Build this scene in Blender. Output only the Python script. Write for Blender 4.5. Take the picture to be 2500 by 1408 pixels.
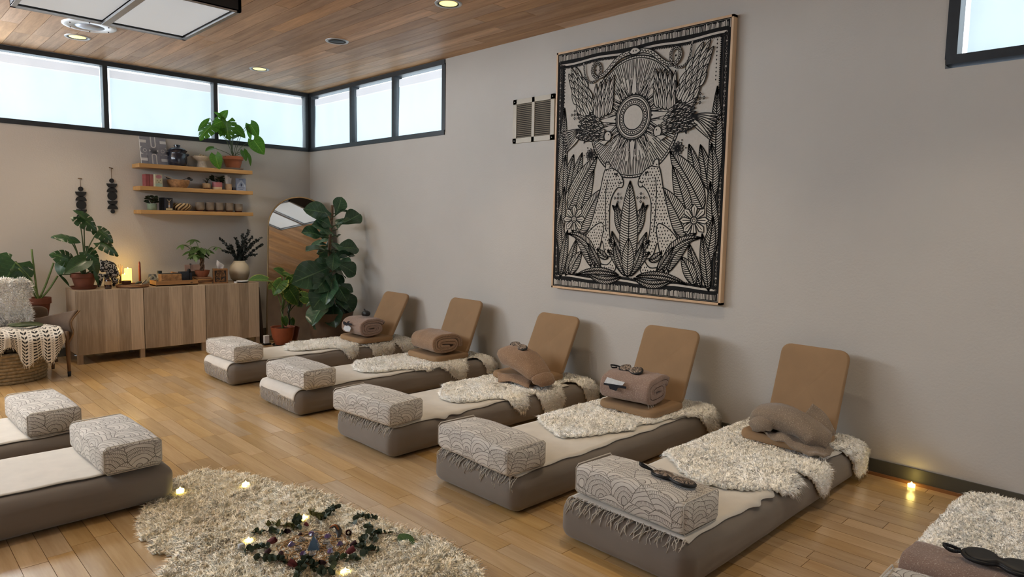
import bpy, bmesh, math, random
import numpy as np
from mathutils import Vector, Matrix, noise

random.seed(7); RNG = np.random.default_rng(7)
for o in list(bpy.data.objects): bpy.data.objects.remove(o, do_unlink=True)
SC = bpy.context.scene
COL = SC.collection
PI = math.pi

# ------------------------------------------------------------------ camera
# world: back wall y=0, tapestry wall x=0, floor z=0 (metres); the room lies at x<0, y<0
YAW, PITCH, ROLL, FPX = math.radians(44.573), math.radians(-5.478), math.radians(1.068), 1647.3
CAM = np.array([-4.314, -8.142, 1.45])
_f = np.array([math.sin(YAW)*math.cos(PITCH), math.cos(YAW)*math.cos(PITCH), math.sin(PITCH)])
_r = np.array([math.cos(YAW), -math.sin(YAW), 0.0]); _u = np.cross(_r, _f)
_r, _u = math.cos(ROLL)*_r+math.sin(ROLL)*_u, -math.sin(ROLL)*_r+math.cos(ROLL)*_u
cd = bpy.data.cameras.new('camera'); cam = bpy.data.objects.new('camera', cd); COL.objects.link(cam)
cd.sensor_fit = 'HORIZONTAL'; cd.sensor_width = 36.0; cd.lens = 36.0*FPX/2500.0; cd.clip_start = .05; cd.clip_end = 60
cam.matrix_world = Matrix(((_r[0], _u[0], -_f[0], CAM[0]), (_r[1], _u[1], -_f[1], CAM[1]), (_r[2], _u[2], -_f[2], CAM[2]), (0, 0, 0, 1)))
SC.camera = cam
def _ray(px, py): return _f*FPX+_r*(px-1250)-_u*(py-704)
def _hit(px, py, ax, v):
    d = _ray(px, py); return CAM+d*((v-CAM[ax])/d[ax])
def atx(px, py, X): return Vector(_hit(px, py, 0, X))
def aty(px, py, Y): return Vector(_hit(px, py, 1, Y))
def atz(px, py, Z): return Vector(_hit(px, py, 2, Z))

# ------------------------------------------------------------------ world, light, exposure
W = bpy.data.worlds.new('world'); SC.world = W; W.use_nodes = True
W.node_tree.nodes['Background'].inputs[0].default_value = (.62, .76, .95, 1)
W.node_tree.nodes['Background'].inputs[1].default_value = 1.0
SC.view_settings.view_transform = 'Standard'; SC.view_settings.look = 'None'
SC.view_settings.gamma = 1; SC.view_settings.use_curve_mapping = False
SC.view_settings.exposure = 0.30
BLIND_L = 0.93        # radiance of the daylit roller blinds
PANE_L = 28.0         # radiance of the unshaded panes
LEFT_L = 11.0         # radiance of the unseen side clerestory, added as fill
REAR_L = 1.3          # radiance of the unseen rear door, added for light from behind
LAMP_W = 45.0         # watts of one recessed lamp
SC.cycles.max_bounces = 5; SC.cycles.diffuse_bounces = 3; SC.cycles.glossy_bounces = 3; SC.cycles.transmission_bounces = 5
SC.cycles.transparent_max_bounces = 8; SC.cycles.caustics_reflective = False; SC.cycles.caustics_refractive = False
SC.cycles.sample_clamp_indirect = 4.0

# ------------------------------------------------------------------ materials
def nodes(name):
    m = bpy.data.materials.new(name); m.use_nodes = True
    nt = m.node_tree; return m, nt, nt.nodes['Principled BSDF']
def lin(h): # '#rrggbb' -> linear
    c = [int(h[i:i+2], 16)/255 for i in (1, 3, 5)]
    return tuple(x/12.92 if x <= .04045 else ((x+.055)/1.055)**2.4 for x in c)
def c4(c): return (c[0], c[1], c[2], 1)
def mul(c, k): return tuple(min(1, x*k) for x in c)
def N(nt, t, **kw):
    n = nt.nodes.new(t)
    for k, v in kw.items(): setattr(n, k, v)
    return n
def mathn(nt, op, a, b=None, c=None, clamp=False):
    n = N(nt, 'ShaderNodeMath', operation=op); n.use_clamp = clamp
    for i, v in enumerate((a, b, c)):
        if v is None: continue
        if isinstance(v, (int, float)): n.inputs[i].default_value = v
        else: nt.links.new(v, n.inputs[i])
    return n.outputs[0]
def mixc(nt, fac, a, b):
    n = N(nt, 'ShaderNodeMix', data_type='RGBA')
    for s, v in ((0, fac), (6, a), (7, b)):
        if isinstance(v, (int, float)): n.inputs[s].default_value = v
        elif isinstance(v, tuple): n.inputs[s].default_value = c4(v)
        else: nt.links.new(v, n.inputs[s])
    return n.outputs[2]
def coords(nt, kind='Object', scale=(1, 1, 1)):
    tc = N(nt, 'ShaderNodeTexCoord'); mp = N(nt, 'ShaderNodeMapping'); mp.inputs[3].default_value = scale
    nt.links.new(tc.outputs[kind], mp.inputs[0]); return mp.outputs[0]
def noisen(nt, vec, scale, detail=3, rough=.55):
    n = N(nt, 'ShaderNodeTexNoise'); n.inputs['Scale'].default_value = scale
    n.inputs['Detail'].default_value = detail; n.inputs['Roughness'].default_value = rough
    if vec is not None: nt.links.new(vec, n.inputs['Vector'])
    return n.outputs['Fac']
def bump(nt, b, h, strength, dist):
    n = N(nt, 'ShaderNodeBump'); n.inputs['Strength'].default_value = strength; n.inputs['Distance'].default_value = dist
    nt.links.new(h, n.inputs['Height']); nt.links.new(n.outputs[0], b.inputs['Normal'])
def ramp(nt, fac, stops):
    n = N(nt, 'ShaderNodeValToRGB'); e = n.color_ramp.elements
    while len(e) < len(stops): e.new(.5)
    for el, (p, c) in zip(e, stops): el.position = p; el.color = c4(c)
    nt.links.new(fac, n.inputs[0]); return n.outputs[0]
def rnd_attr(nt):
    a = N(nt, 'ShaderNodeAttribute', attribute_name='rnd'); return a.outputs['Fac']

def M(name, col, rough=.6, var=.12, scale=12, bs=0, bd=.002, bscale=None, metal=0, sheen=0, coat=0, spec=.5, stretch=(1, 1, 1), sss=0, detail=3):
    if isinstance(col, str): col = lin(col)
    m, nt, b = nodes(name)
    v = coords(nt, 'Object', stretch)
    if var: nt.links.new(ramp(nt, noisen(nt, v, scale, detail), ((.3, mul(col, 1-var)), (.7, mul(col, 1+var)))), b.inputs['Base Color'])
    else: b.inputs['Base Color'].default_value = c4(col)
    b.inputs['Roughness'].default_value = rough; b.inputs['Metallic'].default_value = metal
    b.inputs['Sheen Weight'].default_value = sheen; b.inputs['Coat Weight'].default_value = coat
    b.inputs['Specular IOR Level'].default_value = spec
    if sss:
        b.inputs['Subsurface Weight'].default_value = sss; b.inputs['Subsurface Radius'].default_value = (.02, .015, .01)
    if bs: bump(nt, b, noisen(nt, v, bscale or scale*6, 4), bs, bd)
    return m
def glow(name, col, strength):
    m, nt, b = nodes(name)
    b.inputs['Base Color'].default_value = c4(col); b.inputs['Emission Color'].default_value = c4(col)
    b.inputs['Emission Strength'].default_value = strength; b.inputs['Roughness'].default_value = .8
    return m
def wood(name, c1, c2, axis=0, scale=6, rough=.45, vary=.25, bs=.15, use_rnd=False, coat=0):
    c1, c2 = (lin(c) if isinstance(c, str) else c for c in (c1, c2))
    m, nt, b = nodes(name)
    st = [9, 9, 9]; st[axis] = .7
    v = coords(nt, 'Object', tuple(st))
    if use_rnd:
        off = N(nt, 'ShaderNodeVectorMath', operation='ADD'); nt.links.new(v, off.inputs[0])
        cb = N(nt, 'ShaderNodeCombineXYZ')
        r = rnd_attr(nt)
        for i, k in enumerate((37., 91., 53.)): nt.links.new(mathn(nt, 'MULTIPLY', r, k), cb.inputs[i])
        nt.links.new(cb.outputs[0], off.inputs[1]); v = off.outputs[0]
    n1 = noisen(nt, v, scale*.35, 5, .6); n2 = noisen(nt, v, scale*2.2, 3, .5)
    f = mathn(nt, 'ADD', mathn(nt, 'MULTIPLY', n1, .75), mathn(nt, 'MULTIPLY', n2, .25))
    col = ramp(nt, f, ((.32, c1), (.68, c2)))
    if use_rnd:
        hv = N(nt, 'ShaderNodeHueSaturation'); nt.links.new(col, hv.inputs['Color'])
        r2 = mathn(nt, 'FRACT', mathn(nt, 'MULTIPLY', rnd_attr(nt), 17.31))
        nt.links.new(mathn(nt, 'MULTIPLY_ADD', r2, vary*2, 1-vary), hv.inputs['Value'])
        nt.links.new(mathn(nt, 'MULTIPLY_ADD', rnd_attr(nt), .25, .88), hv.inputs['Saturation'])
        col = hv.outputs[0]
    nt.links.new(col, b.inputs['Base Color'])
    b.inputs['Roughness'].default_value = rough; b.inputs['Coat Weight'].default_value = coat; b.inputs['Coat Roughness'].default_value = .2; b.inputs['Coat IOR'].default_value = 1.75
    if bs: bump(nt, b, n2, bs, .0015)
    return m

# ------------------------------------------------------------------ mesh helpers
class MB:
    """collects shapes in world metres; build() links them as one mesh object under its parent"""
    def __init__(s): s.v = []; s.f = []; s.uv = []; s.mi = []
    def add(s, verts, faces, uvs=None, mi=0):
        o = len(s.v); s.v += [tuple(p) for p in verts]
        s.f += [tuple(i+o for i in f) for f in faces]
        s.uv += (uvs if uvs else [None]*len(faces)); s.mi += [mi]*len(faces); return s
    def box(s, a, b, mi=0):
        x0, y0, z0 = (min(a[i], b[i]) for i in range(3)); x1, y1, z1 = (max(a[i], b[i]) for i in range(3))
        return s.add([(x0, y0, z0), (x1, y0, z0), (x1, y1, z0), (x0, y1, z0), (x0, y0, z1), (x1, y0, z1), (x1, y1, z1), (x0, y1, z1)],
                     [(0, 3, 2, 1), (4, 5, 6, 7), (0, 1, 5, 4), (1, 2, 6, 5), (2, 3, 7, 6), (3, 0, 4, 7)], mi=mi)
    def rbox(s, c, size, r=.01, n=3, rot=None, bulge=0, fn=None, mi=0, uvs=True):
        """rounded box: a surface grid whose rim is drawn onto radius r; bulge puffs the faces"""
        hx, hy, hz = (max(1e-4, q/2) for q in size); r = min(r, hx*.98, hy*.98, hz*.98)
        def axis(h, r):
            k = max(1, n)
            e = [-h+r*(1-math.cos(i/k*PI/2)) if False else -h+r*i/k for i in range(k+1)]
            mid = max(1, int(min(14, (2*h-2*r)/.04)) if (bulge or fn) else 1)
            return sorted(set([round(q, 6) for q in e+[-h+r+(2*h-2*r)*i/mid for i in range(mid+1)]+[-q for q in e]]))
        ax = [axis(hx, r), axis(hy, r), axis(hz, r)]; H = (hx, hy, hz)
        idx = {}; vs = []; fs = []; uu = []
        def vid(p):
            k = tuple(round(q, 5) for q in p)
            if k not in idx:
                core = [max(-(H[i]-r), min(H[i]-r, p[i])) for i in range(3)]
                d = Vector([p[i]-core[i] for i in range(3)])
                # cube-to-sphere on the rim, so the rounding is even
                if d.length > 1e-9: d = d.normalized()*r
                q = Vector(core)+d
                if bulge:
                    t = [1-(p[i]/H[i])**2 for i in range(3)]
                    q = Vector((q.x*(1+bulge*t[1]*t[2]), q.y*(1+bulge*.6*t[0]*t[2]), q.z*(1+bulge*2.2*t[0]*t[1])))
                if fn: q = Vector(fn(q))
                if rot: q = rot @ q
                idx[k] = len(vs); vs.append(Vector(c)+q)
            return idx[k]
        for d in range(3):
            a, b = [i for i in range(3) if i != d]
            for sg in (-1, 1):
                for i in range(len(ax[a])-1):
                    for j in range(len(ax[b])-1):
                        q = []; u = []
                        for (ii, jj) in ((i, j), (i+1, j), (i+1, j+1), (i, j+1)):
                            p = [0, 0, 0]; p[d] = sg*H[d]; p[a] = ax[a][ii]; p[b] = ax[b][jj]; q.append(vid(p))
                            if d == 0: u.append((p[1], p[2]+sg*(hx+hz)))      # long side: the print runs on over the edge
                            elif d == 1: u.append((p[0]+3*hx*sg+7, p[2]+5))
                            else: u.append((p[1], p[0]*sg+(0 if sg > 0 else 4)))
                        if (sg > 0) == (d != 1): fs.append(tuple(q)); uu.append(u)
                        else: fs.append(tuple(reversed(q))); uu.append(u[::-1])
        return s.add(vs, fs, uu if uvs else None, mi)
    def lathe(s, prof, c=(0, 0, 0), seg=24, mi=0, wob=0, cap=True):
        vs = []; fs = []; n = len(prof)
        for i in range(seg):
            a = 2*PI*i/seg; w = 1+wob*noise.noise((math.cos(a)*2+c[0]*9, math.sin(a)*2, c[1]*7))
            for (r, z) in prof: vs.append((c[0]+r*w*math.cos(a), c[1]+r*w*math.sin(a), c[2]+z))
        for i in range(seg):
            j = (i+1) % seg
            for k in range(n-1): fs.append((i*n+k, j*n+k, j*n+k+1, i*n+k+1))
        if cap and prof[0][0] > 1e-6: fs.append(tuple(i*n for i in reversed(range(seg))))
        if cap and prof[-1][0] > 1e-6: fs.append(tuple(i*n+n-1 for i in range(seg)))
        return s.add(vs, fs, mi=mi)
    def tube(s, pts, r, seg=6, mi=0, cap=True):
        pts = [Vector(p) for p in pts]; n = len(pts)
        rr = r if isinstance(r, (list, tuple)) else [r]*n
        vs = []; fs = []; up = Vector((.12, .31, 1)).normalized()
        for i, p in enumerate(pts):
            t = (pts[min(i+1, n-1)]-pts[max(i-1, 0)])
            t = t.normalized() if t.length > 1e-9 else Vector((0, 0, 1))
            a = t.cross(up)
            if a.length < .05: a = t.cross(Vector((1, 0, 0)))
            a.normalize(); b = t.cross(a)
            for k in range(seg):
                w = 2*PI*k/seg; vs.append(p+(a*math.cos(w)+b*math.sin(w))*rr[i])
        for i in range(n-1):
            for k in range(seg): k2 = (k+1) % seg; fs.append((i*seg+k, i*seg+k2, (i+1)*seg+k2, (i+1)*seg+k))
        if cap: fs += [tuple(reversed(range(seg))), tuple((n-1)*seg+k for k in range(seg))]
        return s.add(vs, fs, mi=mi)
    def prism(s, poly, o, ux, uy, un, th, mi=0):
        """flat outline (2-D list) given thickness th along un"""
        o, ux, uy, un = map(Vector, (o, ux, uy, un)); n = len(poly)
        vs = [o+ux*a+uy*b for a, b in poly]+[o+ux*a+uy*b+un*th for a, b in poly]
        return s.add(vs, [tuple(reversed(range(n))), tuple(range(n, 2*n))]+[(i, (i+1) % n, (i+1) % n+n, i+n) for i in range(n)], mi=mi)
    def grid(s, fn, nu, nv, mi=0, closed_u=False, uvs=False):
        vs = [fn(i/nu, j/nv) for i in range(nu+(0 if closed_u else 1)) for j in range(nv+1)]
        fs = []; uu = []; w = nv+1
        for i in range(nu):
            i2 = (i+1) % nu if closed_u else i+1
            for j in range(nv):
                fs.append((i*w+j, i2*w+j, i2*w+j+1, i*w+j+1))
                uu.append([(i/nu, j/nv), ((i+1)/nu, j/nv), ((i+1)/nu, (j+1)/nv), (i/nu, (j+1)/nv)])
        return s.add(vs, fs, uu if uvs else None, mi)
    def ball(s, c, r, seg=10, rings=6, mi=0):
        rx, ry, rz = r if isinstance(r, (tuple, list)) else (r, r, r)
        return s.grid(lambda u, v: (c[0]+rx*math.cos(u*2*PI)*math.sin(max(.001, min(.999, v))*PI), c[1]+ry*math.sin(u*2*PI)*math.sin(max(.001, min(.999, v))*PI), c[2]-rz*math.cos(v*PI)), seg, rings, mi, closed_u=True)
    def mesh(s, name, off=(0, 0, 0), smooth=True, rnd=None):
        me = bpy.data.meshes.new(name); off = Vector(off)
        me.from_pydata([tuple(Vector(p)-off) for p in s.v], [], s.f)
        if any(u is not None for u in s.uv):
            l = me.uv_layers.new(name='UVMap'); k = 0
            for f, u in zip(s.f, s.uv):
                for i in range(len(f)):
                    if u is not None: l.data[k].uv = u[i]
                    k += 1
        if any(s.mi): me.polygons.foreach_set('material_index', s.mi)
        if rnd is not None:
            a = me.attributes.new('rnd', 'FLOAT', 'POINT'); a.data.foreach_set('value', [rnd]*len(me.vertices) if isinstance(rnd, float) else rnd)
        if smooth: me.polygons.foreach_set('use_smooth', [True]*len(me.polygons))
        me.update(); return me
    def build(s, name, mat, parent=None, smooth=True, sharp=None, rnd=None):
        off = worldloc(parent) if parent else Vector((0, 0, 0))
        me = s.mesh(name, off, smooth, rnd)
        for m in (mat if isinstance(mat, (list, tuple)) else [mat]): me.materials.append(m)
        if smooth and sharp is not None:
            try: me.set_sharp_from_angle(angle=math.radians(sharp))
            except Exception: pass
        o = bpy.data.objects.new(name, me); COL.objects.link(o)
        if parent: o.parent = parent
        return o
def worldloc(o):
    v = Vector((0, 0, 0))
    while o: v += o.location; o = o.parent
    return v
def tag(o, label=None, cat=None, group=None, kind=None):
    if label: o['label'] = label
    if cat: o['category'] = cat
    if group: o['group'] = group
    if kind: o['kind'] = kind
    return o
def thing(name, label, cat, loc=(0, 0, 0), group=None):
    o = bpy.data.objects.new(name, None); COL.objects.link(o); o.location = loc; o.empty_display_size = .05
    return tag(o, label, cat, group)
def inst(name, me, parent, mw):
    """a copy that shares mesh data, placed by a world matrix"""
    o = bpy.data.objects.new(name, me); COL.objects.link(o); o.parent = parent
    o.matrix_local = Matrix.Translation(-worldloc(parent)) @ mw; return o
def np_mesh(name, V, quads=None, tris=None, mat=None, parent=None, normals=None, smooth=True, rnd=None, fn=None):
    off = np.array(worldloc(parent)) if parent else np.zeros(3)
    me = bpy.data.meshes.new(name); V = np.asarray(V, np.float32)-off.astype(np.float32)
    nq = 0 if quads is None else len(quads); ntr = 0 if tris is None else len(tris)
    me.vertices.add(len(V)); me.vertices.foreach_set('co', V.ravel())
    idx = np.concatenate([x.ravel() for x in (quads, tris) if x is not None and len(x)]).astype(np.int32)
    me.loops.add(len(idx)); me.loops.foreach_set('vertex_index', idx)
    st = np.concatenate([np.arange(nq)*4, nq*4+np.arange(ntr)*3]).astype(np.int32)
    me.polygons.add(nq+ntr); me.polygons.foreach_set('loop_start', st)
    if smooth: me.polygons.foreach_set('use_smooth', np.ones(nq+ntr, bool))
    if rnd is not None: me.attributes.new('rnd', 'FLOAT', 'POINT').data.foreach_set('value', np.asarray(rnd, np.float32))
    if fn is not None: me.attributes.new('fur_normal', 'FLOAT_VECTOR', 'POINT').data.foreach_set('vector', np.asarray(fn, np.float32).ravel())
    me.update(calc_edges=True); me.validate()
    if normals is not None: me.normals_split_custom_set_from_vertices(np.asarray(normals, np.float32).tolist())
    if mat: me.materials.append(mat)
    o = bpy.data.objects.new(name, me); COL.objects.link(o)
    if parent: o.parent = parent
    return o
def bez(p, n=10):
    """smooth curve through the points (Catmull-Rom)"""
    p = [Vector(q) for q in p]
    if len(p) < 3: return [p[0].lerp(p[-1], i/n) for i in range(n+1)]
    out = []; q = [p[0]*2-p[1]]+p+[p[-1]*2-p[-2]]
    for i in range(1, len(q)-2):
        for k in range(n):
            t = k/n; a, b, c, d = q[i-1:i+3]
            out.append(.5*((2*b)+(c-a)*t+(2*a-5*b+4*c-d)*t*t+(3*b-a-3*c+d)*t**3))
    return out+[p[-1]]
def closed_curve(pts, n=8):
    P = [np.array(p, float) for p in pts]; m = len(P); out = []
    for i in range(m):
        a, b, c, d = P[i-1], P[i], P[(i+1) % m], P[(i+2) % m]
        for k in range(n):
            t = k/n; out.append(.5*((2*b)+(c-a)*t+(2*a-5*b+4*c-d)*t*t+(3*b-a-3*c+d)*t**3))
    return np.array(out)
def inside(poly, x, y):
    r = np.zeros(x.shape, bool); n = len(poly); j = n-1
    for i in range(n):
        xi, yi = poly[i]; xj, yj = poly[j]
        r ^= ((yi > y) != (yj > y)) & (x < (xj-xi)*(y-yi)/(yj-yi+1e-12)+xi); j = i
    return r
def fbm(x, y, s, seed=0): return noise.noise((x*s+seed*7.3, y*s-seed*3.1, seed*1.7))

# ================================================================== the room
RX, RY, RH = -6.8, -10.8, 3.06
SILL, HEAD = 2.352, 3.02
def paint(name, col, bs=.35):
    m, nt, b = nodes(name); v = coords(nt, 'Object')
    nt.links.new(ramp(nt, noisen(nt, v, 1.3, 4), ((.3, mul(col, .965)), (.7, mul(col, 1.03)))), b.inputs['Base Color'])
    b.inputs['Roughness'].default_value = .78
    h = mathn(nt, 'ADD', noisen(nt, v, 70, 3), mathn(nt, 'MULTIPLY', noisen(nt, v, 9, 3), .8))
    bump(nt, b, h, bs, .004); return m
m_wall = paint('wall_paint', lin('#c6c1ba'))
m_frame = M('dark_window_frame', '#23272c', .45, .15, 20)
m_base = M('olive_baseboard_vinyl', '#4c4a41', .55, .1, 8)
m_lathtrim = wood('brown_floor_trim', '#7a5130', '#9a6a40', 1, 6, .4)
m_floor = wood('floor_plank_wood', lin('#ba9562'), lin('#dab888'), 1, 5, .34, .13, .05, True, coat=1.0)
m_floorbase = M('floor_joint', '#7b5a35', .7, .1)
m_ceil = wood('ceiling_plank_wood', lin('#a17e5e'), lin('#d0ac86'), 1, 6, .5, .22, .1, True)
m_ceilbase = M('ceiling_joint', '#4a3220', .8, .1)

def struct(mb, name, mat, **k):
    o = mb.build(name, mat, None, **k); o['kind'] = 'structure'; return o
floor = struct(MB().box((RX, RY, -.06), (0, 0, -.004)), 'floor', m_floorbase, smooth=False)
ceiling = struct(MB().box((RX, RY, RH+.004), (.2, .2, RH+.1)), 'ceiling', m_ceilbase, smooth=False)

def proj(p):
    d = np.array(p)-CAM; w = d @ _f
    return (1250+FPX*(d @ _r)/w, 704-FPX*(d @ _u)/w, w)
def laid(parent, name, mat, w, l0, l1, z0, z1, keep, seed, gap=.0012):
    """boards run along y in staggered rows; those that show largest are parts, the rest one joined part"""
    rg = random.Random(seed); pieces = []; x = 0.0
    while x > RX:
        y = rg.uniform(0, l1)
        while y > RY:
            L = rg.uniform(l0, l1); a, b = min(0, y), max(RY, y-L)
            if a-b > .05:
                bx = (max(RX, x-w)+gap, b+gap, x-gap, a-gap)
                cx, cy = (bx[0]+bx[2])/2, (bx[1]+bx[3])/2
                q = [proj((X, Y, z1)) for X in (bx[0], bx[2]) for Y in (bx[1], bx[3])]
                vis = all(t[2] > .3 for t in q)
                if vis:
                    px = [min(2500, max(0, t[0])) for t in q]; py = [min(1408, max(0, t[1])) for t in q]
                    area = (max(px)-min(px))*(max(py)-min(py))
                else: area = 0
                pieces.append((area, bx, rg.random(), rg.uniform(0, .0006)))
            y -= L
        x -= w
    pieces.sort(key=lambda t: -t[0]); rest = MB(); rr = []
    for i, (ar, bx, r, dz) in enumerate(pieces):
        lo, hi = ((z0, z1+dz) if z1 > z0 else (z1-dz, z0))
        if i < keep and ar > 0: MB().box((bx[0], bx[1], lo), (bx[2], bx[3], hi)).build(name, mat, parent, smooth=False, rnd=float(r))
        else: rest.box((bx[0], bx[1], lo), (bx[2], bx[3], hi)); rr += [r]*8
    if rest.v:
        o = rest.build(name, mat, parent, smooth=False, rnd=rr); o['kind'] = 'stuff'
laid(floor, 'floor_plank', m_floor, .097, .36, .62, -.004, 0.0, 300, 3)
laid(ceiling, 'ceiling_plank', m_ceil, .138, 1.1, 2.4, RH+.004, RH, 140, 5, .0016)

# walls: solid boxes round the window openings
wb = MB().box((RX-.15, 0, 0), (.15, .15, SILL-.02)).box((RX-.15, 0, RH-.02), (.15, .15, RH+.1))
struct(wb, 'wall_back', m_wall, smooth=False)
wr = MB().box((0, RY, 0), (.15, 0, SILL-.02)).box((0, -7.09, SILL-.02), (.15, -2.765, RH+.1)).box((0, -2.765, RH-.015), (.15, 0, RH+.1))
wr.box((0, RY, RH-.015), (.15, -7.09, RH+.1)).box((0, RY, SILL-.02), (.15, -10.4, RH))
wall_right = struct(wr, 'wall_right', m_wall, smooth=False)
wl = MB().box((RX-.15, RY, 0), (RX, 0, SILL-.02)).box((RX-.15, RY, RH-.02), (RX, 0, RH+.1)).box((RX-.15, RY, SILL-.02), (RX, -5.0, RH))
struct(wl, 'wall_left', M('brown_panelled_wall', '#7a6149', .6, .2, 3), smooth=False)
wk = MB().box((RX, RY-.15, 0), (-3.2, RY, RH)).box((-3.2, RY-.15, 2.3), (-.4, RY, RH)).box((-.4, RY-.15, 0), (0, RY, RH))
struct(wk, 'wall_rear', m_wall, smooth=False)
# baseboard with a wooden lath in front
bb = struct(MB().box((-.012, RY, .015), (0, 0, .092)), 'baseboard_right', m_base, smooth=False)
struct(MB().box((-.03, RY, 0), (0, 0, .016)), 'trim_1', m_lathtrim, smooth=False)
struct(MB().box((RX, -.012, 0), (0, 0, .092)), 'baseboard_back', m_base, smooth=False)

# clerestory windows: dark frames, bright panes, cloth blinds that glow with the daylight behind them
def blind_mat(name, col, k):
    m, nt, b = nodes(name); v = coords(nt, 'Object', (2.2, 2.2, .9))
    f = noisen(nt, v, 2.6, 4)
    c = ramp(nt, f, ((.3, mul(col, .90)), (.7, col)))
    nt.links.new(c, b.inputs['Emission Color']); b.inputs['Emission Strength'].default_value = k
    b.inputs['Base Color'].default_value = (.5, .52, .55, 1); b.inputs['Roughness'].default_value = .9
    return m
m_blind = blind_mat('daylit_blind_cloth', (.69, .90, 1.0), BLIND_L*.86)
m_hem = blind_mat('daylit_blind_hem', (.66, .70, .76), BLIND_L*.8)
m_pane = glow('daylight_pane', (.86, .95, 1.0), 1.6)
m_pane2 = glow('daylight_pane_unshaded', (.80, .90, 1.0), PANE_L)
m_pane4 = glow('added_side_fill_pane', (.82, .91, 1.0), LEFT_L)
m_pane3 = glow('added_rear_fill_pane', (.86, .93, 1.0), REAR_L)
def clerestory(idx, axis, marks, lo, hi, post=.045, outer=.055, shade=True, inset=.05):
    """a run of panes along x (axis 0, in the back wall) or y (axis 1, in the tapestry wall); marks = mullion centres"""
    s = 1
    def P(t, d, z): return (t, d, z) if axis == 0 else (d, t, z)
    a, b = min(marks), max(marks)
    win = tag(bpy.data.objects.new(f'window_{idx}', None), kind='structure'); COL.objects.link(win); win.location = P((a+b)/2, .05, lo)
    MB().box(P(a-.02, -.012, lo-.03), P(b+.02, .11, lo+.018)).build('frame_sill', m_frame, win, smooth=False)
    MB().box(P(a-.02, -.012, hi-.012), P(b+.02, .11, hi+.035)).build('frame_head', m_frame, win, smooth=False)
    for k in marks:
        w = outer if k in (a, b) else post
        MB().box(P(k-w/2, -.006, lo), P(k+w/2, .11, hi)).build('frame_post', m_frame, win, smooth=False)
    ms = sorted(marks)
    for i in range(len(ms)-1):
        l, r = ms[i]+post/2, ms[i+1]-post/2
        MB().box(P(l, .10, lo), P(r, .108, hi)).build('pane', m_pane if shade else m_pane2, win, smooth=False)
        if not shade: continue
        g0, g1 = random.uniform(.012, .04), random.uniform(.012, .04)
        L0, R0 = l+g0, r-g1; sd = i*3.3+idx
        def cloth(u, v, k=0.0):
            t = L0+(R0-L0)*u; z = lo+.012+(hi-lo-.05)*v
            d = inset+.006*math.sin(u*9+sd)*(1-v)+.012*fbm(t*2, z*2, 1.5, sd)*(1.2-v)+k
            return P(t+.01*fbm(v*3, sd, 1)*(1-v), d, z+.008*math.sin(u*7+sd)*(1-v))
        bl = MB().grid(lambda u, v: cloth(u, v), 24, 8).build('blind', m_blind, win)
        MB().grid(lambda u, v: cloth(u, .87+.13*v, -.005), 16, 2).build('hem', m_hem, bl)
    return win
clerestory(1, 0, [-.03, -1.178, -2.308, -3.44], SILL, HEAD)
clerestory(6, 0, [-3.49, -4.57, -5.70, -6.75], SILL, HEAD, shade=False)
clerestory(2, 1, [-.03, -1.004, -1.869, -2.745], SILL, HEAD)
clerestory(3, 1, [-7.115, -8.2, -9.3, -10.38], SILL+.03, HEAD)
# unseen side windows and rear door, added to fill the room with daylight
def fill_window(idx, plane, lo, hi, marks, z0, z1):
    win = tag(bpy.data.objects.new(f'window_{idx}', None), kind='structure'); COL.objects.link(win)
    def P(t, d, z): return (plane-d, t, z) if idx == 4 else (t, plane-d, z)
    win.location = P((lo+hi)/2, .05, z0)
    for k in marks: MB().box(P(k-.03, 0, z0), P(k+.03, .1, z1)).build('frame_post', m_frame, win, smooth=False)
    MB().box(P(lo, 0, z0-.03), P(hi, .1, z0+.04)).build('frame_sill', m_frame, win, smooth=False)
    MB().box(P(lo, 0, z1-.04), P(hi, .1, z1+.03)).build('frame_head', m_frame, win, smooth=False)
    for a, b in zip(marks[:-1], marks[1:]): MB().box(P(a, .1, z0), P(b, .11, z1)).build('pane', m_pane3 if idx == 5 else m_pane4, win, smooth=False)
fill_window(4, RX, -5.0, -.05, [-5.0, -3.77, -2.53, -1.29, -.05], SILL, HEAD)
fill_window(5, RY, -3.2, -.4, [-3.2, -1.8, -.4], .02, 2.3)

# ------------------------------------------------------------------ ceiling fittings
m_ring = M('satin_white_ring', '#b9bdc2', .35, .05, metal=.3)
m_baffle = M('black_baffle', '#0d0d0f', .5, .1)
m_lamp = glow('warm_lamp_lens', (1.0, .80, .30), 1.35)
def downlight(x, y, label, lit=True, extra=''):
    t = thing('recessed_ceiling_lamp', label, 'ceiling lamp', (x, y, RH))
    MB().lathe([(.078, .002), (.082, -.006), (.098, -.008), (.102, -.001), (.102, .002)], (x, y, RH), 32, cap=False).build('trim_ring', m_ring, t)
    MB().lathe([(.079, -.005), (.066, .0), (.066, .001), (.079, .001)], (x, y, RH), 32, cap=False).build('baffle', m_baffle, t)
    MB().lathe([(.067, -.003), (.04, -.0045), (.0, -.005)], (x, y, RH), 32).build('lens', m_lamp if lit else m_baffle, t)
    if lit:
        l = bpy.data.lights.new('lamp_light', 'SPOT'); l.energy = LAMP_W; l.color = (1, .83, .60); l.spot_size = math.radians(96); l.spot_blend = .85; l.shadow_soft_size = .06
        o = bpy.data.objects.new('lamp_light', l); COL.objects.link(o); o.parent = t; o.location = (0, 0, -.02)
downlight(-1.05, -.887, 'lit recessed ceiling lamp above the shelf corner beside both windows')
downlight(-1.07, -2.543, 'unlit black recessed ceiling fitting between two lit lamps', lit=False)
downlight(-1.056, -4.11, 'lit recessed ceiling lamp in line with the tapestry')
downlight(-2.731, -.87, 'lit recessed ceiling lamp beside the white round ceiling cover')
downlight(-4.41, -.88, 'lit recessed ceiling lamp over the armchair')
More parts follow.
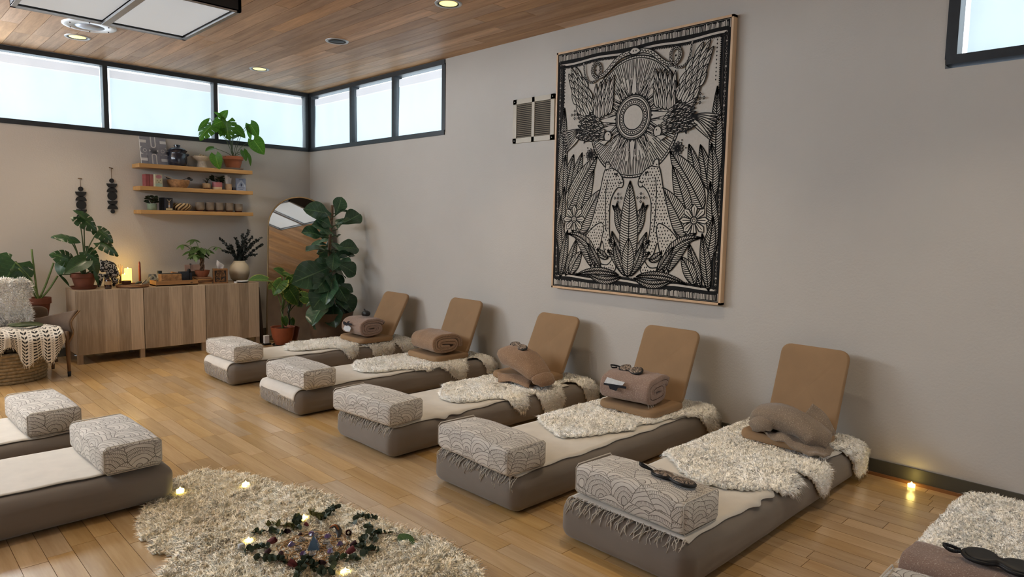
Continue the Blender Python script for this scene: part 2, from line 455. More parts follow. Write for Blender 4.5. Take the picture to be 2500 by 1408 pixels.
downlight(-4.41, -2.54, 'lit recessed ceiling lamp beyond the black fixture')
downlight(-4.41, -4.11, 'lit recessed ceiling lamp over the two side mattresses')
downlight(-1.06, -5.75, 'lit recessed ceiling lamp above the fourth mattress')
downlight(-1.06, -7.4, 'lit recessed ceiling lamp above the wall tea light')
t = thing('round_ceiling_cover', 'white round ceiling plate with a grey translucent centre beside the black fixture', 'ceiling cover', (-2.768, -1.36, RH))
MB().lathe([(.20, .002), (.20, -.010), (.18, -.014), (.112, -.014), (.112, .002)], (-2.75, -1.38, RH), 40, cap=False).build('plate', M('white_metal_plate', '#e4eaf0', .35, .03), t)
MB().lathe([(.112, -.012), (.05, -.02), (0, -.021)], (-2.75, -1.38, RH), 32).build('lens', M('grey_plastic', '#a9aeb8', .4, .05), t)
for k in range(6):
    a = k*PI/3+.3; MB().ball((-2.75+.16*math.cos(a), -1.38+.16*math.sin(a), RH-.015), .006, 8, 4).build('screw', m_baffle, t)
# the big hanging fixture: black box, two ribbed panels
FX0, FX1, FY0, FY1, FZ = -3.475, -2.385, -3.60, -2.56, 2.80
t = thing('panel_light_fixture', 'black ceiling box with two ribbed white panels and silver edges', 'light fixture', ((FX0+FX1)/2, (FY0+FY1)/2, RH))
m_blk = M('black_steel_housing', '#14120f', .45, .15, 15)
m_alu = M('brushed_aluminium', '#b9bcc0', .3, .08, 30, metal=.8)
hb = MB()
for a, b in (((FX0, FY0), (FX1, FY0+.02)), ((FX0, FY1-.02), (FX1, FY1)), ((FX0, FY0), (FX0+.02, FY1)), ((FX1-.02, FY0), (FX1, FY1))): hb.box((a[0], a[1], FZ+.004), (b[0], b[1], RH))
hb.build('housing', m_blk, t, smooth=False)
eb = MB()
for a, b in (((FX0, FY0), (FX1, FY0+.028)), ((FX0, FY1-.028), (FX1, FY1)), ((FX0, FY0), (FX0+.028, FY1)), ((FX1-.028, FY0), (FX1, FY1))): eb.box((a[0], a[1], FZ), (b[0], b[1], FZ+.012))
eb.build('edge_trim', m_alu, t, smooth=False)
mx = (FX0+FX1)/2
MB().box((mx-.022, FY0+.02, FZ-.004), (mx+.022, FY1-.02, FZ+.014)).build('divider', m_alu, t, smooth=False)
m_refl_glow = glow('ribbed_white_reflected_glow', (.80, .88, .97), .22)  # faint glow stands in for window light mirrored by the ribs
for x0, x1 in ((FX0+.03, mx-.022), (mx+.022, FX1-.03)):
    n = 46; g = MB()
    for k in range(n):
        y0 = FY0+.03+(FY1-FY0-.06)*k/n; y1 = FY0+.03+(FY1-FY0-.06)*(k+1)/n; ym = (y0+y1)/2
        g.add([(x0, y0, FZ+.030), (x1, y0, FZ+.030), (x1, ym, FZ+.022), (x0, ym, FZ+.022), (x1, y1, FZ+.030), (x0, y1, FZ+.030)], [(0, 1, 2, 3), (3, 2, 4, 5)])
    g.build('ribbed_panel', m_refl_glow, t, smooth=False)

# ------------------------------------------------------------------ return-air grille on the wall
t = thing('wall_vent_grille', 'cream metal return-air grille with two slatted halves beside the tapestry', 'vent', (0, -4.0, 2.16))
m_cream = M('cream_enamel', '#b6ab97', .45, .08, 10); m_dark = M('vent_dark', '#26221d', .8, .1)
vy0, vy1, vz0, vz1 = -4.245, -3.752, 2.165, 2.545
MB().box((-.006, vy0+.03, vz0+.03), (0, vy1-.03, vz1-.03)).build('backing', m_dark, t, smooth=False)
fb = MB()
for a, b in (((vy0, vz0), (vy1, vz0+.042)), ((vy0, vz1-.042), (vy1, vz1)), ((vy0, vz0), (vy0+.042, vz1)), ((vy1-.042, vz0), (vy1, vz1)), (((vy0+vy1)/2-.016, vz0), ((vy0+vy1)/2+.016, vz1))):
    fb.box((-.016, a[0], a[1]), (0, b[0], b[1]))
fb.build('frame', m_cream, t, smooth=False)
sl = MB().add([(-.013, 0, -.004), (-.013, 1, -.004), (-.005, 1, .006), (-.005, 0, .006), (-.012, 0, -.0055), (-.012, 1, -.0055), (-.004, 1, .0045), (-.004, 0, .0045)], [(0, 1, 2, 3), (7, 6, 5, 4), (0, 4, 5, 1), (2, 6, 7, 3)]).mesh('slat', smooth=False)
sl.materials.append(M('vent_slat', '#8d8373', .5, .08))
for half in ((vy0+.042, (vy0+vy1)/2-.016), ((vy0+vy1)/2+.016, vy1-.042)):
    for k in range(18):
        z = vz0+.05+(vz1-vz0-.1)*k/17
        inst('slat', sl, t, Matrix.Translation((0, half[0], z)) @ Matrix.Diagonal((1, half[1]-half[0], 1, 1)))
for y, z in ((vy0+.02, vz0+.02), (vy1-.02, vz0+.02), (vy0+.02, vz1-.02), (vy1-.02, vz1-.02)): MB().ball((-.016, y, z), .006, 6, 4).build('screw', m_alu, t)

# ================================================================== framed woven wall hanging
T_Y, T_Z = -4.256, .907
tap = thing('framed_tapestry', 'large black and grey woven hanging with sun and spotted cats in pale frame', 'wall hanging', (0, T_Y-.82, T_Z))
m_pale = wood('pale_frame_wood', '#c7a27c', '#dcbc98', 2, 6, .5)
m_cloth = M('grey_woven_cotton', '#c3bcb2', .9, .05, 60, .3, .001, 400)
m_ink = M('black_woven_cotton', '#0b0b0d', .95, .1, 60)
U0, U1, V0, V1 = .036, 1.604, .010, 1.952
for (a, b) in (((U0, V0), (U1, V0+.016)), ((U0, V1-.016), (U1, V1)), ((U0, V0), (U0+.016, V1)), ((U1-.016, V0), (U1, V1))):
    MB().box((-.052, T_Y-a[0], T_Z+a[1]), (0, T_Y-b[0], T_Z+b[1])).build('frame_strip', m_pale, tap, smooth=False)
def tp(u, v, d=0): return (-.046-d, T_Y-u, T_Z+v)
MB().box(tp(U0+.012, V0+.012), (-.004, T_Y-U1+.012, T_Z+V1-.012)).build('cloth', m_cloth, tap, smooth=False)
class Ink:
    def __init__(s): s.mb = MB(); s.d = .0006
    def up(s): s.d += .00004
    def fill(s, poly, mi=1):
        s.up(); n = len(poly); c = (sum(p[0] for p in poly)/n, sum(p[1] for p in poly)/n)
        s.mb.add([tp(*p, s.d) for p in poly], [tuple(range(n))], mi=mi)
    def line(s, pts, w=.0055, mi=0, closed=False, taper=False):
        w *= 1.65
        if closed: pts = list(pts)+[pts[0]]
        d = s.d+.00003; n = len(pts); vs = []
        for i, p in enumerate(pts):
            a = pts[max(0, i-1)]; b = pts[min(n-1, i+1)]
            if closed and i in (0, n-1): a, b = pts[-2], pts[1]
            dx, dy = b[0]-a[0], b[1]-a[1]; L = math.hypot(dx, dy) or 1
            k = w/2*((1-i/(n-1)*.7) if taper else 1)
            vs += [tp(p[0]-dy/L*k, p[1]+dx/L*k, d), tp(p[0]+dy/L*k, p[1]-dx/L*k, d)]
        s.mb.add(vs, [(2*i, 2*i+1, 2*i+3, 2*i+2) for i in range(n-1)], mi=mi)
    def dot(s, u, v, r, r2=None, n=7, mi=0, a0=0):
        d = s.d+.00003; r2 = r2 or r
        s.mb.add([tp(u+r*math.cos(a0+2*PI*k/n), v+r2*math.sin(a0+2*PI*k/n), d) for k in range(n)], [tuple(range(n))], mi=mi)
K = Ink(); CX = .82; rg = random.Random(4)
def mir(pts): return [(2*CX-p[0], p[1]) for p in pts]
def both(fn, *pts_list, **k):
    fn(*pts_list, **k); fn(*[mir(p) for p in pts_list], **k)
def curve2(pts, n=6): return [(p.x, p.y) for p in bez([(a, b, 0) for a, b in pts], n)]
# --- borders
a0, a1, b0, b1 = U0+.018, U1-.018, V0+.018, V1-.018
K.line([(a0, b0), (a1, b0), (a1, b1), (a0, b1)], .009, closed=True)
for (vlo, vhi) in ((b1-.062, b1-.006), (b0+.006, b0+.062)):
    K.fill([(a0+.01, vlo), (a1-.01, vlo), (a1-.01, vhi), (a0+.01, vhi)], 0)
    K.up(); u = a0+.016
    while u < a1-.016:
        K.line([(u, vlo+.006), (u+rg.uniform(-.002, .002), vhi-rg.uniform(.004, .016))], rg.choice((.0022, .003, .0045)), mi=1); u += rg.uniform(.008, .014)
for sgn, v0 in ((-1, b1-.062), (1, b0+.062)):
    K.up(); wav = [(a0+.02+(a1-a0-.04)*i/40, v0+sgn*(.022+.006*math.sin(i*.45))) for i in range(41)]
    K.line(wav, .036); K.up(); K.line([(p[0], p[1]+sgn*.004) for p in wav], .009, mi=1)
    for i in range(100):
        u = a0+.05+(a1-a0-.1)*i/99; v = v0+sgn*(.05+.006*math.sin(i/99*40*.45)); K.dot(u, v, .0065, .011, 5); 
        if i % 2: K.dot(u, v-sgn*.006, .003, mi=1)
for s in (0, 1):
    X = (lambda u: u) if s == 0 else (lambda u: 2*CX-u)
    K.up()
    K.line([(X(a0+.012), b0+.06), (X(a0+.012), b1-.06)], .010); K.line([(X(a0+.040), b0+.085), (X(a0+.040), b1-.085)], .008)
    K.line([(X(a0+.058), b0+.09), (X(a0+.058), b1-.09)], .012)
    v = b0+.07
    while v < b1-.08:
        h = rg.uniform(.012, .026); K.line([(X(a0+.026)+.005*math.cos(q), v+h*.7*math.sin(q)) for q in [i*PI/4 for i in range(8)]], .0035, closed=True); v += h*1.7
    for i in range(120): K.dot(X(a0+.068), b0+.1+(b1-b0-.2)*i/119, .0075, .006, 5)
# --- generic leaf with ribs
def leafpoly(b, t, w, bend=0., sharp=.85):
    dx, dy = t[0]-b[0], t[1]-b[1]; L = math.hypot(dx, dy); nx, ny = -dy/L, dx/L
    ax = lambda s: (b[0]+dx*s+nx*bend*L*4*s*(1-s), b[1]+dy*s+ny*bend*L*4*s*(1-s))
    def side(s, k):
        p = ax(s); e = .01; q = ax(min(1, s+e)); r = ax(max(0, s-e)); tx, ty = q[0]-r[0], q[1]-r[1]; l = math.hypot(tx, ty) or 1
        ww = w*math.sin(PI*max(0, min(1, s))**sharp)**.8; return (p[0]-ty/l*ww*k, p[1]+tx/l*ww*k)
    return ax, side, L
def leaf(b, t, w, bend=0., step=.017, lw=.0048):
    ax, side, L = leafpoly(b, t, w, bend); n = 14
    poly = [side(i/n, 1) for i in range(n+1)]+[side(i/n, -1) for i in range(n, -1, -1)]
    K.fill(poly); K.line(poly, lw, closed=True); K.line([ax(i/10) for i in range(11)], lw*1.15)
    s = .03
    while s < .97:
        for k in (-1, 1):
            p = ax(s); q = side(min(1, s+.055*.28/L*2), k)
            m = ((p[0]*.5+q[0]*.5)+rg.uniform(-.002, .002), (p[1]*.5+q[1]*.5)-.004)
            K.line([p, m, q], lw*.92)
        s += step/L
def leaf2(b, t, w, bend=0., step=.017):
    leaf(b, t, w, bend, step); leaf((2*CX-b[0], b[1]), (2*CX-t[0], t[1]), w, -bend, step)
# --- sun disc
def ell(c, rx, ry, n=64): return [(c[0]+rx*math.cos(2*PI*i/n), c[1]+ry*math.sin(2*PI*i/n)) for i in range(n)]
SCN = (CX, 1.357)
K.fill(ell(SCN, .415, .45)); K.line(ell(SCN, .415, .45), .006, closed=True); K.line(ell(SCN, .397, .432), .005, closed=True)
for i in range(110):
    a = 2*PI*i/110; K.dot(SCN[0]+.406*math.cos(a), SCN[1]+.441*math.sin(a), .0042)
for i in range(150):
    a = 2*PI*i/150+rg.uniform(-.008, .008); r0 = rg.choice((.2, .235, .27, .3))
    K.line([(SCN[0]+r*math.cos(a), SCN[1]+r*1.085*math.sin(a)) for r in (r0, (r0+.392)/2, .392)], .0042)
def tri(a, r0, r1, wd, inner=True):
    ca, sa = math.cos(a), math.sin(a)
    q = lambda r, o: (SCN[0]+r*ca-o*sa, SCN[1]+1.06*(r*sa+o*ca))
    K.fill([q(r0, wd), q(r1, 0), q(r0, -wd)]); K.line([q(r0, wd), q(r1, 0), q(r0, -wd)], .005)
    if inner:
        K.line([q(r0, 0), q(r0+(r1-r0)*.75, 0)], .004); K.line([q(r0, wd*.5), q(r0+(r1-r0)*.5, wd*.1)], .0035); K.line([q(r0, -wd*.5), q(r0+(r1-r0)*.5, -wd*.1)], .0035)
for i in range(24): tri(2*PI*(i+.5)/24, .14, .27 if i % 2 else .31, .024)
for i in range(12): tri(2*PI*i/12+PI/2, .14, .385 if i % 3 == 0 else .345, .030, i % 3 != 0)
K.fill(ell(SCN, .158, .165)); K.line(ell(SCN, .158, .165), .007, closed=True); K.line(ell(SCN, .146, .153), .004, closed=True); K.line(ell(SCN, .128, .134), .006, closed=True)
for i in range(34):
    a = 2*PI*i/34; K.dot(SCN[0]+.168*math.cos(a), SCN[1]+.175*math.sin(a), .011, .011, 3, a0=a)
    K.line([(SCN[0]+.109*math.cos(a)+.011*math.cos(q), SCN[1]+.114*math.sin(a)+.011*math.sin(q)) for q in [k*PI/3 for k in range(6)]], .004, closed=True)
K.up(); K.line(ell(SCN, .09, .093), .006, closed=True)
# --- foliage behind the cats
for b, t, w, bd in (((.12, .74), (.135, 1.50), .05, .0), ((.17, .80), (.245, 1.115), .045, .02), ((.25, .80), (.335, 1.125), .045, .02), ((.14, .70), (.16, 1.12), .045, .03),
                    ((.10, .35), (.155, .86), .045, .0), ((.20, .66), (.487, 1.085), .085, .03), ((.30, .55), (.46, .98), .06, .02), ((.18, .2), (.12, .62), .045, .02),
                    ((.30, .43), (.545, .83), .078, .03), ((.13, .10), (.20, .50), .04, .0), ((.19, .12), (.30, .43), .04, -.02), ((.24, .13), (.36, .33), .05, .05)): leaf2(b, t, w, bd)
# --- spotted cats
cat = curve2([(.603, .99), (.645, .985), (.70, .955), (.742, .905), (.752, .862), (.735, .835), (.70, .835), (.66, .79), (.632, .72), (.628, .62), (.635, .48), (.66, .40), (.675, .34), (.655, .30), (.60, .325), (.565, .42), (.54, .36), (.50, .28), (.43, .265), (.38, .32), (.375, .43), (.43, .52), (.47, .62), (.50, .72), (.53, .82), (.555, .93), (.575, .985)], 4)
paw = curve2([(.45, .24), (.52, .245), (.62, .235), (.675, .285), (.70, .26), (.70, .20), (.64, .165), (.54, .175), (.46, .20)], 4)
thigh = curve2([(.385, .33), (.39, .44), (.46, .52), (.545, .565), (.575, .53), (.56, .44), (.53, .34), (.47, .28), (.42, .275)], 4)
ear = curve2([(.575, .975), (.58, 1.03), (.61, 1.03), (.63, .985)], 3)
for P0 in (paw, cat, ear, thigh):
    for poly in (P0, mir(P0)):
        K.fill(poly); K.line(poly, .0055, closed=True)
        pa = np.array(poly); lo, hi = pa.min(0), pa.max(0); st = .0235; gx, gy = np.meshgrid(np.arange(lo[0], hi[0], st), np.arange(lo[1], hi[1], st))
        gx = gx+(np.arange(gx.shape[0]) % 2)[:, None]*st/2; ok = inside(poly, gx, gy)
        for u, v in zip(gx[ok], gy[ok]):
            if min(np.hypot(pa[:, 0]-u, pa[:, 1]-v)) > .012: K.dot(u+rg.uniform(-.004, .004), v+rg.uniform(-.004, .004), .0058, .0075, 5, a0=rg.random()*3)
for X in ((lambda p: p), (lambda p: (2*CX-p[0], p[1]))):
    K.up(); K.line([X(p) for p in ((.66, .935), (.68, .945), (.695, .93), (.68, .922))], .006); K.dot(*X((.68, .934)), .007)
    K.line([X(p) for p in ((.745, .875), (.715, .865), (.70, .875))], .005); K.dot(*X((.742, .90)), .009)
    K.line([X(p) for p in ((.60, .90), (.585, .80), (.59, .62), (.60, .50))], .005)
# --- flowers
def flower(c, r, n, pet):
    for i in range(n):
        a = 2*PI*i/n+PI/2; ca, sa = math.cos(a), math.sin(a)
        q = [(c[0]+ca*x-sa*y, c[1]+sa*x+ca*y) for x, y in ((.2*r, pet*.4), (.75*r, pet), (r, 0), (.75*r, -pet), (.2*r, -pet*.4))]
        K.fill(q); K.line(q, .005, closed=True); K.line([(c[0]+ca*.25*r, c[1]+sa*.25*r), (c[0]+ca*.8*r, c[1]+sa*.8*r)], .0035)
    K.fill(ell(c, r*.22, r*.22, 16)); K.line(ell(c, r*.22, r*.22, 16), .006, closed=True); K.line(ell(c, r*.1, r*.1, 10), .004, closed=True)
for x in (.268, 2*CX-.268): flower((x, .59), .115, 8, .024)
for x in (.423, 2*CX-.423):
    flower((x, 1.10), .05, 10, .010)
    for i in range(6): a = i*PI/3; K.dot(x+.066*math.cos(a), 1.10+.066*math.sin(a), .006)
# --- leaves in front
for b, t, w, bd in (((.46, .21), (.245, .50), .055, -.12), ((.50, .20), (.20, .47), .04, -.22), ((.56, .205), (.42, .40), .03, 0), ((.63, .29), (.52, .36), .03, .1), ((.76, .15), (.40, .175), .03, .14), ((.74, .16), (.30, .13), .028, -.08), ((.79, .16), (.62, .35), .04, -.1)): leaf2(b, t, w, bd)
for b, t, w, bd in (((.80, .40), (.655, .70), .045, -.12), ((.80, .36), (.63, .44), .035, .12), ((.80, .44), (.70, .72), .035, .1), ((.80, .30), (.66, .50), .035, .1), ((.80, .16), (.685, .42), .035, .05)): leaf2(b, t, w, bd)
leaf((CX, .155), (CX-.004, .885), .082, 0, .019); leaf((CX, .15), (CX, .45), .055, 0, .018)
# --- birds
def feather(p, q, w):
    ax, side, L = leafpoly(p, q, w, .03, .6); n = 8
    poly = [side(i/n, 1) for i in range(n+1)]+[side(i/n, -1) for i in range(n, -1, -1)]
    K.fill(poly); K.line(poly, .0045, closed=True); K.line([ax(.1), ax(.85)], .0035)
def bird(X):
    B0, T0 = (.425, 1.40), (.195, 1.815); L0 = math.hypot(T0[0]-B0[0], T0[1]-B0[1]); dx, dy = (T0[0]-B0[0])/L0, (T0[1]-B0[1])/L0
    for r in range(7):     # long wing: rows of feathers laid from the tip down
        s0 = .68-.105*r; n = 3 if r < 2 else 4
        for j in range(n):
            o = (j-(n-1)/2)*.040+(.02 if r % 2 else 0)*(1 if n > 3 else .5); ln = .15-.03*abs(j-(n-1)/2)
            p = (B0[0]+dx*L0*s0-dy*o, B0[1]+dy*L0*s0+dx*o); feather(X(p), X((p[0]+dx*ln-dy*o*.1, p[1]+dy*ln+dx*o*.1)), .0225)
    for r in range(3):
        for j in range(5):
            p = (.47+.032*j, 1.52-.07*r+.01*(j-2)); feather(X(p), X((p[0]+.012*j-.01, p[1]+.15)), .020)   # inner wing over the sun
    for i in range(7): feather(X((.33, 1.30)), X((.095+.01*i, 1.30-.028*i)), .021)      # tail
    for i in range(8): feather(X((.40, 1.36)), X((.27+.012*i, 1.44-.035*i)), .018)
    for r in range(11):    # plumage: rows of small feathers laid from the rump up to the neck
        t = r/10; cx_, cy_ = .335+.225*t, 1.285-.035*t+.035*math.sin(PI*t); w = .078*math.sin(PI*(t*.80+.13))**.8; n = max(3, int(w/.013)) 
        for j in range(n):
            o = (j/(n-1)-.5)*2*w+(.006 if r % 2 else 0); p = (cx_+o*.22, cy_+o); feather(X(p), X((p[0]-.058, p[1]+.012+o*.25)), .0135)
    hd = [X(p) for p in ell((.592, 1.232), .034, .04, 18)]; K.fill(hd); K.line(hd, .005, closed=True); K.dot(*X((.60, 1.245)), .006)
    bk = [X(p) for p in ((.60, 1.20), (.56, 1.165), (.51, 1.19), (.545, 1.205))]; K.fill(bk); K.line(bk, .005, closed=True)
bird(lambda p: p); bird(lambda p: (2*CX-p[0], p[1]))
# --- snake and small dots
def snake(X):
    mid = [X(p) for p in curve2([(CX, 1.835), (.74, 1.83), (.66, 1.80), (.58, 1.735), (.52, 1.70), (.46, 1.70), (.425, 1.745), (.44, 1.795), (.48, 1.80), (.505, 1.765), (.49, 1.70), (.44, 1.665), (.385, 1.675), (.35, 1.73), (.335, 1.825)], 6)]
    K.up(); n = len(mid); K.line(mid, .026, taper=True); K.up(); K.line(mid, .016, mi=1, taper=True); K.up()
    for i in range(0, n-2, 1):
        w = .009*(1-.6*i/n); a, b = mid[i], mid[i+1]; dx, dy = b[0]-a[0], b[1]-a[1]; L = math.hypot(dx, dy) or 1; s = 1 if i % 2 else -1
        K.line([(a[0]-dy/L*w*s, a[1]+dx/L*w*s), (b[0]+dy/L*w*s, b[1]-dx/L*w*s)], .004)
snake(lambda p: p); snake(lambda p: (2*CX-p[0], p[1]))
K.up(); hd = curve2([(.77, 1.835), (.80, 1.862), (.84, 1.862), (.875, 1.835), (.84, 1.815), (.80, 1.815)], 4); K.fill(hd); K.line(hd, .006, closed=True); K.dot(.81, 1.84, .006); K.dot(.835, 1.84, .006)
for x in (.143, 2*CX-.143):
    for i in range(12): K.dot(x, 1.54+.29*i/11, .0055, .008, 4)
for (x, y) in ((.255, 1.43), (.715, .755)):
    for X in (x, 2*CX-x):
        for dx, dy in ((0, 0), (.03, 0), (-.03, 0), (0, .03), (0, -.03)): K.line([(X+dx+.008*math.cos(q), y+dy+.010*math.sin(q)) for q in (0, PI/2, PI, 3*PI/2)], .005, closed=True)
for x in (.462, 2*CX-.462): K.dot(x, 1.75, .008)
pt = K.mb.build('woven_pattern', [m_ink, m_cloth], tap, smooth=False)

# ================================================================== floor mattresses and what lies on them
def sheet_mat():
    m, nt, b = nodes('grey_jersey_sheet'); v = coords(nt, 'Object', (1.3, 1.6, 6))
    col = lin('#7c7268')
    nt.links.new(ramp(nt, noisen(nt, coords(nt, 'Object'), 3, 4), ((.3, mul(col, .93)), (.7, mul(col, 1.06)))), b.inputs['Base Color'])
    b.inputs['Roughness'].default_value = .85; b.inputs['Sheen Weight'].default_value = .25
    wv = noisen(nt, v, 1.9, 1.5); bump(nt, b, wv, .45, .03); return m
m_sheet = sheet_mat()
m_towel = M('off_white_cotton_weave', '#dcd5ca', .92, .05, 9, .5, .0015, 260)
m_fringe = M('off_white_cotton_fringe', '#cfc6b8', .95, .08, 30)
m_hide = M('white_sheep_leather', '#e2dccf', .8, .04, 10)
def fleece_mat(name, col, dark):
    m, nt, b = nodes(name); v = coords(nt, 'Object'); nt.nodes.remove(b)
    f = mathn(nt, 'ADD', mathn(nt, 'MULTIPLY', noisen(nt, v, 5, 4), .7), mathn(nt, 'MULTIPLY', rnd_attr(nt), .3))
    c = ramp(nt, f, ((.28, lin(dark)), (.62, lin(col)))); d = N(nt, 'ShaderNodeBsdfDiffuse'); tr = N(nt, 'ShaderNodeBsdfTranslucent'); ad = N(nt, 'ShaderNodeAddShader')
    nt.links.new(c, d.inputs['Color']); nt.links.new(c, tr.inputs['Color']); nt.links.new(d.outputs[0], ad.inputs[0]); nt.links.new(tr.outputs[0], ad.inputs[1])
    nt.links.new(ad.outputs[0], nt.nodes['Material Output'].inputs[0]); return m
m_fleece = fleece_mat('cream_fleece', '#f8f7f5', '#ebe9e4')
m_rugfleece = fleece_mat('yellow_cream_fleece', '#f5efe2', '#e4dcc8')
m_canvas = M('tan_cotton_canvas', '#967858', .85, .08, 5, .35, .0012, 300)
m_pipe = M('tan_canvas_piping', '#9b7a56', .85, .06)

def bolster_mat():
    """off-white cloth printed with brown fans: rings and ray dashes round scattered centres"""
    m, nt, b = nodes('fan_printed_cotton'); tc = N(nt, 'ShaderNodeTexCoord')
    S = 8.6
    mp = N(nt, 'ShaderNodeMapping'); mp.inputs[3].default_value = (S, S, 1); nt.links.new(tc.outputs['UV'], mp.inputs[0])
    wob = N(nt, 'ShaderNodeTexNoise'); wob.inputs['Scale'].default_value = 1.6; nt.links.new(mp.outputs[0], wob.inputs['Vector'])
    wv = N(nt, 'ShaderNodeVectorMath', operation='SCALE'); nt.links.new(wob.outputs['Color'], wv.inputs[0]); wv.inputs['Scale'].default_value = .22
    ad = N(nt, 'ShaderNodeVectorMath', operation='ADD'); nt.links.new(mp.outputs[0], ad.inputs[0]); nt.links.new(wv.outputs[0], ad.inputs[1])
    vo = N(nt, 'ShaderNodeTexVoronoi', voronoi_dimensions='2D'); vo.inputs['Scale'].default_value = 1; vo.inputs['Randomness'].default_value = .72
    nt.links.new(ad.outputs[0], vo.inputs['Vector'])
    sub = N(nt, 'ShaderNodeVectorMath', operation='SUBTRACT'); nt.links.new(ad.outputs[0], sub.inputs[0]); nt.links.new(vo.outputs['Position'], sub.inputs[1])
    sh = N(nt, 'ShaderNodeVectorMath', operation='ADD'); nt.links.new(sub.outputs[0], sh.inputs[0]); sh.inputs[1].default_value = (.15, .60, 0)
    sx = N(nt, 'ShaderNodeSeparateXYZ'); nt.links.new(sh.outputs[0], sx.inputs[0])
    ln = N(nt, 'ShaderNodeVectorMath', operation='LENGTH'); nt.links.new(sh.outputs[0], ln.inputs[0]); d = ln.outputs['Value']
    rings = mathn(nt, 'MULTIPLY', d, 5.6); fr = mathn(nt, 'FRACT', rings); band = mathn(nt, 'FLOOR', rings)
    ring = mathn(nt, 'LESS_THAN', fr, .13)
    ang = mathn(nt, 'ARCTAN2', sx.outputs['Y'], sx.outputs['X'])
    cnt = mathn(nt, 'MULTIPLY_ADD', band, 2.2, 4.0)
    af = mathn(nt, 'FRACT', mathn(nt, 'MULTIPLY', ang, cnt))
    wid = mathn(nt, 'LESS_THAN', mathn(nt, 'ABSOLUTE', mathn(nt, 'SUBTRACT', af, .5)), mathn(nt, 'MULTIPLY_ADD', fr, .10, .05))
    wn = N(nt, 'ShaderNodeTexWhiteNoise', noise_dimensions='3D'); vv = N(nt, 'ShaderNodeVectorMath', operation='ADD')
    cb = N(nt, 'ShaderNodeCombineXYZ'); nt.links.new(band, cb.inputs[2]); nt.links.new(vo.outputs['Position'], vv.inputs[0]); nt.links.new(cb.outputs[0], vv.inputs[1]); nt.links.new(vv.outputs[0], wn.inputs['Vector'])
    dash = mathn(nt, 'MULTIPLY', wid, mathn(nt, 'GREATER_THAN', wn.outputs['Value'], .38))
    v2 = N(nt, 'ShaderNodeTexVoronoi', voronoi_dimensions='2D', feature='DISTANCE_TO_EDGE'); v2.inputs['Scale'].default_value = 1; v2.inputs['Randomness'].default_value = .72
    nt.links.new(ad.outputs[0], v2.inputs['Vector']); edge = mathn(nt, 'LESS_THAN', v2.outputs['Distance'], .012)
    ink = mathn(nt, 'MAXIMUM', mathn(nt, 'MAXIMUM', ring, dash), edge)
    nt.links.new(mixc(nt, mathn(nt, 'MULTIPLY', ink, .85), lin('#d9d2c8'), lin('#4d4237')), b.inputs['Base Color'])
    b.inputs['Roughness'].default_value = .9; b.inputs['Sheen Weight'].default_value = .15
    bump(nt, b, noisen(nt, coords(nt, 'Object'), 9, 3), .25, .01); return m
m_bolster = bolster_mat()

class Drape:
    """cloth laid over a mattress: (u, v) flat cloth coordinates -> point and outward normal"""
    def __init__(s, x0, x1, y0, y1, H, r=.055): s.x0, s.x1, s.y0, s.y1, s.H, s.r = x0, x1, y0, y1, H, r
    def _w(s, t, lo, hi):
        r = s.r; t = np.asarray(t, float); pos = t.copy(); drop = np.zeros_like(t); n = np.zeros_like(t)
        for sg, e in ((-1, lo), (1, hi)):
            q = (e+r-t) if sg < 0 else (t-(e-r)); a = np.clip(q/r, 0, PI/2); m = q > 0
            pos = np.where(m, (e+r-r*np.sin(a)) if sg < 0 else (e-r+r*np.sin(a)), pos)
            drop = np.where(m, r-r*np.cos(a)+np.maximum(0, q-r*PI/2), drop); n = np.where(m, sg*np.sin(a), n)
        return pos, drop, n
    def __call__(s, u, v, off):
        px, dx, nx = s._w(u, s.x0, s.x1); py, dy, ny = s._w(v, s.y0, s.y1)
        both = (dx > 0) & (dy > 0); drop = np.where(both, np.maximum(dx, dy), dx+dy)
        nz = np.sqrt(np.clip(1-nx**2-ny**2, .0004, 1)); nn = np.stack([nx, ny, nz], -1); nn /= np.linalg.norm(nn, axis=-1, keepdims=True)
        P = np.stack([px, py, np.maximum(.012, s.H-drop)], -1)
        return P+nn*np.asarray(off)[..., None], nn
class Flat:
    def __init__(s, z=0): s.z = z
    def __call__(s, u, v, off):
        u = np.asarray(u, float); P = np.stack([u, np.asarray(v, float), np.full_like(u, s.z)], -1); nn = np.zeros_like(P); nn[..., 2] = 1
        return P+nn*np.asarray(off)[..., None], nn
def pn(x, y, s, k=0):   # cheap smooth pseudo-noise for arrays, about -1..1
    return (np.sin(x*s*1.7+y*s*.9+k)+np.sin(-x*s*1.1+y*s*2.1+k*2.3)+np.sin(x*s*2.9-y*s*1.3+k*.7)+np.sin(x*s*.6+y*s*3.1+k*1.9))/4

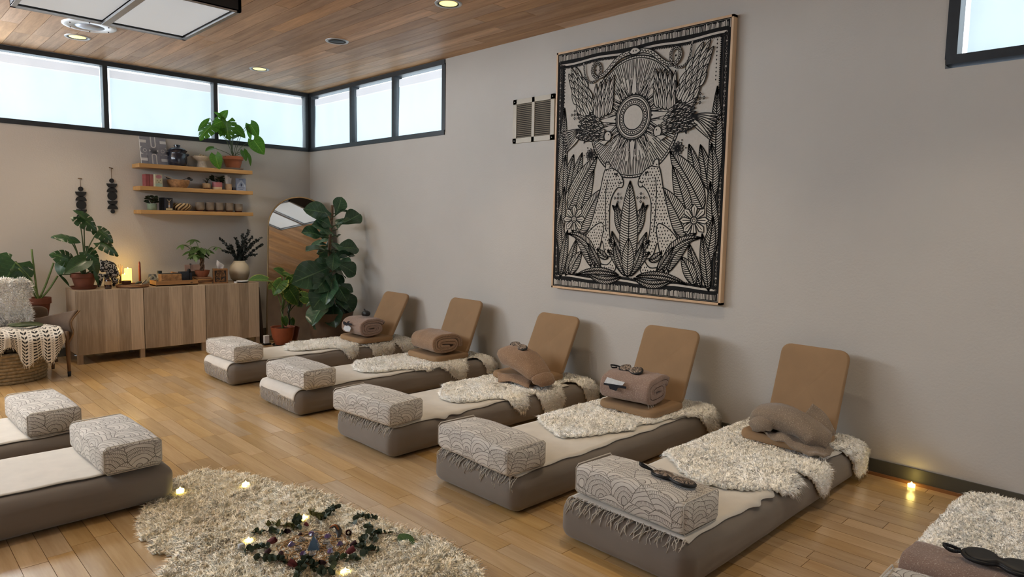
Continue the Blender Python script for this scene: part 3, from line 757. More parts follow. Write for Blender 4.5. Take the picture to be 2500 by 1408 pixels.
def sheepskin(name, label, outline, surf, density, L=.03, mat=m_fleece, group=None, hide_off=.006, thick=.012, width=.0032, seed=1, cat='sheepskin'):
    poly = closed_curve(outline, 8); rng = np.random.default_rng(seed)
    poly = poly+np.stack([pn(poly[:, 0], poly[:, 1], 23, seed), pn(poly[:, 1], poly[:, 0], 21, seed+2)], -1)*.008
    lo, hi = poly.min(0), poly.max(0); ctr = poly.mean(0)
    base, _ = surf(np.array([ctr[0]]), np.array([ctr[1]]), np.zeros(1))
    t = thing(name, label, cat, tuple(base[0]), group)
    # hide: grid cells inside the outline
    st = .02; gx, gy = np.meshgrid(np.arange(lo[0], hi[0]+st, st), np.arange(lo[1], hi[1]+st, st), indexing='ij')
    cc = inside(poly, gx[:-1, :-1]+st/2, gy[:-1, :-1]+st/2)
    P, nn = surf(gx.ravel(), gy.ravel(), hide_off+.003*pn(gx.ravel(), gy.ravel(), 9, seed)); w = gx.shape[1]
    ii, jj = np.nonzero(cc); q = np.stack([ii*w+jj, (ii+1)*w+jj, (ii+1)*w+jj+1, ii*w+jj+1], -1)
    used = np.unique(q); mp = np.zeros(len(P), int); mp[used] = np.arange(len(used))
    hm = np_mesh('hide', P[used], quads=mp[q], mat=m_hide, parent=t)
    so = hm.modifiers.new('thickness', 'SOLIDIFY'); so.thickness = .005; so.offset = -1
    # fleece: short tapered locks, combed by a slow random field
    area = (hi-lo).prod(); n = int(area*density); u = rng.uniform(lo[0], hi[0], n); v = rng.uniform(lo[1], hi[1], n); k = inside(poly, u, v); u, v = u[k], v[k]
    ue, ve = [], []           # extra locks along the rim
    m = len(poly)
    per = int(density**.5*1.1*np.linalg.norm(np.diff(poly, axis=0, append=poly[:1]), axis=1).sum()*1.6)
    sidx = rng.integers(0, m, per); f = rng.random(per); e0 = poly[sidx]; e1 = poly[(sidx+1) % m]; pe = e0+(e1-e0)*f[:, None]
    od = np.stack([(e1-e0)[:, 1], -(e1-e0)[:, 0]], -1); od /= np.linalg.norm(od, axis=1, keepdims=True)+1e-9
    sgn = np.where(inside(poly, pe[:, 0]+od[:, 0]*.01, pe[:, 1]+od[:, 1]*.01), -1, 1); od *= sgn[:, None]
    pe = pe-od*rng.uniform(0, .02, per)[:, None]
    u2 = np.concatenate([u, pe[:, 0]]); v2 = np.concatenate([v, pe[:, 1]])
    au = np.concatenate([pn(u, v, 7, seed)*.7, od[:, 0]*1.0]); av = np.concatenate([pn(v, u, 6, seed+5)*.7, od[:, 1]*1.0])
    au = au+rng.normal(0, .33, len(u2)); av = av+rng.normal(0, .33, len(u2))
    Pb, nb = surf(u2, v2, np.full(len(u2), hide_off)); eps = .01
    Pu, _ = surf(u2+eps, v2, np.full(len(u2), hide_off)); Pv, _ = surf(u2, v2+eps, np.full(len(u2), hide_off))
    lean = ((Pu-Pb)*au[:, None]+(Pv-Pb)*av[:, None])/eps
    Lk = L*rng.uniform(.65, 1.25, len(u2))*(1+.35*pn(u2, v2, 31, seed))
    Lk = Lk[:, None]
    W_ = np.cross(nb, rng.normal(size=nb.shape)); W_ /= np.linalg.norm(W_, axis=1, keepdims=True)+1e-9; W_ *= width*rng.uniform(.7, 1.3, (len(u2), 1))
    p1 = Pb+nb*Lk*.55+lean*Lk*.28; p2 = Pb+nb*Lk*.72+lean*Lk*.75+np.array([0, 0, -.12])*Lk
    for arr in (p1, p2): arr[:, 2] = np.maximum(arr[:, 2], .006)
    V = np.stack([Pb+W_, Pb-W_, p1+W_*.9, p1-W_*.9, p2], 1).reshape(-1, 3); b5 = np.arange(len(u2))*5
    nrm = nb+lean*.3+rng.normal(0, .06, nb.shape); nrm /= np.linalg.norm(nrm, axis=1, keepdims=True)
    o = np_mesh('fleece', V, quads=np.stack([b5, b5+1, b5+3, b5+2], -1), tris=np.stack([b5+2, b5+3, b5+4], -1), mat=mat, parent=t,
                normals=np.repeat(nrm, 5, 0), rnd=np.repeat(rng.random(len(u2)), 5))
    o['kind'] = 'stuff'; return t

def fringe(parent, starts, seed, length=.085, rad=.0016, mat=m_fringe, floor_z=.004):
    """knotted cotton strands: starts = (point, outward direction, ground/surface function or None)"""
    rg = random.Random(seed); mb = MB()
    for p, d in starts:
        p = Vector(p); d = Vector(d); L = length*rg.uniform(.6, 1.2); pts = [p-d*.01]
        v = d.normalized(); side = Vector((rg.uniform(-.5, .5), rg.uniform(-.5, .5), 0))
        for k in range(5):
            v = (v*.8+Vector((0, 0, -.55))+side*.35+Vector((rg.uniform(-.35, .35), rg.uniform(-.35, .35), rg.uniform(-.15, .15)))).normalized()
            q = pts[-1]+v*L/5; q.z = max(q.z, floor_z); pts.append(q)
        mb.tube(pts, [rad*1.5, rad*1.3, rad, rad, rad*.9, rad*.6], 4)
    o = mb.build('fringe', mat, parent); o['kind'] = 'stuff'; return o

MH = .19
def mattress(name, label, x0, x1, y0, y1, H=MH, seed=0):
    t = thing(name, label, 'mattress', ((x0+x1)/2, (y0+y1)/2, 0), 'floor mattresses around the room')
    def wr(q):
        k = .0035*noise.noise((q.x*3+seed, q.y*5, q.z*14))+.004*noise.noise((q.x*9+q.z*30, q.z*9, seed+q.y*7))*(1 if abs(abs(q.y)-(y1-y0)/2) < .04 else .25)
        n = Vector((q.x/((x1-x0)/2), q.y/((y1-y0)/2), q.z/(H/2))); m = max(abs(n.x), abs(n.y), abs(n.z))
        dr = Vector((q.x if abs(n.x) == m else 0, q.y if abs(n.y) == m else 0, q.z if abs(n.z) == m else 0)).normalized()
        bul = .010*(1-(2*q.z/H)**2) if abs(n.z) != m else 0
        return q+dr*(k+bul)
    MB().rbox(((x0+x1)/2, (y0+y1)/2, H/2+.004), (x1-x0, y1-y0, H), .06, 4, bulge=1e-5, fn=wr).build('fitted_sheet', m_sheet, t)
    return t, Drape(x0, x1, y0, y1, H+.005, .06)
def towel(label, surf, u0, u1, v0, v1, seed, fr='lo', ripple=None, group='cotton throws on the mattresses', fl=.06):
    """off-white cotton throw; u along the mattress, fringe at the low-u (or high-u) end; ripple = waves on its near edge"""
    rp = ripple or (lambda u: 0)
    nu, nv = 130, 22
    uu = np.linspace(u0, u1, nu+1); vv = np.linspace(0, 1, nv+1); G, F = np.meshgrid(uu, vv, indexing='ij')
    lo = np.array([v0+.004*math.sin(a*11+seed)+.003*math.sin(a*27+seed)+rp(a) for a in uu])[:, None]; hi = np.array([v1+.008*math.sin(a*8+seed*2) for a in uu])[:, None]
    V_ = lo+(hi-lo)*F; off = .006+.002*pn(G, V_, 6, seed)+np.where(F < .25, (1-F/.25)*np.array([abs(rp(a))*.6 for a in uu])[:, None], 0)
    P, nn = surf(G.ravel(), V_.ravel(), off.ravel()); w = nv+1
    ii, jj = np.meshgrid(np.arange(nu), np.arange(nv), indexing='ij'); q = np.stack([ii*w+jj, (ii+1)*w+jj, (ii+1)*w+jj+1, ii*w+jj+1], -1).reshape(-1, 4)
    t = thing('cotton_throw', label, 'throw blanket', tuple(P.mean(0)), group)
    c = np_mesh('cloth', P, quads=q, mat=m_towel, parent=t); so = c.modifiers.new('thickness', 'SOLIDIFY'); so.thickness = .003; so.offset = 1
    rg = random.Random(seed); mb = MB(); sg = -1 if fr == 'lo' else 1; ue = u0 if fr == 'lo' else u1; a_, b_ = float(lo[0 if sg < 0 else -1, 0]), float(hi[0 if sg < 0 else -1, 0])
    for k in range(66):   # strands follow the mattress over its edge
        v = a_+(b_-a_)*(k+rg.uniform(.1, .9))/66; L = fl*rg.uniform(.55, 1.25); dv = rg.uniform(-.25, .25); U_ = [ue-sg*.006]; V2 = [v]; O = [.007]
        for i in range(5): U_.append(U_[-1]+sg*L/5*rg.uniform(.6, 1.1)); V2.append(V2[-1]+L/5*(dv+rg.uniform(-.7, .7))); O.append(.004+rg.uniform(0, .008))
        pts, _ = surf(np.array(U_), np.array(V2), np.array(O)); mb.tube(pts, [.0026, .0022, .0018, .0018, .0016, .001], 4)
    o = mb.build('fringe', m_fringe, t); o['kind'] = 'stuff'; return t
def bolster(label, x, y, rz, z, seed=0, L=.60, Wd=.27, H=.145):
    t = thing('bolster_cushion', label, 'bolster', (x, y, z), 'fan-printed bolsters on the mattresses')
    R_ = Matrix.Rotation(math.radians(rz), 3, 'Z')
    def fn(q): return q+Vector((0, 0, .006*noise.noise((q.x*6+seed*3, q.y*5, seed))+(-.012*(abs(q.y)/(L/2))**3 if q.z > 0 else 0)))
    o = MB().rbox((x, y, z+H/2), (Wd, L, H), .028, 3, R_, bulge=.05, fn=fn).build('printed_cover', m_bolster, t)
    uvl = o.data.uv_layers[0]
    for d in uvl.data: d.uv = (d.uv[0]+seed*1.37, d.uv[1]+seed*2.11)
    pm = M('cream_piping_'+str(seed), '#cfc7bb', .9, .05)
    for s in (-1, 1):   # piped seams at both ends
        mb = MB()
        ring = [(-Wd/2+.02, 0), (-Wd/2+.005, .02), (-Wd/2+.005, H-.02), (-Wd/2+.02, H-.004), (Wd/2-.02, H-.004), (Wd/2-.005, H-.02), (Wd/2-.005, .02), (Wd/2-.02, 0), (-Wd/2+.02, 0)]
        mb.tube([Vector((x, y, z+b*.97+.002))+R_ @ Vector((a, s*(L/2-.010), 0)) for a, b in ring], .003, 5)
        mb.build('seam_piping', pm, t)
    return t
def rrect(w, h, r, n=5, cx=0, cy=0):
    out = []
    for sx, sy, a0 in ((1, 1, 0), (-1, 1, PI/2), (-1, -1, PI), (1, -1, 1.5*PI)):
        for k in range(n+1): a = a0+PI/2*k/n; out.append((cx+sx*(w/2-r)+r*math.cos(a), cy+sy*(h/2-r)+r*math.sin(a)))
    return out
def pad(name, mat, parent, poly, o, ux, uy, un, th, edge=.012, puff=.008, n=6):
    """a padded panel with rounded rim: rings of the outline drawn in towards the middle"""
    o, ux, uy, un = map(Vector, (o, ux, uy, un)); m = len(poly); cx = sum(p[0] for p in poly)/m; cy = sum(p[1] for p in poly)/m
    rings = []
    for k in range(4): a = PI/2*k/3; rings.append((-edge*(1-math.sin(a)), -th/2+edge*(1-math.cos(a)) if False else -th/2+edge-edge*math.cos(a)))
    rings = [(-edge*(1-math.sin(PI/2*k/3)), -th/2+edge*(1-math.cos(PI/2*k/3))) for k in range(4)]
    rings += [(r[0], -r[1]) for r in rings[::-1]]
    vs = []; fs = []
    def ring(ins, h, sc=1.0):
        st = len(vs)
        for a, b in poly:
            dx, dy = a-cx, b-cy; L = math.hypot(dx, dy) or 1; k = (L+ins)/L*sc
            vs.append(o+ux*(cx+dx*k)+uy*(cy+dy*k)+un*(h+.0025*noise.noise((a*14, b*14, h*30))))
        return st
    ids = []
    for sc, ph in ((.02, 1), (.4, .95), (.75, .75), (.92, .35)): ids.append(ring(-edge, -th/2-puff*ph, sc))
    for ins, h in rings: ids.append(ring(ins, h))
    for sc, ph in ((.92, .35), (.75, .75), (.4, .95), (.02, 1)): ids.append(ring(-edge, th/2+puff*ph, sc))
    for a, b in zip(ids[:-1], ids[1:]): fs += [(a+i, a+(i+1) % m, b+(i+1) % m, b+i) for i in range(m)]
    fs += [tuple(ids[0]+i for i in reversed(range(m))), tuple(ids[-1]+i for i in range(m))]
    return MB().add(vs, fs).build(name, mat, parent)
def floor_chair(label, xf, yc, zs, w=.42, depth=.40, hb=.56, lean=.24, tw=0.0):
    """canvas floor chair: seat pad with its front edge at xf, back panel leaning to the wall"""
    t = thing('folding_floor_chair', label, 'floor chair', (xf+depth/2, yc, zs), 'tan floor chairs against the wall')
    cs, sn = math.cos(tw), math.sin(tw); ex = Vector((cs, sn, 0)); ey = Vector((-sn, cs, 0)); c = Vector((xf+depth/2, yc, zs+.032))
    pad('seat_pad', m_canvas, t, rrect(depth, w, .05), c, ex, ey, (0, 0, 1), .055, .02, .004)
    up = (ex*lean+Vector((0, 0, hb))).normalized(); nb = ey.cross(up)
    H = math.hypot(lean, hb); b0 = c+ex*(depth/2-.05)+Vector((0, 0, .0))
    bp = pad('back_panel', m_canvas, t, rrect(w, H, .055, cy=H/2), b0, ey, up, -nb, .034, .012, .003)
    mb = MB(); ol = rrect(w-.012, H-.012, .05, cy=H/2); pts = [b0+ey*a+up*b for a, b in ol]; pts.append(pts[0])
    mb.tube(pts, .006, 6, cap=False); mb.build('edge_piping', m_pipe, bp)
    mb = MB(); ol = rrect(depth-.01, w-.01, .05); pts = [c+ex*a+ey*b+Vector((0, 0, .012)) for a, b in ol]; pts.append(pts[0]); mb.tube(pts, .005, 6, cap=False)
    ol2 = [p-Vector((0, 0, .026)) for p in pts]; mb.tube(ol2, .005, 6, cap=False); mb.build('seat_piping', m_pipe, t)
    return t

def speckle(name, col, fleck):
    m, nt, b = nodes(name); v = coords(nt, 'Object')
    f = mathn(nt, 'GREATER_THAN', noisen(nt, v, 210, 1), .64); g = mathn(nt, 'LESS_THAN', noisen(nt, v, 240, 1), .35)
    c = ramp(nt, noisen(nt, v, 10, 3), ((.3, mul(lin(col), .88)), (.7, mul(lin(col), 1.1))))
    nt.links.new(mixc(nt, mathn(nt, 'MULTIPLY', g, .5), mixc(nt, mathn(nt, 'MULTIPLY', f, .6), c, lin(fleck)), mul(lin(col), .45)), b.inputs['Base Color'])
    b.inputs['Roughness'].default_value = .95; b.inputs['Sheen Weight'].default_value = .2
    bump(nt, b, noisen(nt, v, 190, 2), .6, .004); return m
m_blk1 = speckle('rose_brown_wool', '#92796c', '#c8b8a8'); m_blk2 = speckle('tan_wool', '#93745a', '#c9b193'); m_blk3 = speckle('taupe_wool', '#857463', '#bfae98')
m_black = M('black_satin', '#0d0d10', .55, .15)
def leopard():
    m, nt, b = nodes('leopard_print_satin'); vo = N(nt, 'ShaderNodeTexVoronoi'); vo.inputs['Scale'].default_value = 95; nt.links.new(coords(nt, 'Object'), vo.inputs['Vector'])
    d = vo.outputs['Distance']; f = mathn(nt, 'MULTIPLY', mathn(nt, 'GREATER_THAN', d, .22), mathn(nt, 'LESS_THAN', d, .52))
    nt.links.new(mixc(nt, f, lin('#9a8878'), lin('#1c1613')), b.inputs['Base Color']); b.inputs['Roughness'].default_value = .5; return m
m_leo = leopard()
def flat_spiral(A, B, th, turns, n=26, start=0.0):
    pts = []
    for i in range(int(turns*n)+1):
        a = start+2*PI*i/n; k = (a-start)/(2*PI); aa = max(th*.8, A-th*1.02*k); bb = max(th*.55, B-th*1.02*k)
        c, s = math.cos(a), math.sin(a); e = .72
        pts.append((aa*math.copysign(abs(c)**e, c), bb*math.copysign(abs(s)**e, s)))
    return pts
def ribbon(path, th, L, M4, nl=14, seed=0, ends=.012):
    """a thick cloth band following a 2-D path (x,z), drawn out along y, both rims soft"""
    n = len(path); outl = []
    for i in range(n):
        a = path[max(0, i-1)]; b = path[min(n-1, i+1)]; dx, dz = b[0]-a[0], b[1]-a[1]; l = math.hypot(dx, dz) or 1; outl.append((-dz/l, dx/l))
    ring = [(path[i][0]+outl[i][0]*th/2, path[i][1]+outl[i][1]*th/2) for i in range(n)]+[(path[i][0]-outl[i][0]*th/2, path[i][1]-outl[i][1]*th/2) for i in range(n-1, -1, -1)]
    mid = [path[i] for i in range(n)]+[path[i] for i in range(n-1, -1, -1)]; m = len(ring); vs = []; fs = []
    ys = [-1, -1, -.985, -.95]+[-.9+1.8*k/nl for k in range(nl+1)]+[.95, .985, 1, 1]; kk = [.05, .6, .88, .97]+[1]*(nl+1)+[.97, .88, .6, .05]
    for yi, (y, k) in enumerate(zip(ys, kk)):
        for (rx, rz), (mx_, mz) in zip(ring, mid):
            x, z = mx_+(rx-mx_)*k, mz+(rz-mz)*k; dy = y*(L/2+.012*noise.noise((mx_*9, mz*9, seed)))
            d = .006*noise.noise((x*11+seed, y*3, z*11)); vs.append(M4 @ Vector((x*(1+d*6), dy, z*(1+d*6)+d)))
    for r in range(len(ys)-1): fs += [(r*m+i, r*m+(i+1) % m, (r+1)*m+(i+1) % m, (r+1)*m+i) for i in range(m)]
    return MB().add(vs, fs)
def place(x, y, z, rz=0, ry=0, rx=0): return Matrix.Translation((x, y, z)) @ Matrix.Rotation(math.radians(rz), 4, 'Z') @ Matrix.Rotation(math.radians(ry), 4, 'Y') @ Matrix.Rotation(math.radians(rx), 4, 'X')
def rolled(label, x, y, z, A, B, th, turns, L, rz, mat, seed, start=.4, rx=0):
    t = thing('folded_blanket', label, 'blanket', (x, y, z), None)
    ribbon(flat_spiral(A, B, th, turns, start=start), th*.96, L, place(x, y, z+B, rz, 0, rx), seed=seed).build('wool_cloth', mat, t)
    return t
def eye_mask(label, c, ux, un, s=.1, loop=True, seed=0, front=None):
    """padded sleep mask: leopard front, black rim, elastic strap"""
    c, ux, un = Vector(c), Vector(ux).normalized(), Vector(un).normalized(); uy = un.cross(ux).normalized(); un = ux.cross(uy)
    t = thing('eye_mask', label, 'eye mask', tuple(c))
    half = [(0, .24), (.25, .38), (.55, .42), (.85, .30), (1.0, .05), (.88, -.25), (.6, -.42), (.32, -.38), (.12, -.16)]
    ol = [(p[0], p[1]) for p in half]+[(-p[0], p[1]) for p in half[:0:-1]]; poly = [tuple(q*s) for q in closed_curve(ol, 3)]
    pad('rim', m_black, t, poly, c+un*.007, ux, uy, un, .012, .005, .001)
    pad('print_front', front or m_leo, t, [(a*.9, b*.86) for a, b in poly], c+un*.012, ux, uy, un, .010, .004, .004)
    if loop:
        rg = random.Random(seed)
        st = bez([c+ux*s*1.0+un*.006, c+ux*s*1.25+uy*s*.15+un*.02, c+ux*s*1.38+uy*s*.42+un*.035, c+ux*s*1.15+uy*s*.55+un*.03, c+ux*s*.95+uy*s*.30+un*.02], 6)
        mb = MB()
        for a, b in zip(st[:-1], st[1:]):
            w = un*.006; mb.add([a-w, b-w, b+w, a+w], [(0, 1, 2, 3)])
        o = mb.build('strap', m_black, t); so = o.modifiers.new('thickness', 'SOLIDIFY'); so.thickness = .003; so.offset = 0
    return t
m_white = M('white_thread', '#c9ccd0', .9, .1, 40); m_navy = M('navy_thread', '#14141e', .9, .1, 40)
def embroidery(parent, fn, shapes):
    """stitched patches that follow a surface fn(a,b)"""
    for nm, mat, poly, lift in shapes:
        P_ = [Vector(fn(a, b, lift)) for a, b in poly]; c = sum(P_, Vector())/len(P_)
        cc = Vector(fn(sum(p[0] for p in poly)/len(poly), sum(p[1] for p in poly)/len(poly), lift))
        mb = MB().add([cc]+P_, [(0, i+1, (i+1) % len(P_)+1) for i in range(len(P_))]); mb.build(nm, mat, parent)

XF, XW = -2.03, -.075
ordn = ['first', 'second', 'third', 'fourth', 'fifth', 'sixth']
MY = [-2.08, -3.29, -4.48, -5.55, -6.50]
WM = [.60, .64, .66, .66, .68]
surfs = []
for k in range(5):
    _, d = mattress('floor_mattress', f'grey sheeted floor mattress, {ordn[k]} of the wall row counted from the wooden cabinets', XF, XW, MY[k]-WM[k]/2, MY[k]+WM[k]/2, seed=k*3.1); surfs.append(d)
_, d6 = mattress('floor_mattress', 'grey sheeted floor mattress beyond the tea light by the wall', -2.35, -.43, -8.12, -7.455, seed=21)
_, dL1 = mattress('floor_mattress', 'grey sheeted floor mattress at the edge of the big fleece rug', -5.1, -3.185, -4.555, -3.895, seed=31)
_, dL2 = mattress('floor_mattress', 'grey sheeted floor mattress between the armchair and its twin', -5.25, -3.36, -3.68, -3.03, seed=37)
rip3 = lambda u: -.035*math.exp(-((u+1.62)/.05)**2)-.02*math.exp(-((u+1.5)/.06)**2)
rip5 = lambda u: sum(-.022*math.exp(-((u+c)/.045)**2) for c in (1.42, 1.27, 1.12))
for k in range(5):
    d = surfs[k]; y = MY[k]; h = WM[k]/2
    towel(f'off-white fringed cotton throw on the {ordn[k]} wall mattress from the cabinets', d, XF+(-.03, -.045, .035, .03, .045)[k], -.35, y-h+.035, y+h-.03, 11+k, ripple={2: rip3, 4: rip5}.get(k), fl=(.10, .10, .085, .085, .09)[k])
towel('off-white cotton throw, fringe end by the wall, on the mattress beyond the tea light', d6, -2.1, -.48, -8.09, -7.47, 23, 'hi')
towel('off-white cotton throw on the mattress at the big fleece rug', dL1, -4.95, -3.27, -4.50, -3.92, 25, 'hi')
towel('off-white cotton throw on the mattress behind the rug mattress', dL2, -5.1, -3.45, -3.64, -3.05, 26, 'hi')
BO = [(-1.865, -2.08, 2), (-1.865, -3.335, 2), (-1.925, -4.49, 5), (-1.915, -5.56, -3), (-1.835, -6.49, -2)]
for k, (x, y, rz) in enumerate(BO):
    bolster(f'fan printed off-white bolster on the {ordn[k]} wall mattress from the cabinets', x, y, rz, MH+.015, k+1)
bolster('fan printed off-white bolster on the mattress at the big fleece rug', -3.375, -4.25, 2, MH+.015, 7)
bolster('fan printed off-white bolster on the mattress nearer the armchair', -3.535, -3.35, 2, MH+.015, 8)
bolster('fan printed off-white bolster beyond the tea light by the wall', -2.005, -7.80, 0, MH+.015, 9)
# sheepskins: outline in (x, y - mattress centre)
SK = [
 [(-1.36, .06), (-1.37, -.08), (-1.25, -.17), (-1.05, -.20), (-.95, -.26), (-.88, -.35), (-.80, -.33), (-.72, -.24), (-.64, -.28), (-.56, -.40), (-.46, -.44), (-.38, -.34), (-.30, -.29), (-.22, -.38), (-.14, -.46), (-.05, -.44), (.0, -.30), (.0, .0), (-.02, .26), (-.3, .33), (-.6, .33), (-.9, .32), (-1.2, .24)],
 [(-1.33, .05), (-1.35, -.10), (-1.25, -.20), (-1.05, -.22), (-.95, -.28), (-.82, -.31), (-.72, -.30), (-.62, -.34), (-.52, -.42), (-.44, -.40), (-.40, -.28), (-.28, -.24), (-.20, -.34), (-.13, -.46), (-.04, -.46), (.0, -.30), (.0, .0), (-.02, .26), (-.3, .35), (-.7, .36), (-1.0, .33), (-1.2, .24)],
 [(-1.36, .05), (-1.38, -.12), (-1.25, -.20), (-1.10, -.24), (-.99, -.36), (-.90, -.38), (-.84, -.30), (-.76, -.30), (-.69, -.44), (-.58, -.50), (-.50, -.46), (-.46, -.28), (-.34, -.24), (-.24, -.34), (-.16, -.48), (-.06, -.46), (.0, -.3), (.0, .0), (-.02, .28), (-.3, .36), (-.7, .38), (-1.02, .37), (-1.2, .22)],
 [(-1.37, .03), (-1.39, -.07), (-1.28, -.15), (-1.12, -.20), (-.97, -.26), (-.86, -.22), (-.72, -.27), (-.52, -.28), (-.36, -.31), (-.25, -.37), (-.15, -.50), (-.05, -.48), (.01, -.34), (.01, 0), (-.02, .27), (-.3, .36), (-.6, .40), (-.85, .40), (-1.05, .36), (-1.24, .26)],
 [(-1.33, .13), (-1.41, .0), (-1.38, -.17), (-1.26, -.29), (-1.12, -.35), (-.99, -.33), (-.93, -.27), (-.85, -.36), (-.75, -.44), (-.66, -.38), (-.61, -.26), (-.44, -.24), (-.34, -.34), (-.24, -.47), (-.12, -.45), (-.02, -.30), (.0, .0), (-.04, .28), (-.4, .37), (-.8, .38), (-1.08, .36), (-1.22, .27)]]
DN = [42000, 52000, 68000, 88000, 100000]
for k in range(5):
    sheepskin('sheepskin', f'cream sheepskin spread on the {ordn[k]} wall mattress from the cabinets', [(a, MY[k]+b) for a, b in SK[k]], surfs[k], DN[k], L=.026, width=.0021, seed=k+3, group='cream sheepskins on the mattresses', hide_off=.020)
sheepskin('sheepskin', 'cream sheepskin on the mattress beyond the tea light', [(-.66, -7.42), (-.75, -7.36), (-.92, -7.38), (-1.02, -7.46), (-1.12, -7.38), (-1.28, -7.37), (-1.40, -7.44), (-1.6, -7.5), (-1.75, -7.7), (-1.7, -7.95), (-1.4, -8.1), (-1.0, -8.12), (-.7, -8.0), (-.55, -7.8), (-.56, -7.55)], d6, 100000, L=.03, width=.0021, seed=15, hide_off=.020)
# floor chairs
CH = [(-.72, -2.15, .44), (-.70, -3.32, .45), (-.69, -4.46, .45), (-.735, -5.575, .44), (-.645, -6.54, .41)]
for k, (xf, yc, w) in enumerate(CH):
    floor_chair(f'tan canvas floor chair on the {ordn[k]} wall mattress from the cabinets', xf, yc, MH+.028, w, hb=(.44, .48, .455, .485, .485)[k], lean=(.24, .20, .22, .22, .17)[k], tw=(.0, 0, .0, .02, -.03)[k])
ZS = MH+.028+.066
# blankets
b1 = rolled('rose-brown wool blanket folded on the first floor chair, with a navy and white motif', -.58, -2.18, ZS, .145, .085, .05, 2.1, .36, 0, m_blk1, 1)
def on_roll(x, y, z, A, B, rz=0):
    R_ = Matrix.Rotation(math.radians(rz), 3, 'Z')
    def fn(a, b, lift):   # a = angle, b = along the axis
        c, s = math.cos(a), math.sin(a); e = .72
        return Vector((x, y, z+B))+R_ @ Vector(((A+.028+lift)*math.copysign(abs(c)**e, c), b, (B+.028+lift)*math.copysign(abs(s)**e, s)))
    return fn
motif = [('white_motif', m_white, [(3.2, .09), (3.05, .06), (3.0, -.02), (3.1, -.06), (3.3, -.03), (3.35, .05)], .004),
         ('navy_motif', m_navy, [(2.72, .10), (2.8, .09), (2.82, .03), (2.66, .02), (2.62, -.02), (2.78, -.01), (2.83, -.07), (2.93, -.08), (2.95, .0), (3.05, .02), (3.0, .08), (2.9, .10)], .006)]
embroidery(b1, on_roll(-.58, -2.18, ZS, .145, .085), motif)
rolled('tan wool blanket rolled on the second floor chair, spiral end showing', -.555, -3.35, ZS, .15, .088, .05, 1.9, .38, -6, m_blk2, 2, start=-.2)
b4 = rolled('rose-brown wool blanket folded on the fourth floor chair, white and navy motif in front', -.60, -5.56, ZS, .15, .085, .075, 1.5, .36, 6, m_blk1, 4, start=.5)
embroidery(b4, on_roll(-.60, -5.56, ZS, .15, .085, 6), [('white_motif', m_white, [(2.5, .12), (2.6, .03), (2.62, -.02), (2.82, -.01), (2.95, .06), (2.9, .13)], .004), ('navy_motif', m_navy, [(2.88, .13), (2.85, .0), (2.86, -.04), (2.97, -.04), (2.99, .02), (3.12, .03), (3.1, .08), (2.98, .09), (2.97, .13)], .006)])
fringe(b4, [((-.68+.02*i, -5.73, ZS+.02), (0, -1, .1)) for i in range(5)], 4, .05)
def sweep(path, ra, rb, seed=0, n=16, up=(0, 0, 1), wr=.35, e=.8):
    """a soft sausage of cloth along a path with cross-section half-axes ra (across), rb (up) and running folds"""
    P_ = bez(path, 7); m = len(P_); mb = MB(); vs = []; up = Vector(up)
    def at(l, f): q = f*(len(l)-1); i = min(len(l)-2, int(q)); return l[i]+(l[i+1]-l[i])*(q-i)
    for i, p in enumerate(P_):
        t_ = (P_[min(m-1, i+1)]-P_[max(0, i-1)]).normalized(); a = t_.cross(up).normalized(); b = a.cross(t_)
        f = i/(m-1); A, B = at(ra, f), at(rb, f); cap = min(1, math.sin(PI*min(1, max(0.015, f*6)/2))) if f < .16 else (min(1, math.sin(PI*min(1, max(.015, (1-f)*6)/2))) if f > .84 else 1)
        for k in range(n):
            w = 2*PI*k/n; c, s = math.cos(w), math.sin(w); fold = 1+wr*.3*noise.noise((c*1.6+seed, s*1.6+f*2.2, f*3.5+seed))+wr*.12*math.sin(w*5+f*9+seed)
            vs.append(p+(a*A*math.copysign(abs(c)**e, c)+b*B*math.copysign(abs(s)**e, s))*fold*cap)
    fs = [(i*n+k, i*n+(k+1) % n, (i+1)*n+(k+1) % n, (i+1)*n+k) for i in range(m-1) for k in range(n)]
    fs += [tuple(reversed(range(n))), tuple((m-1)*n+k for k in range(n))]
    return mb.add(vs, fs)
def flap(pts_rows, th, mat, name, parent, seed=0, wave=.012):
    """a loose cloth sheet through rows of points"""
    rows = [bez(r, 6) for r in pts_rows]; nr = len(rows); nc = len(rows[0])
    cols = [bez([rows[r][c] for r in range(nr)], 6) for c in range(nc)]; R_ = len(cols[0])
    vs = [cols[c][r]+Vector((0, 0, wave*noise.noise((cols[c][r].x*14+seed, cols[c][r].y*14, seed)))) for c in range(nc) for r in range(R_)]
    o = MB().add(vs, [(c*R_+r, (c+1)*R_+r, (c+1)*R_+r+1, c*R_+r+1) for c in range(nc-1) for r in range(R_-1)]).build(name, mat, parent)
    so = o.modifiers.new('thickness', 'SOLIDIFY'); so.thickness = th; so.offset = 0; return o
b3 = thing('folded_blanket', 'speckled brown wool blanket slumped across the third floor chair, one end folded over', 'blanket', (-0.590, -4.500, ZS))
sweep([(-0.590, -4.320, ZS+.075), (-0.600, -4.400, ZS+.13), (-0.610, -4.540, ZS+.11), (-0.620, -4.680, ZS+.045), (-0.620, -4.780, ZS-.005)], [.11, .13, .14, .12, .085], [.07, .085, .08, .055, .04], 3).build('wool_cloth', m_blk2, b3)
sweep([(-0.630, -4.720, ZS+.03), (-0.630, -4.775, ZS-.002), (-0.630, -4.815, ZS-.028)], [.11, .105, .07], [.045, .038, .024], 5).build('turned_end', m_blk2, b3)
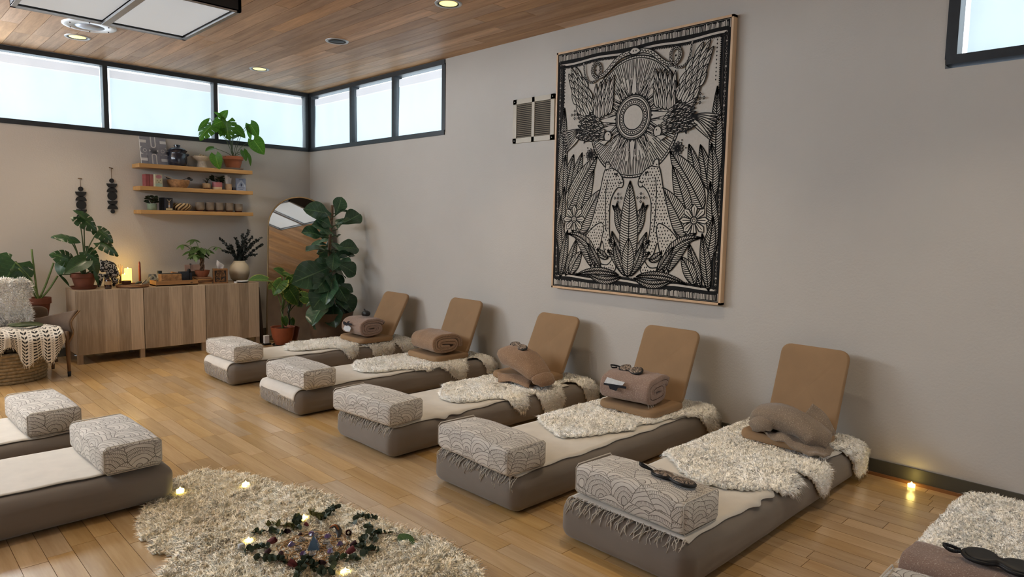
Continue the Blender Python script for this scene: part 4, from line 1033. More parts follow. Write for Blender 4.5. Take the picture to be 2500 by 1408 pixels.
flap([[(-0.730, -4.360, ZS-.005), (-0.760, -4.400, ZS-.03), (-0.790, -4.430, ZS-.055)], [(-0.710, -4.500, ZS+.01), (-0.750, -4.520, ZS-.015), (-0.760, -4.530, ZS-.03)], [(-0.670, -4.680, ZS+.0), (-0.720, -4.700, ZS-.03), (-0.750, -4.720, ZS-.05)]], .012, m_blk2, 'loose_corner', b3, 3)
fringe(b3, [((-.78+.004*i, -4.41-.006*i, ZS-.045), (-1, 0, -.3)) for i in range(10)], 6, .05, .002, m_white, .226)
b5 = thing('folded_blanket', 'crumpled taupe wool blanket with pale fringe heaped on the fifth floor chair', 'blanket', (-.52, -6.58, ZS))
sweep([(-.56, -6.35, ZS+.035), (-.54, -6.42, ZS+.07), (-.53, -6.52, ZS+.085), (-.53, -6.64, ZS+.065), (-.54, -6.74, ZS+.02), (-.56, -6.80, ZS-.02)], [.05, .10, .115, .11, .10, .07], [.03, .06, .065, .06, .05, .035], 8, wr=.55).build('wool_cloth', m_blk3, b5)
sweep([(-.60, -6.40, ZS+.02), (-.62, -6.47, ZS+.055), (-.60, -6.53, ZS+.05)], [.05, .06, .04], [.035, .045, .03], 11, wr=.6).build('inner_fold', m_blk3, b5)
flap([[(-.60, -6.42, ZS+.0), (-.58, -6.44, ZS-.005), (-.5, -6.42, ZS+.01)], [(-.665, -6.56, ZS+.0), (-.60, -6.56, ZS+.01), (-.5, -6.56, ZS+.02)], [(-.70, -6.74, ZS-.035), (-.62, -6.74, ZS-.02), (-.5, -6.74, ZS+.0)], [(-.67, -6.83, ZS-.045), (-.60, -6.83, ZS-.042), (-.5, -6.82, ZS-.04)]], .010, m_blk3, 'loose_edge', b5, 5, .03)
flap([[(-.50, -6.62, ZS+.09), (-.46, -6.64, ZS+.13), (-.42, -6.66, ZS+.17)], [(-.49, -6.70, ZS+.06), (-.44, -6.71, ZS+.10), (-.40, -6.715, ZS+.13)], [(-.48, -6.78, ZS-.01), (-.44, -6.78, ZS+.01), (-.40, -6.79, ZS+.02)]], .010, m_blk3, 'raised_corner', b5, 6, .02)
fringe(b5, [(Vector((-.41, -6.665, ZS+.165)).lerp(Vector((-.41, -6.80, ZS+.01)), i/30)+Vector((0, -.004, 0)), (.2, -1, .25)) for i in range(31)], 7, .055, .0018, floor_z=.226)
b6 = rolled('rose-brown wool blanket rolled on the sheepskin beyond the tea light', -1.722, -7.785, MH+.047, .10, .055, .045, 1.3, .55, 2, m_blk1, 9)
# sleep masks
b2m = eye_mask('leopard sleep mask lying on top of the slumped third blanket', (-.60, -4.46, ZS+.205), (-.15, -1, -.12), (-.35, 0, 1), .095, loop=False)
eye_mask('leopard sleep mask on the folded fourth blanket', (-.60, -5.53, ZS+.20), (.1, 1, .02), (-.45, 0, 1), .10, seed=2)
eye_mask('leopard sleep mask on the bolster of the fifth wall mattress', (-1.815, -6.625, MH+.167), (.07, 1, .02), (.12, 0, 1), .112, seed=3)
eye_mask('black sleep mask on the rolled blanket beyond the tea light', (-1.69, -7.77, MH+.186), (.02, 1, 0), (-.15, 0, 1), .11, seed=4, front=m_black)
bm = thing('eye_mask', 'small crumpled black sleep mask on the first folded blanket', 'eye mask', (-.560, -2.200, ZS+.19))
sweep([(-.560, -2.160, ZS+.205), (-.560, -2.200, ZS+.225), (-.560, -2.250, ZS+.21)], [.03, .04, .03], [.02, .03, .02], 2, 10).build('mask_pad', m_black, bm)
MB().tube(bez([(-.560, -2.190, ZS+.235), (-.560, -2.170, ZS+.265), (-.560, -2.195, ZS+.25)], 5), .006, 5).build('strap', m_black, bm)

# ================================================================== cabinets, shelves and what stands on them
def stave_mat():
    m, nt, b = nodes('grey_oak_staves'); tc = N(nt, 'ShaderNodeTexCoord'); sx = N(nt, 'ShaderNodeSeparateXYZ'); nt.links.new(tc.outputs['Object'], sx.inputs[0])
    bx = mathn(nt, 'FLOOR', mathn(nt, 'MULTIPLY', mathn(nt, 'ADD', sx.outputs['X'], mathn(nt, 'MULTIPLY', noisen(nt, coords(nt, 'Object', (3, 0, 0)), 1.3, 1), .12)), 8.6))
    wn = N(nt, 'ShaderNodeTexWhiteNoise', noise_dimensions='1D'); nt.links.new(bx, wn.inputs['W'])
    g = noisen(nt, coords(nt, 'Object', (26, 26, 1.3)), 4, 5)
    f = mathn(nt, 'ADD', mathn(nt, 'MULTIPLY', g, .65), mathn(nt, 'MULTIPLY', wn.outputs['Value'], .42))
    nt.links.new(ramp(nt, f, ((.3, lin('#968470')), (.75, lin('#c8b59d')))), b.inputs['Base Color'])
    b.inputs['Roughness'].default_value = .55; bump(nt, b, g, .15, .001); return m
m_stave = stave_mat()
m_carc = wood('grey_oak_carcass', '#8f7c68', '#b09b82', 2, 5, .5)
CZ, CF, CB = .725, -.57, -.15
cabx = [-2.772, -2.174, -1.556, -.955]
cn = ['with the monstera pot on it', 'in the middle of the three', 'next to the arched mirror']
for k in range(3):
    a, b = cabx[k], cabx[k+1]
    t = thing('oak_cabinet', f'low grey-oak cabinet {cn[k]}', 'cabinet', ((a+b)/2, (CF+CB)/2, 0), 'low oak cabinets along the back wall')
    MB().rbox(((a+b)/2, (CF+CB)/2+.009, (CZ+.09)/2), (b-a-.001, CB-CF-.018, CZ-.09), .002, 1).build('body', m_carc, t, smooth=False)
    MB().rbox(((a+b)/2, CF+.002, (CZ-.004+.092)/2), (b-a-.006, .017, CZ-.004-.092), .002, 1).build('door', m_stave, t, smooth=False)
    for lx in ((a+.022,) if k == 0 else ())+(b-.022,):
        for ly in (CF+.025, CB-.025): MB().box((lx-.022, ly-.022, 0), (lx+.022, ly+.022, .092)).build('leg', m_carc, t, smooth=False)
m_shelf = wood('oak_shelf', '#a37c47', '#c49a62', 0, 6, .45)
SX0, SX1, SD = -2.082, -.866, -.25
SHZ = [2.014, 1.776, 1.525]
sn = ['topmost oak wall shelf, holding the dark lidded pot', 'middle oak wall shelf, holding the woven bread-style basket', 'lowest oak wall shelf, holding the row of stoneware cups']
for z, l in zip(SHZ, sn):
    o = MB().rbox(((SX0+SX1)/2, SD/2, z-.021), (SX1-SX0, -SD, .042), .0025, 1).build('wall_shelf', m_shelf, None, smooth=False); tag(o, l, 'shelf', 'oak wall shelves')

# ------------------------------------------------------------------ leaves and plants
def leafmesh(name, kind):
    nt_, nc = {'monstera': (44, 24), 'fiddle': (14, 8), 'heart': (10, 6), 'lance': (8, 4), 'oval': (6, 4)}[kind]; vs = []; uv = []
    for i in range(nt_+1):
        t = i/nt_
        w = {'monstera': .50*math.sin(PI*min(1, (t*.93+.07))**.72)**.75, 'fiddle': .30*(math.sin(PI*t**1.35)**.7)*(.55+.45*min(1, t*1.6))+.004, 'heart': .40*math.sin(PI*(t*.95+.05)**.7)**.85,
             'lance': .15*math.sin(PI*t**.9)**.9+.002, 'oval': .30*math.sin(PI*t)**.6+.002}[kind]
        for j in range(nc+1):
            c = 2*j/nc-1; x = c*w; y = t
            if kind in ('monstera', 'heart'): y = t-.22*abs(c)**1.5*(1-t)**1.5+.0*abs(c)
            z = {'monstera': -.10*c*c*.8-.28*(t-.3)**2+.015*math.sin(t*16)*abs(c), 'fiddle': .10*abs(c)*w*3-.22*(t-.25)**2+.028*math.sin(t*13+c*2)*abs(c), 'heart': .10*abs(c)*w*2-.22*(t-.3)**2,
                 'lance': .1*abs(c)*w-.2*t*t, 'oval': .05*abs(c)*w-.08*t*t}[kind]
            vs.append((x, y, z)); uv.append((j/nc, t))
    fs = []; uu = []; w = nc+1
    for i in range(nt_):
        for j in range(nc):
            t = (i+.5)/nt_; c = abs(2*(j+.5)/nc-1)
            if kind == 'monstera':
                ph = (t*4.4-.75*c) % 1.0
                if .10 < t < .90 and (c > .40 and ph < .05+.13*(c-.4)/.6): continue
            q = (i*w+j, i*w+j+1, (i+1)*w+j+1, (i+1)*w+j); fs.append(q); uu.append([uv[k] for k in q])
    me = MB().add(vs, fs, uu).mesh(name); return me
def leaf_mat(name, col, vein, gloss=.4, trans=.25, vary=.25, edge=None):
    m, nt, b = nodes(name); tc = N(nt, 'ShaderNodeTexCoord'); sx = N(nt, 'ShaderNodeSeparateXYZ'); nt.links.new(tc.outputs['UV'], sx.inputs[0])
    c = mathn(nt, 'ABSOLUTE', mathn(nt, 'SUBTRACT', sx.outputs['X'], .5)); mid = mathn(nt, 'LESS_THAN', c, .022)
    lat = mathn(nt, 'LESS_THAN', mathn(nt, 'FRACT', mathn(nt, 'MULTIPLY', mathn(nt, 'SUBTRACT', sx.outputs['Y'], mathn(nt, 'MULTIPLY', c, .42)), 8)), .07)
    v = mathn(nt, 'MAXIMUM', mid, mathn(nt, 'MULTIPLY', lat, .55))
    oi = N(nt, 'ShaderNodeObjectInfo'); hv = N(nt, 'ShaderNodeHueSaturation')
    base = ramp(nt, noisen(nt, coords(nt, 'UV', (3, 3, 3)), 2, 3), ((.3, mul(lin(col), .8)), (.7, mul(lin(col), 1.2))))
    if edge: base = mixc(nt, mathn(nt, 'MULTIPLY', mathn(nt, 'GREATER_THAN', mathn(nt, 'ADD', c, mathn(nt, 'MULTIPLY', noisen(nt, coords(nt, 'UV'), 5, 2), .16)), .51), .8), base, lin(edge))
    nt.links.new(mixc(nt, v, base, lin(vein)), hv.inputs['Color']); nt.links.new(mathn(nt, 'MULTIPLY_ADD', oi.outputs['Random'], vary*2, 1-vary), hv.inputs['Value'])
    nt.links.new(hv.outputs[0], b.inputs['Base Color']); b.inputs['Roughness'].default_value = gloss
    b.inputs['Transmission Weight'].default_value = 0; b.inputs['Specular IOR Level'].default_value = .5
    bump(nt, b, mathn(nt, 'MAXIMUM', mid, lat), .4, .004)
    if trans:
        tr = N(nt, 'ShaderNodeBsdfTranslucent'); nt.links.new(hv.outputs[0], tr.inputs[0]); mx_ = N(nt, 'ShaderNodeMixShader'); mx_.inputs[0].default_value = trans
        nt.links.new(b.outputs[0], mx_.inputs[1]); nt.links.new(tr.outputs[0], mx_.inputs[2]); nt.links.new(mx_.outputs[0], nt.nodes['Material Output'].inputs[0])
    return m
LM = {}
def LMesh(kind, mat):
    k = (kind, mat.name)
    if k not in LM: LM[k] = leafmesh('leaf', kind); LM[k].materials.append(mat)
    return LM[k]
def put_leaf(parent, kind, mat, b, t, ws=1.0, hint=None, roll=0.0, name='leaf'):
    b, t = Vector(b), Vector(t); y = t-b; L = y.length; y.normalize()
    h = Vector(hint) if hint else (Vector(CAM)-b).normalized()*.8+Vector((0, 0, .7)); z = h-y*h.dot(y)
    if z.length < .05: z = Vector((1, 0, 0))-y*y.x
    z.normalize(); z = Matrix.Rotation(roll, 3, y) @ z; x = y.cross(z)
    mw = Matrix(((x.x*L*ws, y.x*L, z.x*L, b.x), (x.y*L*ws, y.y*L, z.y*L, b.y), (x.z*L*ws, y.z*L, z.z*L, b.z), (0, 0, 0, 1)))
    return inst(name, LMesh(kind, mat), parent, mw)
m_mon = leaf_mat('monstera_leaf', '#2c4a2a', '#4d6c3c', .32, .15); m_mon_bright = leaf_mat('bright_monstera_leaf', '#4f8428', '#7fae4a', .4, .45); m_mon_y = leaf_mat('yellow_edged_leaf', '#46702c', '#8fae55', .4, .25, edge='#a5ac48')  # top-shelf plant gets a brighter green than the dark monstera
m_fig = leaf_mat('fiddle_fig_leaf', '#34523a', '#66845a', .30, .12, .3); m_money = leaf_mat('money_tree_leaf', '#42602f', '#62803f', .45, .25, .35)
m_jade = leaf_mat('jade_leaf', '#2c3a26', '#3b4b30', .4, .1); m_euc = M('dark_preserved_eucalyptus', '#222b2a', .55, .3, 30)
m_stem = M('green_stem', '#5b7038', .5, .2); m_stem_d = M('dark_green_stem', '#41522e', .5, .2); m_bark = M('brown_bark', '#5c4632', .8, .25, 30, .5, .004)
m_terra = M('terracotta', '#93573b', .8, .18, 9, .2, .002); m_terra_d = M('dark_terracotta', '#76422e', .75, .22, 8, .2, .002); m_soil = M('dark_soil', '#2b211a', .95, .3, 60, .8, .01)
def terracotta(t, c, r, h, mat, rim=True, seg=28):
    x, y, z = c
    prof = [(0, 0), (r*.68, 0), (r*.90, h*.70), (r*.90, h*.70), (r*1.0, h*.72), (r*1.0, h*1.0), (r*.91, h*1.0), (r*.88, h*.90), (0, h*.90)] if rim else [(0, 0), (r*.62, 0), (r*.85, h*.45), (r*.97, h), (r*1.0, h*1.01), (r*.93, h*1.0), (r*.88, h*.90), (0, h*.90)]
    o = MB().lathe(prof, c, seg).build('pot', mat, t, sharp=35)
    MB().lathe([(r*.89, h*.86), (r*.5, h*.91), (0, h*.92)], c, 20).build('soil', m_soil, t)
def saucer(t, c, r, mat, h=.022): MB().lathe([(0, 0), (r*.82, 0), (r, h), (r*.95, h), (r*.8, .006), (0, .006)], c, 28).build('saucer', mat, t, sharp=35)
def stemmed(t, root, leaf_base, mat, r=.004, sag=.0, rg=random):
    a, b = Vector(root), Vector(leaf_base); m = a.lerp(b, .5)+Vector(((b.x-a.x)*-.12, (b.y-a.y)*-.12, abs(b.z-a.z)*.08+sag)); MB().tube(bez([a, m, b], 6), [r*1.4]*5+[r]*20 if False else r, 6).build('stem', mat, t)
def plant(name, label, cat, base, root, leaves, kind, lmat, smat, depth, ws=1.0, stem_r=.004, seed=1, dj=.1, zmin=None):
    """leaves: (base px, tip px[, depth shift[, kind]]) read on the plane y = depth"""
    rg = random.Random(seed); t = thing(name, label, cat, base)
    for L in leaves:
        (bx, by), (tx, ty) = L[0], L[1]; dy = L[2] if len(L) > 2 and L[2] is not None else rg.uniform(-dj, dj); kd = L[3] if len(L) > 3 else kind; lm = L[4] if len(L) > 4 else lmat
        b = aty(bx, by, depth+dy); tpnt = aty(tx, ty, depth+dy-rg.uniform(.0, .05))
        if zmin: b.z, tpnt.z = max(b.z, zmin), max(tpnt.z, zmin)
        put_leaf(t, kd, lm, b, tpnt, ws*rg.uniform(.9, 1.1), roll=rg.uniform(-.5, .5))
        r0 = Vector(root)+Vector((rg.uniform(-.02, .02), rg.uniform(-.02, .02), 0)); stemmed(t, r0, b, smat, stem_r)
    return t
# plant on the top shelf
pc = (-1.045, -.13, SHZ[0])
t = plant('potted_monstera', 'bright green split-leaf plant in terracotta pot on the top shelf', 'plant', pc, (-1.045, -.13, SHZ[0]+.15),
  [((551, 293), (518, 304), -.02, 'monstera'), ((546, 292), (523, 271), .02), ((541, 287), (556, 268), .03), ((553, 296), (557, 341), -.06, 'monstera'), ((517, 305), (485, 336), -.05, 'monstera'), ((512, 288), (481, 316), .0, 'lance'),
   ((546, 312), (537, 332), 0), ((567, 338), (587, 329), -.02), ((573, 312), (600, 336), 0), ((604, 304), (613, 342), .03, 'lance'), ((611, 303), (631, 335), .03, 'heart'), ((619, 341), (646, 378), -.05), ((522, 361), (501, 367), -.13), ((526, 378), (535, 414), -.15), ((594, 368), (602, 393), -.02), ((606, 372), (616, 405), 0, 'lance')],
  'heart', m_mon_bright, m_stem_d, -.13, 1.0, .0028, 3)
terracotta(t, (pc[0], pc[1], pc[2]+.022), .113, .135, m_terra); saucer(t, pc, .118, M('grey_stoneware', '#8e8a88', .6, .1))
# monstera on the cabinet
pc = (-2.655, -.37, CZ)
t = plant('potted_monstera', 'dark split-leaf monstera in terracotta pot on the cabinet', 'plant', pc, (-2.655, -.37, CZ+.14),
  [((205, 530), (180, 512), .0, 'heart'), ((193, 527), (240, 562), 0), ((240, 562), (279, 590), .0), ((246, 590), (294, 620), -.03), ((176, 582), (128, 572), .0), ((171, 584), (198, 592), -.02, 'heart'),
   ((172, 634), (126, 618), -.02), ((150, 640), (146, 676), 0, 'heart'), ((209, 636), (156, 666), -.12, 'heart'), ((222, 636), (238, 674), -.08, 'heart'), ((209, 613), (244, 638), .0), ((143, 670), (176, 702), -.03, 'lance'), ((228, 660), (246, 700), -.1, 'lance')],
  'monstera', m_mon, m_stem_d, -.37, .98, .0055, 5, zmin=CZ+.045)
terracotta(t, (pc[0], pc[1], pc[2]+.02), .115, .135, m_terra_d); saucer(t, pc, .122, m_terra_d, .028)
# monstera behind the armchair, raised on a stool
pc = (-3.03, -.31, .45)
t = plant('potted_monstera', 'dark monstera with long bare stalks in a clay pot behind the armchair', 'plant', pc, (-3.03, -.31, .63),
  [((38, 640), (2, 706), -.02), ((45, 655), (75, 690), -.03), ((28, 634), (-18, 648), .03), ((10, 640), (-30, 700), .0)], 'monstera', m_mon, m_stem, -.31, 1.15, .007, 8)
for tip in ((77, 608), (131, 641), (141, 673)):
    e = aty(*tip, -.31); MB().tube(bez([(-3.03, -.31, .62), Vector((-3.03, -.31, .62)).lerp(e, .5)+Vector((0, 0, -.02)), e], 6), .009, 6).build('stem', m_stem, t)
terracotta(t, pc, .107, .205, m_terra_d)
st = thing('plant_stool', 'round dark wooden stool under the clay pot behind the armchair', 'stool', (-3.03, -.31, 0))
MB().lathe([(0, .42), (.15, .42), (.15, .449), (0, .449)], (-3.03, -.31, 0), 24).build('seat', m_bark, st, sharp=35)
for k in range(3): a = k*2.09+.3; MB().tube([(-3.03+.08*math.cos(a), -.31+.08*math.sin(a), .43), (-3.03+.14*math.cos(a), -.31+.14*math.sin(a), 0)], .016, 8).build('leg', m_bark, st)
# yellow-edged monstera on the floor before the mirror
pc = (-.785, -.80, 0)
t = plant('potted_monstera', 'yellow-edged monstera in a round terracotta pot on the floor', 'plant', pc, (-.785, -.80, .42),
  [((653, 682), (607, 680), -.05, 'heart'), ((693, 668), (669, 654), .02, 'heart'), ((694, 668), (718, 676), 0, 'heart'), ((688, 684), (664, 718), -.02), ((699, 708), (694, 686), .02, 'heart'), ((707, 706), (732, 744), -.06), ((738, 722), (770, 733), 0), ((706, 690), (722, 668), .04, 'heart'), ((693, 775), (700, 797), -.05, 'heart')],
  'monstera', m_mon_y, m_stem, -.80, 1.12, .006, 11)
terracotta(t, (pc[0], pc[1], .018), .138, .20, M('orange_terracotta', '#8f4a2c', .6, .15, 8, .15, .002), rim=False); saucer(t, pc, .125, M('black_saucer', '#1d1b1a', .4, .1), .02)
MB().tube(bez([(-.785, -.80, .19), (-.80, -.82, .30), (-.77, -.78, .40), (-.76, -.80, .52)], 7), .010, 7).build('stem', m_stem, t)
MB().tube(bez([(-.775, -.79, .19), (-.75, -.77, .28), (-.79, -.80, .38), (-.80, -.81, .47)], 7), .008, 7).build('stem', m_bark, t)
# fiddle-leaf fig in its big planter
fx, fy = -.44, -1.28
t = thing('fiddle_leaf_fig', 'tall fiddle-leaf fig in a large dark brown planter in the corner', 'plant', (fx, fy, 0))
MB().lathe([(0, 0), (.17, 0), (.20, .03), (.235, .20), (.245, .38), (.255, .42), (.24, .42), (.225, .36), (0, .36)], (fx, fy, 0), 32).build('planter', M('mottled_brown_planter', '#4a3624', .65, .35, 5, .2, .003), t, sharp=40)
MB().lathe([(.235, .35), (.1, .37), (0, .37)], (fx, fy, 0), 20).build('soil', m_soil, t)
MB().tube(bez([(fx, fy, .36), (fx+.01, fy, .7), (fx-.015, fy, 1.1), (fx+.02, fy, 1.45), (fx+.03, fy, 1.62)], 6), [.016]*26, 8).build('trunk', m_bark, t)
rg = random.Random(2)
FL = [((819, 527), (836, 480), 0), ((813, 524), (746, 508), -.02), ((834, 548), (882, 519), 0), ((812, 556), (776, 530), -.05), ((818, 575), (768, 543), -.1), ((824, 560), (833, 530), .08), ((792, 577), (741, 562), -.06), ((812, 614), (748, 603), -.04), ((818, 606), (878, 602), -.05), ((820, 615), (869, 620), -.08),
      ((812, 640), (764, 645), .05), ((816, 612), (812, 657), -.18), ((820, 640), (873, 668), -.05), ((818, 640), (842, 610), .1), ((812, 650), (719, 687), -.12), ((812, 664), (770, 708), -.2), ((814, 700), (836, 668), .1), ((812, 690), (766, 750), -.24), ((818, 702), (863, 762), -.16), ((804, 728), (757, 786), -.2), ((812, 735), (815, 796), -.28), ((826, 742), (852, 800), -.15), ((808, 752), (768, 800), -.1), ((818, 765), (838, 808), -.1), ((816, 660), (862, 640), .06), ((812, 585), (776, 590), .1), ((818, 670), (790, 735), -.26), ((822, 690), (846, 735), -.22)]
for (b_, t_, dy) in FL:
    # the foliage turns round the trunk: dy spreads it in depth
    b = aty(*b_, fy+dy*.35); e = aty(*t_, fy+dy); b.x = min(b.x, -.06); e.x = min(e.x, -.03)
    put_leaf(t, 'fiddle', m_fig, b, e, rg.uniform(1.0, 1.25), roll=rg.uniform(-.6, .6))
    MB().tube([(fx+.01, fy, min(1.62, max(.4, b.z-.02))), b], .005, 5).build('stem', m_stem_d, t)
for k in range(22):
    z = .50+1.02*k/21; a = k*2.4; L = rg.uniform(.19, .27)*(1.0 if z < 1.2 else .75); d = Vector((math.cos(a), math.sin(a), rg.uniform(-.35, .35)+(.3 if z > 1.3 else -.15))).normalized(); b = Vector((fx+.01, fy, z))+d*.05; e = b+d*L
    b.x = min(b.x, -.06); e.x = min(e.x, -.03); e.y = min(e.y, -.95); put_leaf(t, 'fiddle', m_fig, b, e, rg.uniform(1.05, 1.3), hint=(d.x*.2, d.y*.2-.2, 1), roll=rg.uniform(-.6, .6)); MB().tube([(fx+.01, fy, z-.02), b], .005, 5).build('stem', m_stem_d, t)
# money tree on the cabinet
pc = (-1.505, -.35, CZ+.072)
t = thing('money_tree', 'small money tree with braided trunk in terracotta pot on the cabinet', 'plant', pc)
terracotta(t, pc, .082, .072, m_terra, rim=False)
for k in range(3):
    MB().tube([(pc[0]+.016*math.cos(k*2.1+s*.75), pc[1]+.016*math.sin(k*2.1+s*.75), pc[2]+.06+s*.022) for s in range(8)], .010, 6).build('trunk', m_bark, t)
rg = random.Random(6)
for (hx, hy, sc) in ((445, 597, .10), (472, 584, .09), (478, 602, .11), (492, 605, .12), (468, 612, .13), (486, 618, .12), (500, 612, .10), (505, 609, .10), (474, 622, .10), (530, 603, .07), (482, 610, .12)):
    h = aty(hx, hy, -.35+rg.uniform(-.07, .07)); MB().tube(bez([(pc[0], pc[1], pc[2]+.20), Vector((pc[0], pc[1], pc[2]+.20)).lerp(h, .55)+Vector((0, 0, .05)), h], 5), .003, 5).build('stem', m_stem, t)
    n = rg.choice((4, 5, 5)); a0 = rg.random()*6
    for k in range(n):
        a = a0+2*PI*k/n; d = Vector((math.cos(a), math.sin(a)*.7, rg.uniform(-.75, -.15))).normalized(); put_leaf(t, 'lance', m_money, h, h+d*sc*rg.uniform(.8, 1.15), 1.35, hint=(0, -.4, 1))
# vase with dark eucalyptus
vc = (-1.066, -.30, CZ)
t = thing('stoneware_vase', 'round beige stoneware vase filled with dark eucalyptus branches', 'vase', vc)
def vase_mat():
    m, nt, b = nodes('two_tone_stoneware'); sx = N(nt, 'ShaderNodeSeparateXYZ'); tc = N(nt, 'ShaderNodeTexCoord'); nt.links.new(tc.outputs['Object'], sx.inputs[0])
    f = mathn(nt, 'ADD', mathn(nt, 'MULTIPLY', sx.outputs['Z'], 4.5), mathn(nt, 'MULTIPLY', noisen(nt, coords(nt, 'Object'), 14, 4), .25))
    nt.links.new(ramp(nt, f, ((.5, lin('#a39684')), (.72, lin('#c9bda6')))), b.inputs['Base Color']); b.inputs['Roughness'].default_value = .6; return m
MB().lathe([(0, 0), (.065, 0), (.095, .03), (.112, .09), (.112, .13), (.098, .18), (.07, .215), (.062, .225), (.064, .238), (.055, .238), (.052, .21), (0, .20)], vc, 32).build('body', vase_mat(), t)
rg = random.Random(9)
for (tx, ty) in ((537, 582), (546, 612), (556, 605), (563, 598), (575, 580), (580, 590), (592, 572), (608, 563), (617, 577), (626, 585), (637, 581), (640, 597), (625, 622), (600, 585), (586, 600), (612, 600)):
    e = aty(tx, ty, -.30+rg.uniform(-.09, .09)); r0 = Vector((vc[0]+rg.uniform(-.04, .04), vc[1]+rg.uniform(-.03, .03), vc[2]+.20))
    ax = bez([r0, r0.lerp(e, .5)+Vector((0, 0, .03)), e], 9); mb = MB().tube(ax, .0022, 4)
    for i in range(2, len(ax)):
        for s in range(7):
            p = ax[i]; d = Vector((rg.uniform(-1, 1), rg.uniform(-1, 1), rg.uniform(-.3, .8))).normalized(); sd = d.cross(Vector((rg.uniform(-1, 1), rg.uniform(-1, 1), .3))).normalized(); q = rg.uniform(.016, .026)
            mb.add([p, p+d*q*.6+sd*q*.45, p+d*q*1.15, p+d*q*.6-sd*q*.45], [(0, 1, 2, 3)])
    mb.build('branch', m_euc, t)

# ------------------------------------------------------------------ top shelf
z1, z2, z3 = SHZ
def tilted_frame(o, ux, up): return Vector(o), Vector(ux).normalized(), Vector(up).normalized()
t = thing('canvas_print', 'grey and white geometric canvas print leaning on the wall', 'picture', (-1.90, -.06, z1))
m_artg = M('grey_print', '#8b8d96', .7, .08, 30); m_artw = M('white_canvas', '#d8d8d8', .8, .03)
ao, ax_, up = Vector((-2.005, -.075, z1)), Vector((1, 0, 0)), Vector((0, .07, .315)).normalized(); an = Vector((0, -1, .2)).normalized(); S_ = .265; HA = .322
MB().prism([(0, 0), (S_, 0), (S_, HA), (0, HA)], ao, ax_, up, -an, .022).build('canvas', m_artw, t, smooth=False)
def art(polys, mat, lift, nm):
    for p in polys: MB().prism([(a*S_, b*HA) for a, b in p], ao+an*lift, ax_, up, an, .0008).build(nm, mat, t, smooth=False)
def arc(cx, cy, r, a0, a1, n=10): return [(cx+r*math.cos(a0+(a1-a0)*k/n), cy+r*math.sin(a0+(a1-a0)*k/n)*.82) for k in range(n+1)]
def ringp(cx, cy, r0, r1, a0, a1): return arc(cx, cy, r1, a0, a1)+arc(cx, cy, r0, a1, a0)
art([[(0, .86), (.24, .86), (.24, 1), (0, 1)], [(0, .62), (.26, .62), (.26, .76), (0, .76)], [(.74, .86), (1, .86), (1, 1), (.74, 1)], [(.74, .62), (1, .62), (1, .76), (.74, .76)],
     [(0, .24), (.26, .24), (.26, .36), (0, .36)], [(0, .02), (.26, .02), (.26, .14), (0, .14)], [(.74, .24), (1, .24), (1, .36), (.74, .36)], [(.74, .02), (1, .02), (1, .14), (.74, .14)],
     [(.44, .68), (.56, .68), (.56, 1), (.44, 1)], [(.44, 0), (.56, 0), (.56, .32), (.44, .32)], arc(.5, .68, .06, PI, 2*PI), arc(.5, .32, .06, 0, PI),
     ringp(.5, .68, .10, .26, PI, 2*PI), ringp(.5, .32, .10, .26, 0, PI), [(.24, .68), (.40, .68), (.40, 1), (.24, 1)], [(.60, .68), (.76, .68), (.76, 1), (.60, 1)], [(.24, 0), (.40, 0), (.40, .32), (.24, .32)], [(.60, 0), (.76, 0), (.76, .32), (.60, .32)],
     arc(.16, .5, .17, 0, 2*PI, 22)[:-1], arc(.84, .5, .17, 0, 2*PI, 22)[:-1], [(.36, .40), (.64, .40), (.64, .60), (.36, .60)]], m_artg, 0, 'print_shape')
art([ringp(.16, .5, .055, .072, 0, 2*PI), ringp(.84, .5, .055, .072, 0, 2*PI), [(.33, .46), (.39, .5), (.33, .54)], [(.67, .46), (.61, .5), (.67, .54)]], m_artw, .0012, 'print_shape')
t = thing('lidded_crock', 'dark blue-black glazed stoneware pot with lid on the top shelf', 'pot', (-1.66, -.13, z1))
m_crock = M('dark_blue_glaze', '#1d2231', .22, .3, 6, coat=.4)
MB().lathe([(0, 0), (.078, 0), (.088, .012), (.098, .05), (.10, .09), (.092, .13), (.088, .145), (.100, .165), (.104, .172), (.094, .172), (.08, .14), (0, .12)], (-1.66, -.13, z1), 32).build('body', m_crock, t, sharp=50)
MB().lathe([(.0, .168), (.084, .168), (.088, .178), (.082, .188), (.05, .202), (.026, .207), (.026, .216), (.034, .222), (.034, .232), (.022, .236), (0, .237)], (-1.66, -.13, z1), 32).build('lid', m_crock, t, sharp=50)
for s in (-1, 1): MB().tube(bez([(-1.66+s*.09, -.13, z1+.14), (-1.66+s*.118, -.135, z1+.135), (-1.66+s*.095, -.14, z1+.115)], 6), .009, 7).build('handle', m_crock, t)
t = thing('pedestal_dish', 'speckled cream pedestal dish on the top shelf', 'dish', (-1.40, -.13, z1))
MB().lathe([(0, 0), (.058, 0), (.056, .01), (.042, .06), (.046, .075), (.11, .118), (.113, .126), (.106, .126), (.05, .095), (0, .09)], (-1.40, -.13, z1), 32).build('bowl', M('speckled_cream_ceramic', '#c6bba9', .6, .18, 60), t, sharp=40)
m_shell = M('shell_and_driftwood', '#b6a183', .8, .35, 30)
rg = random.Random(3)
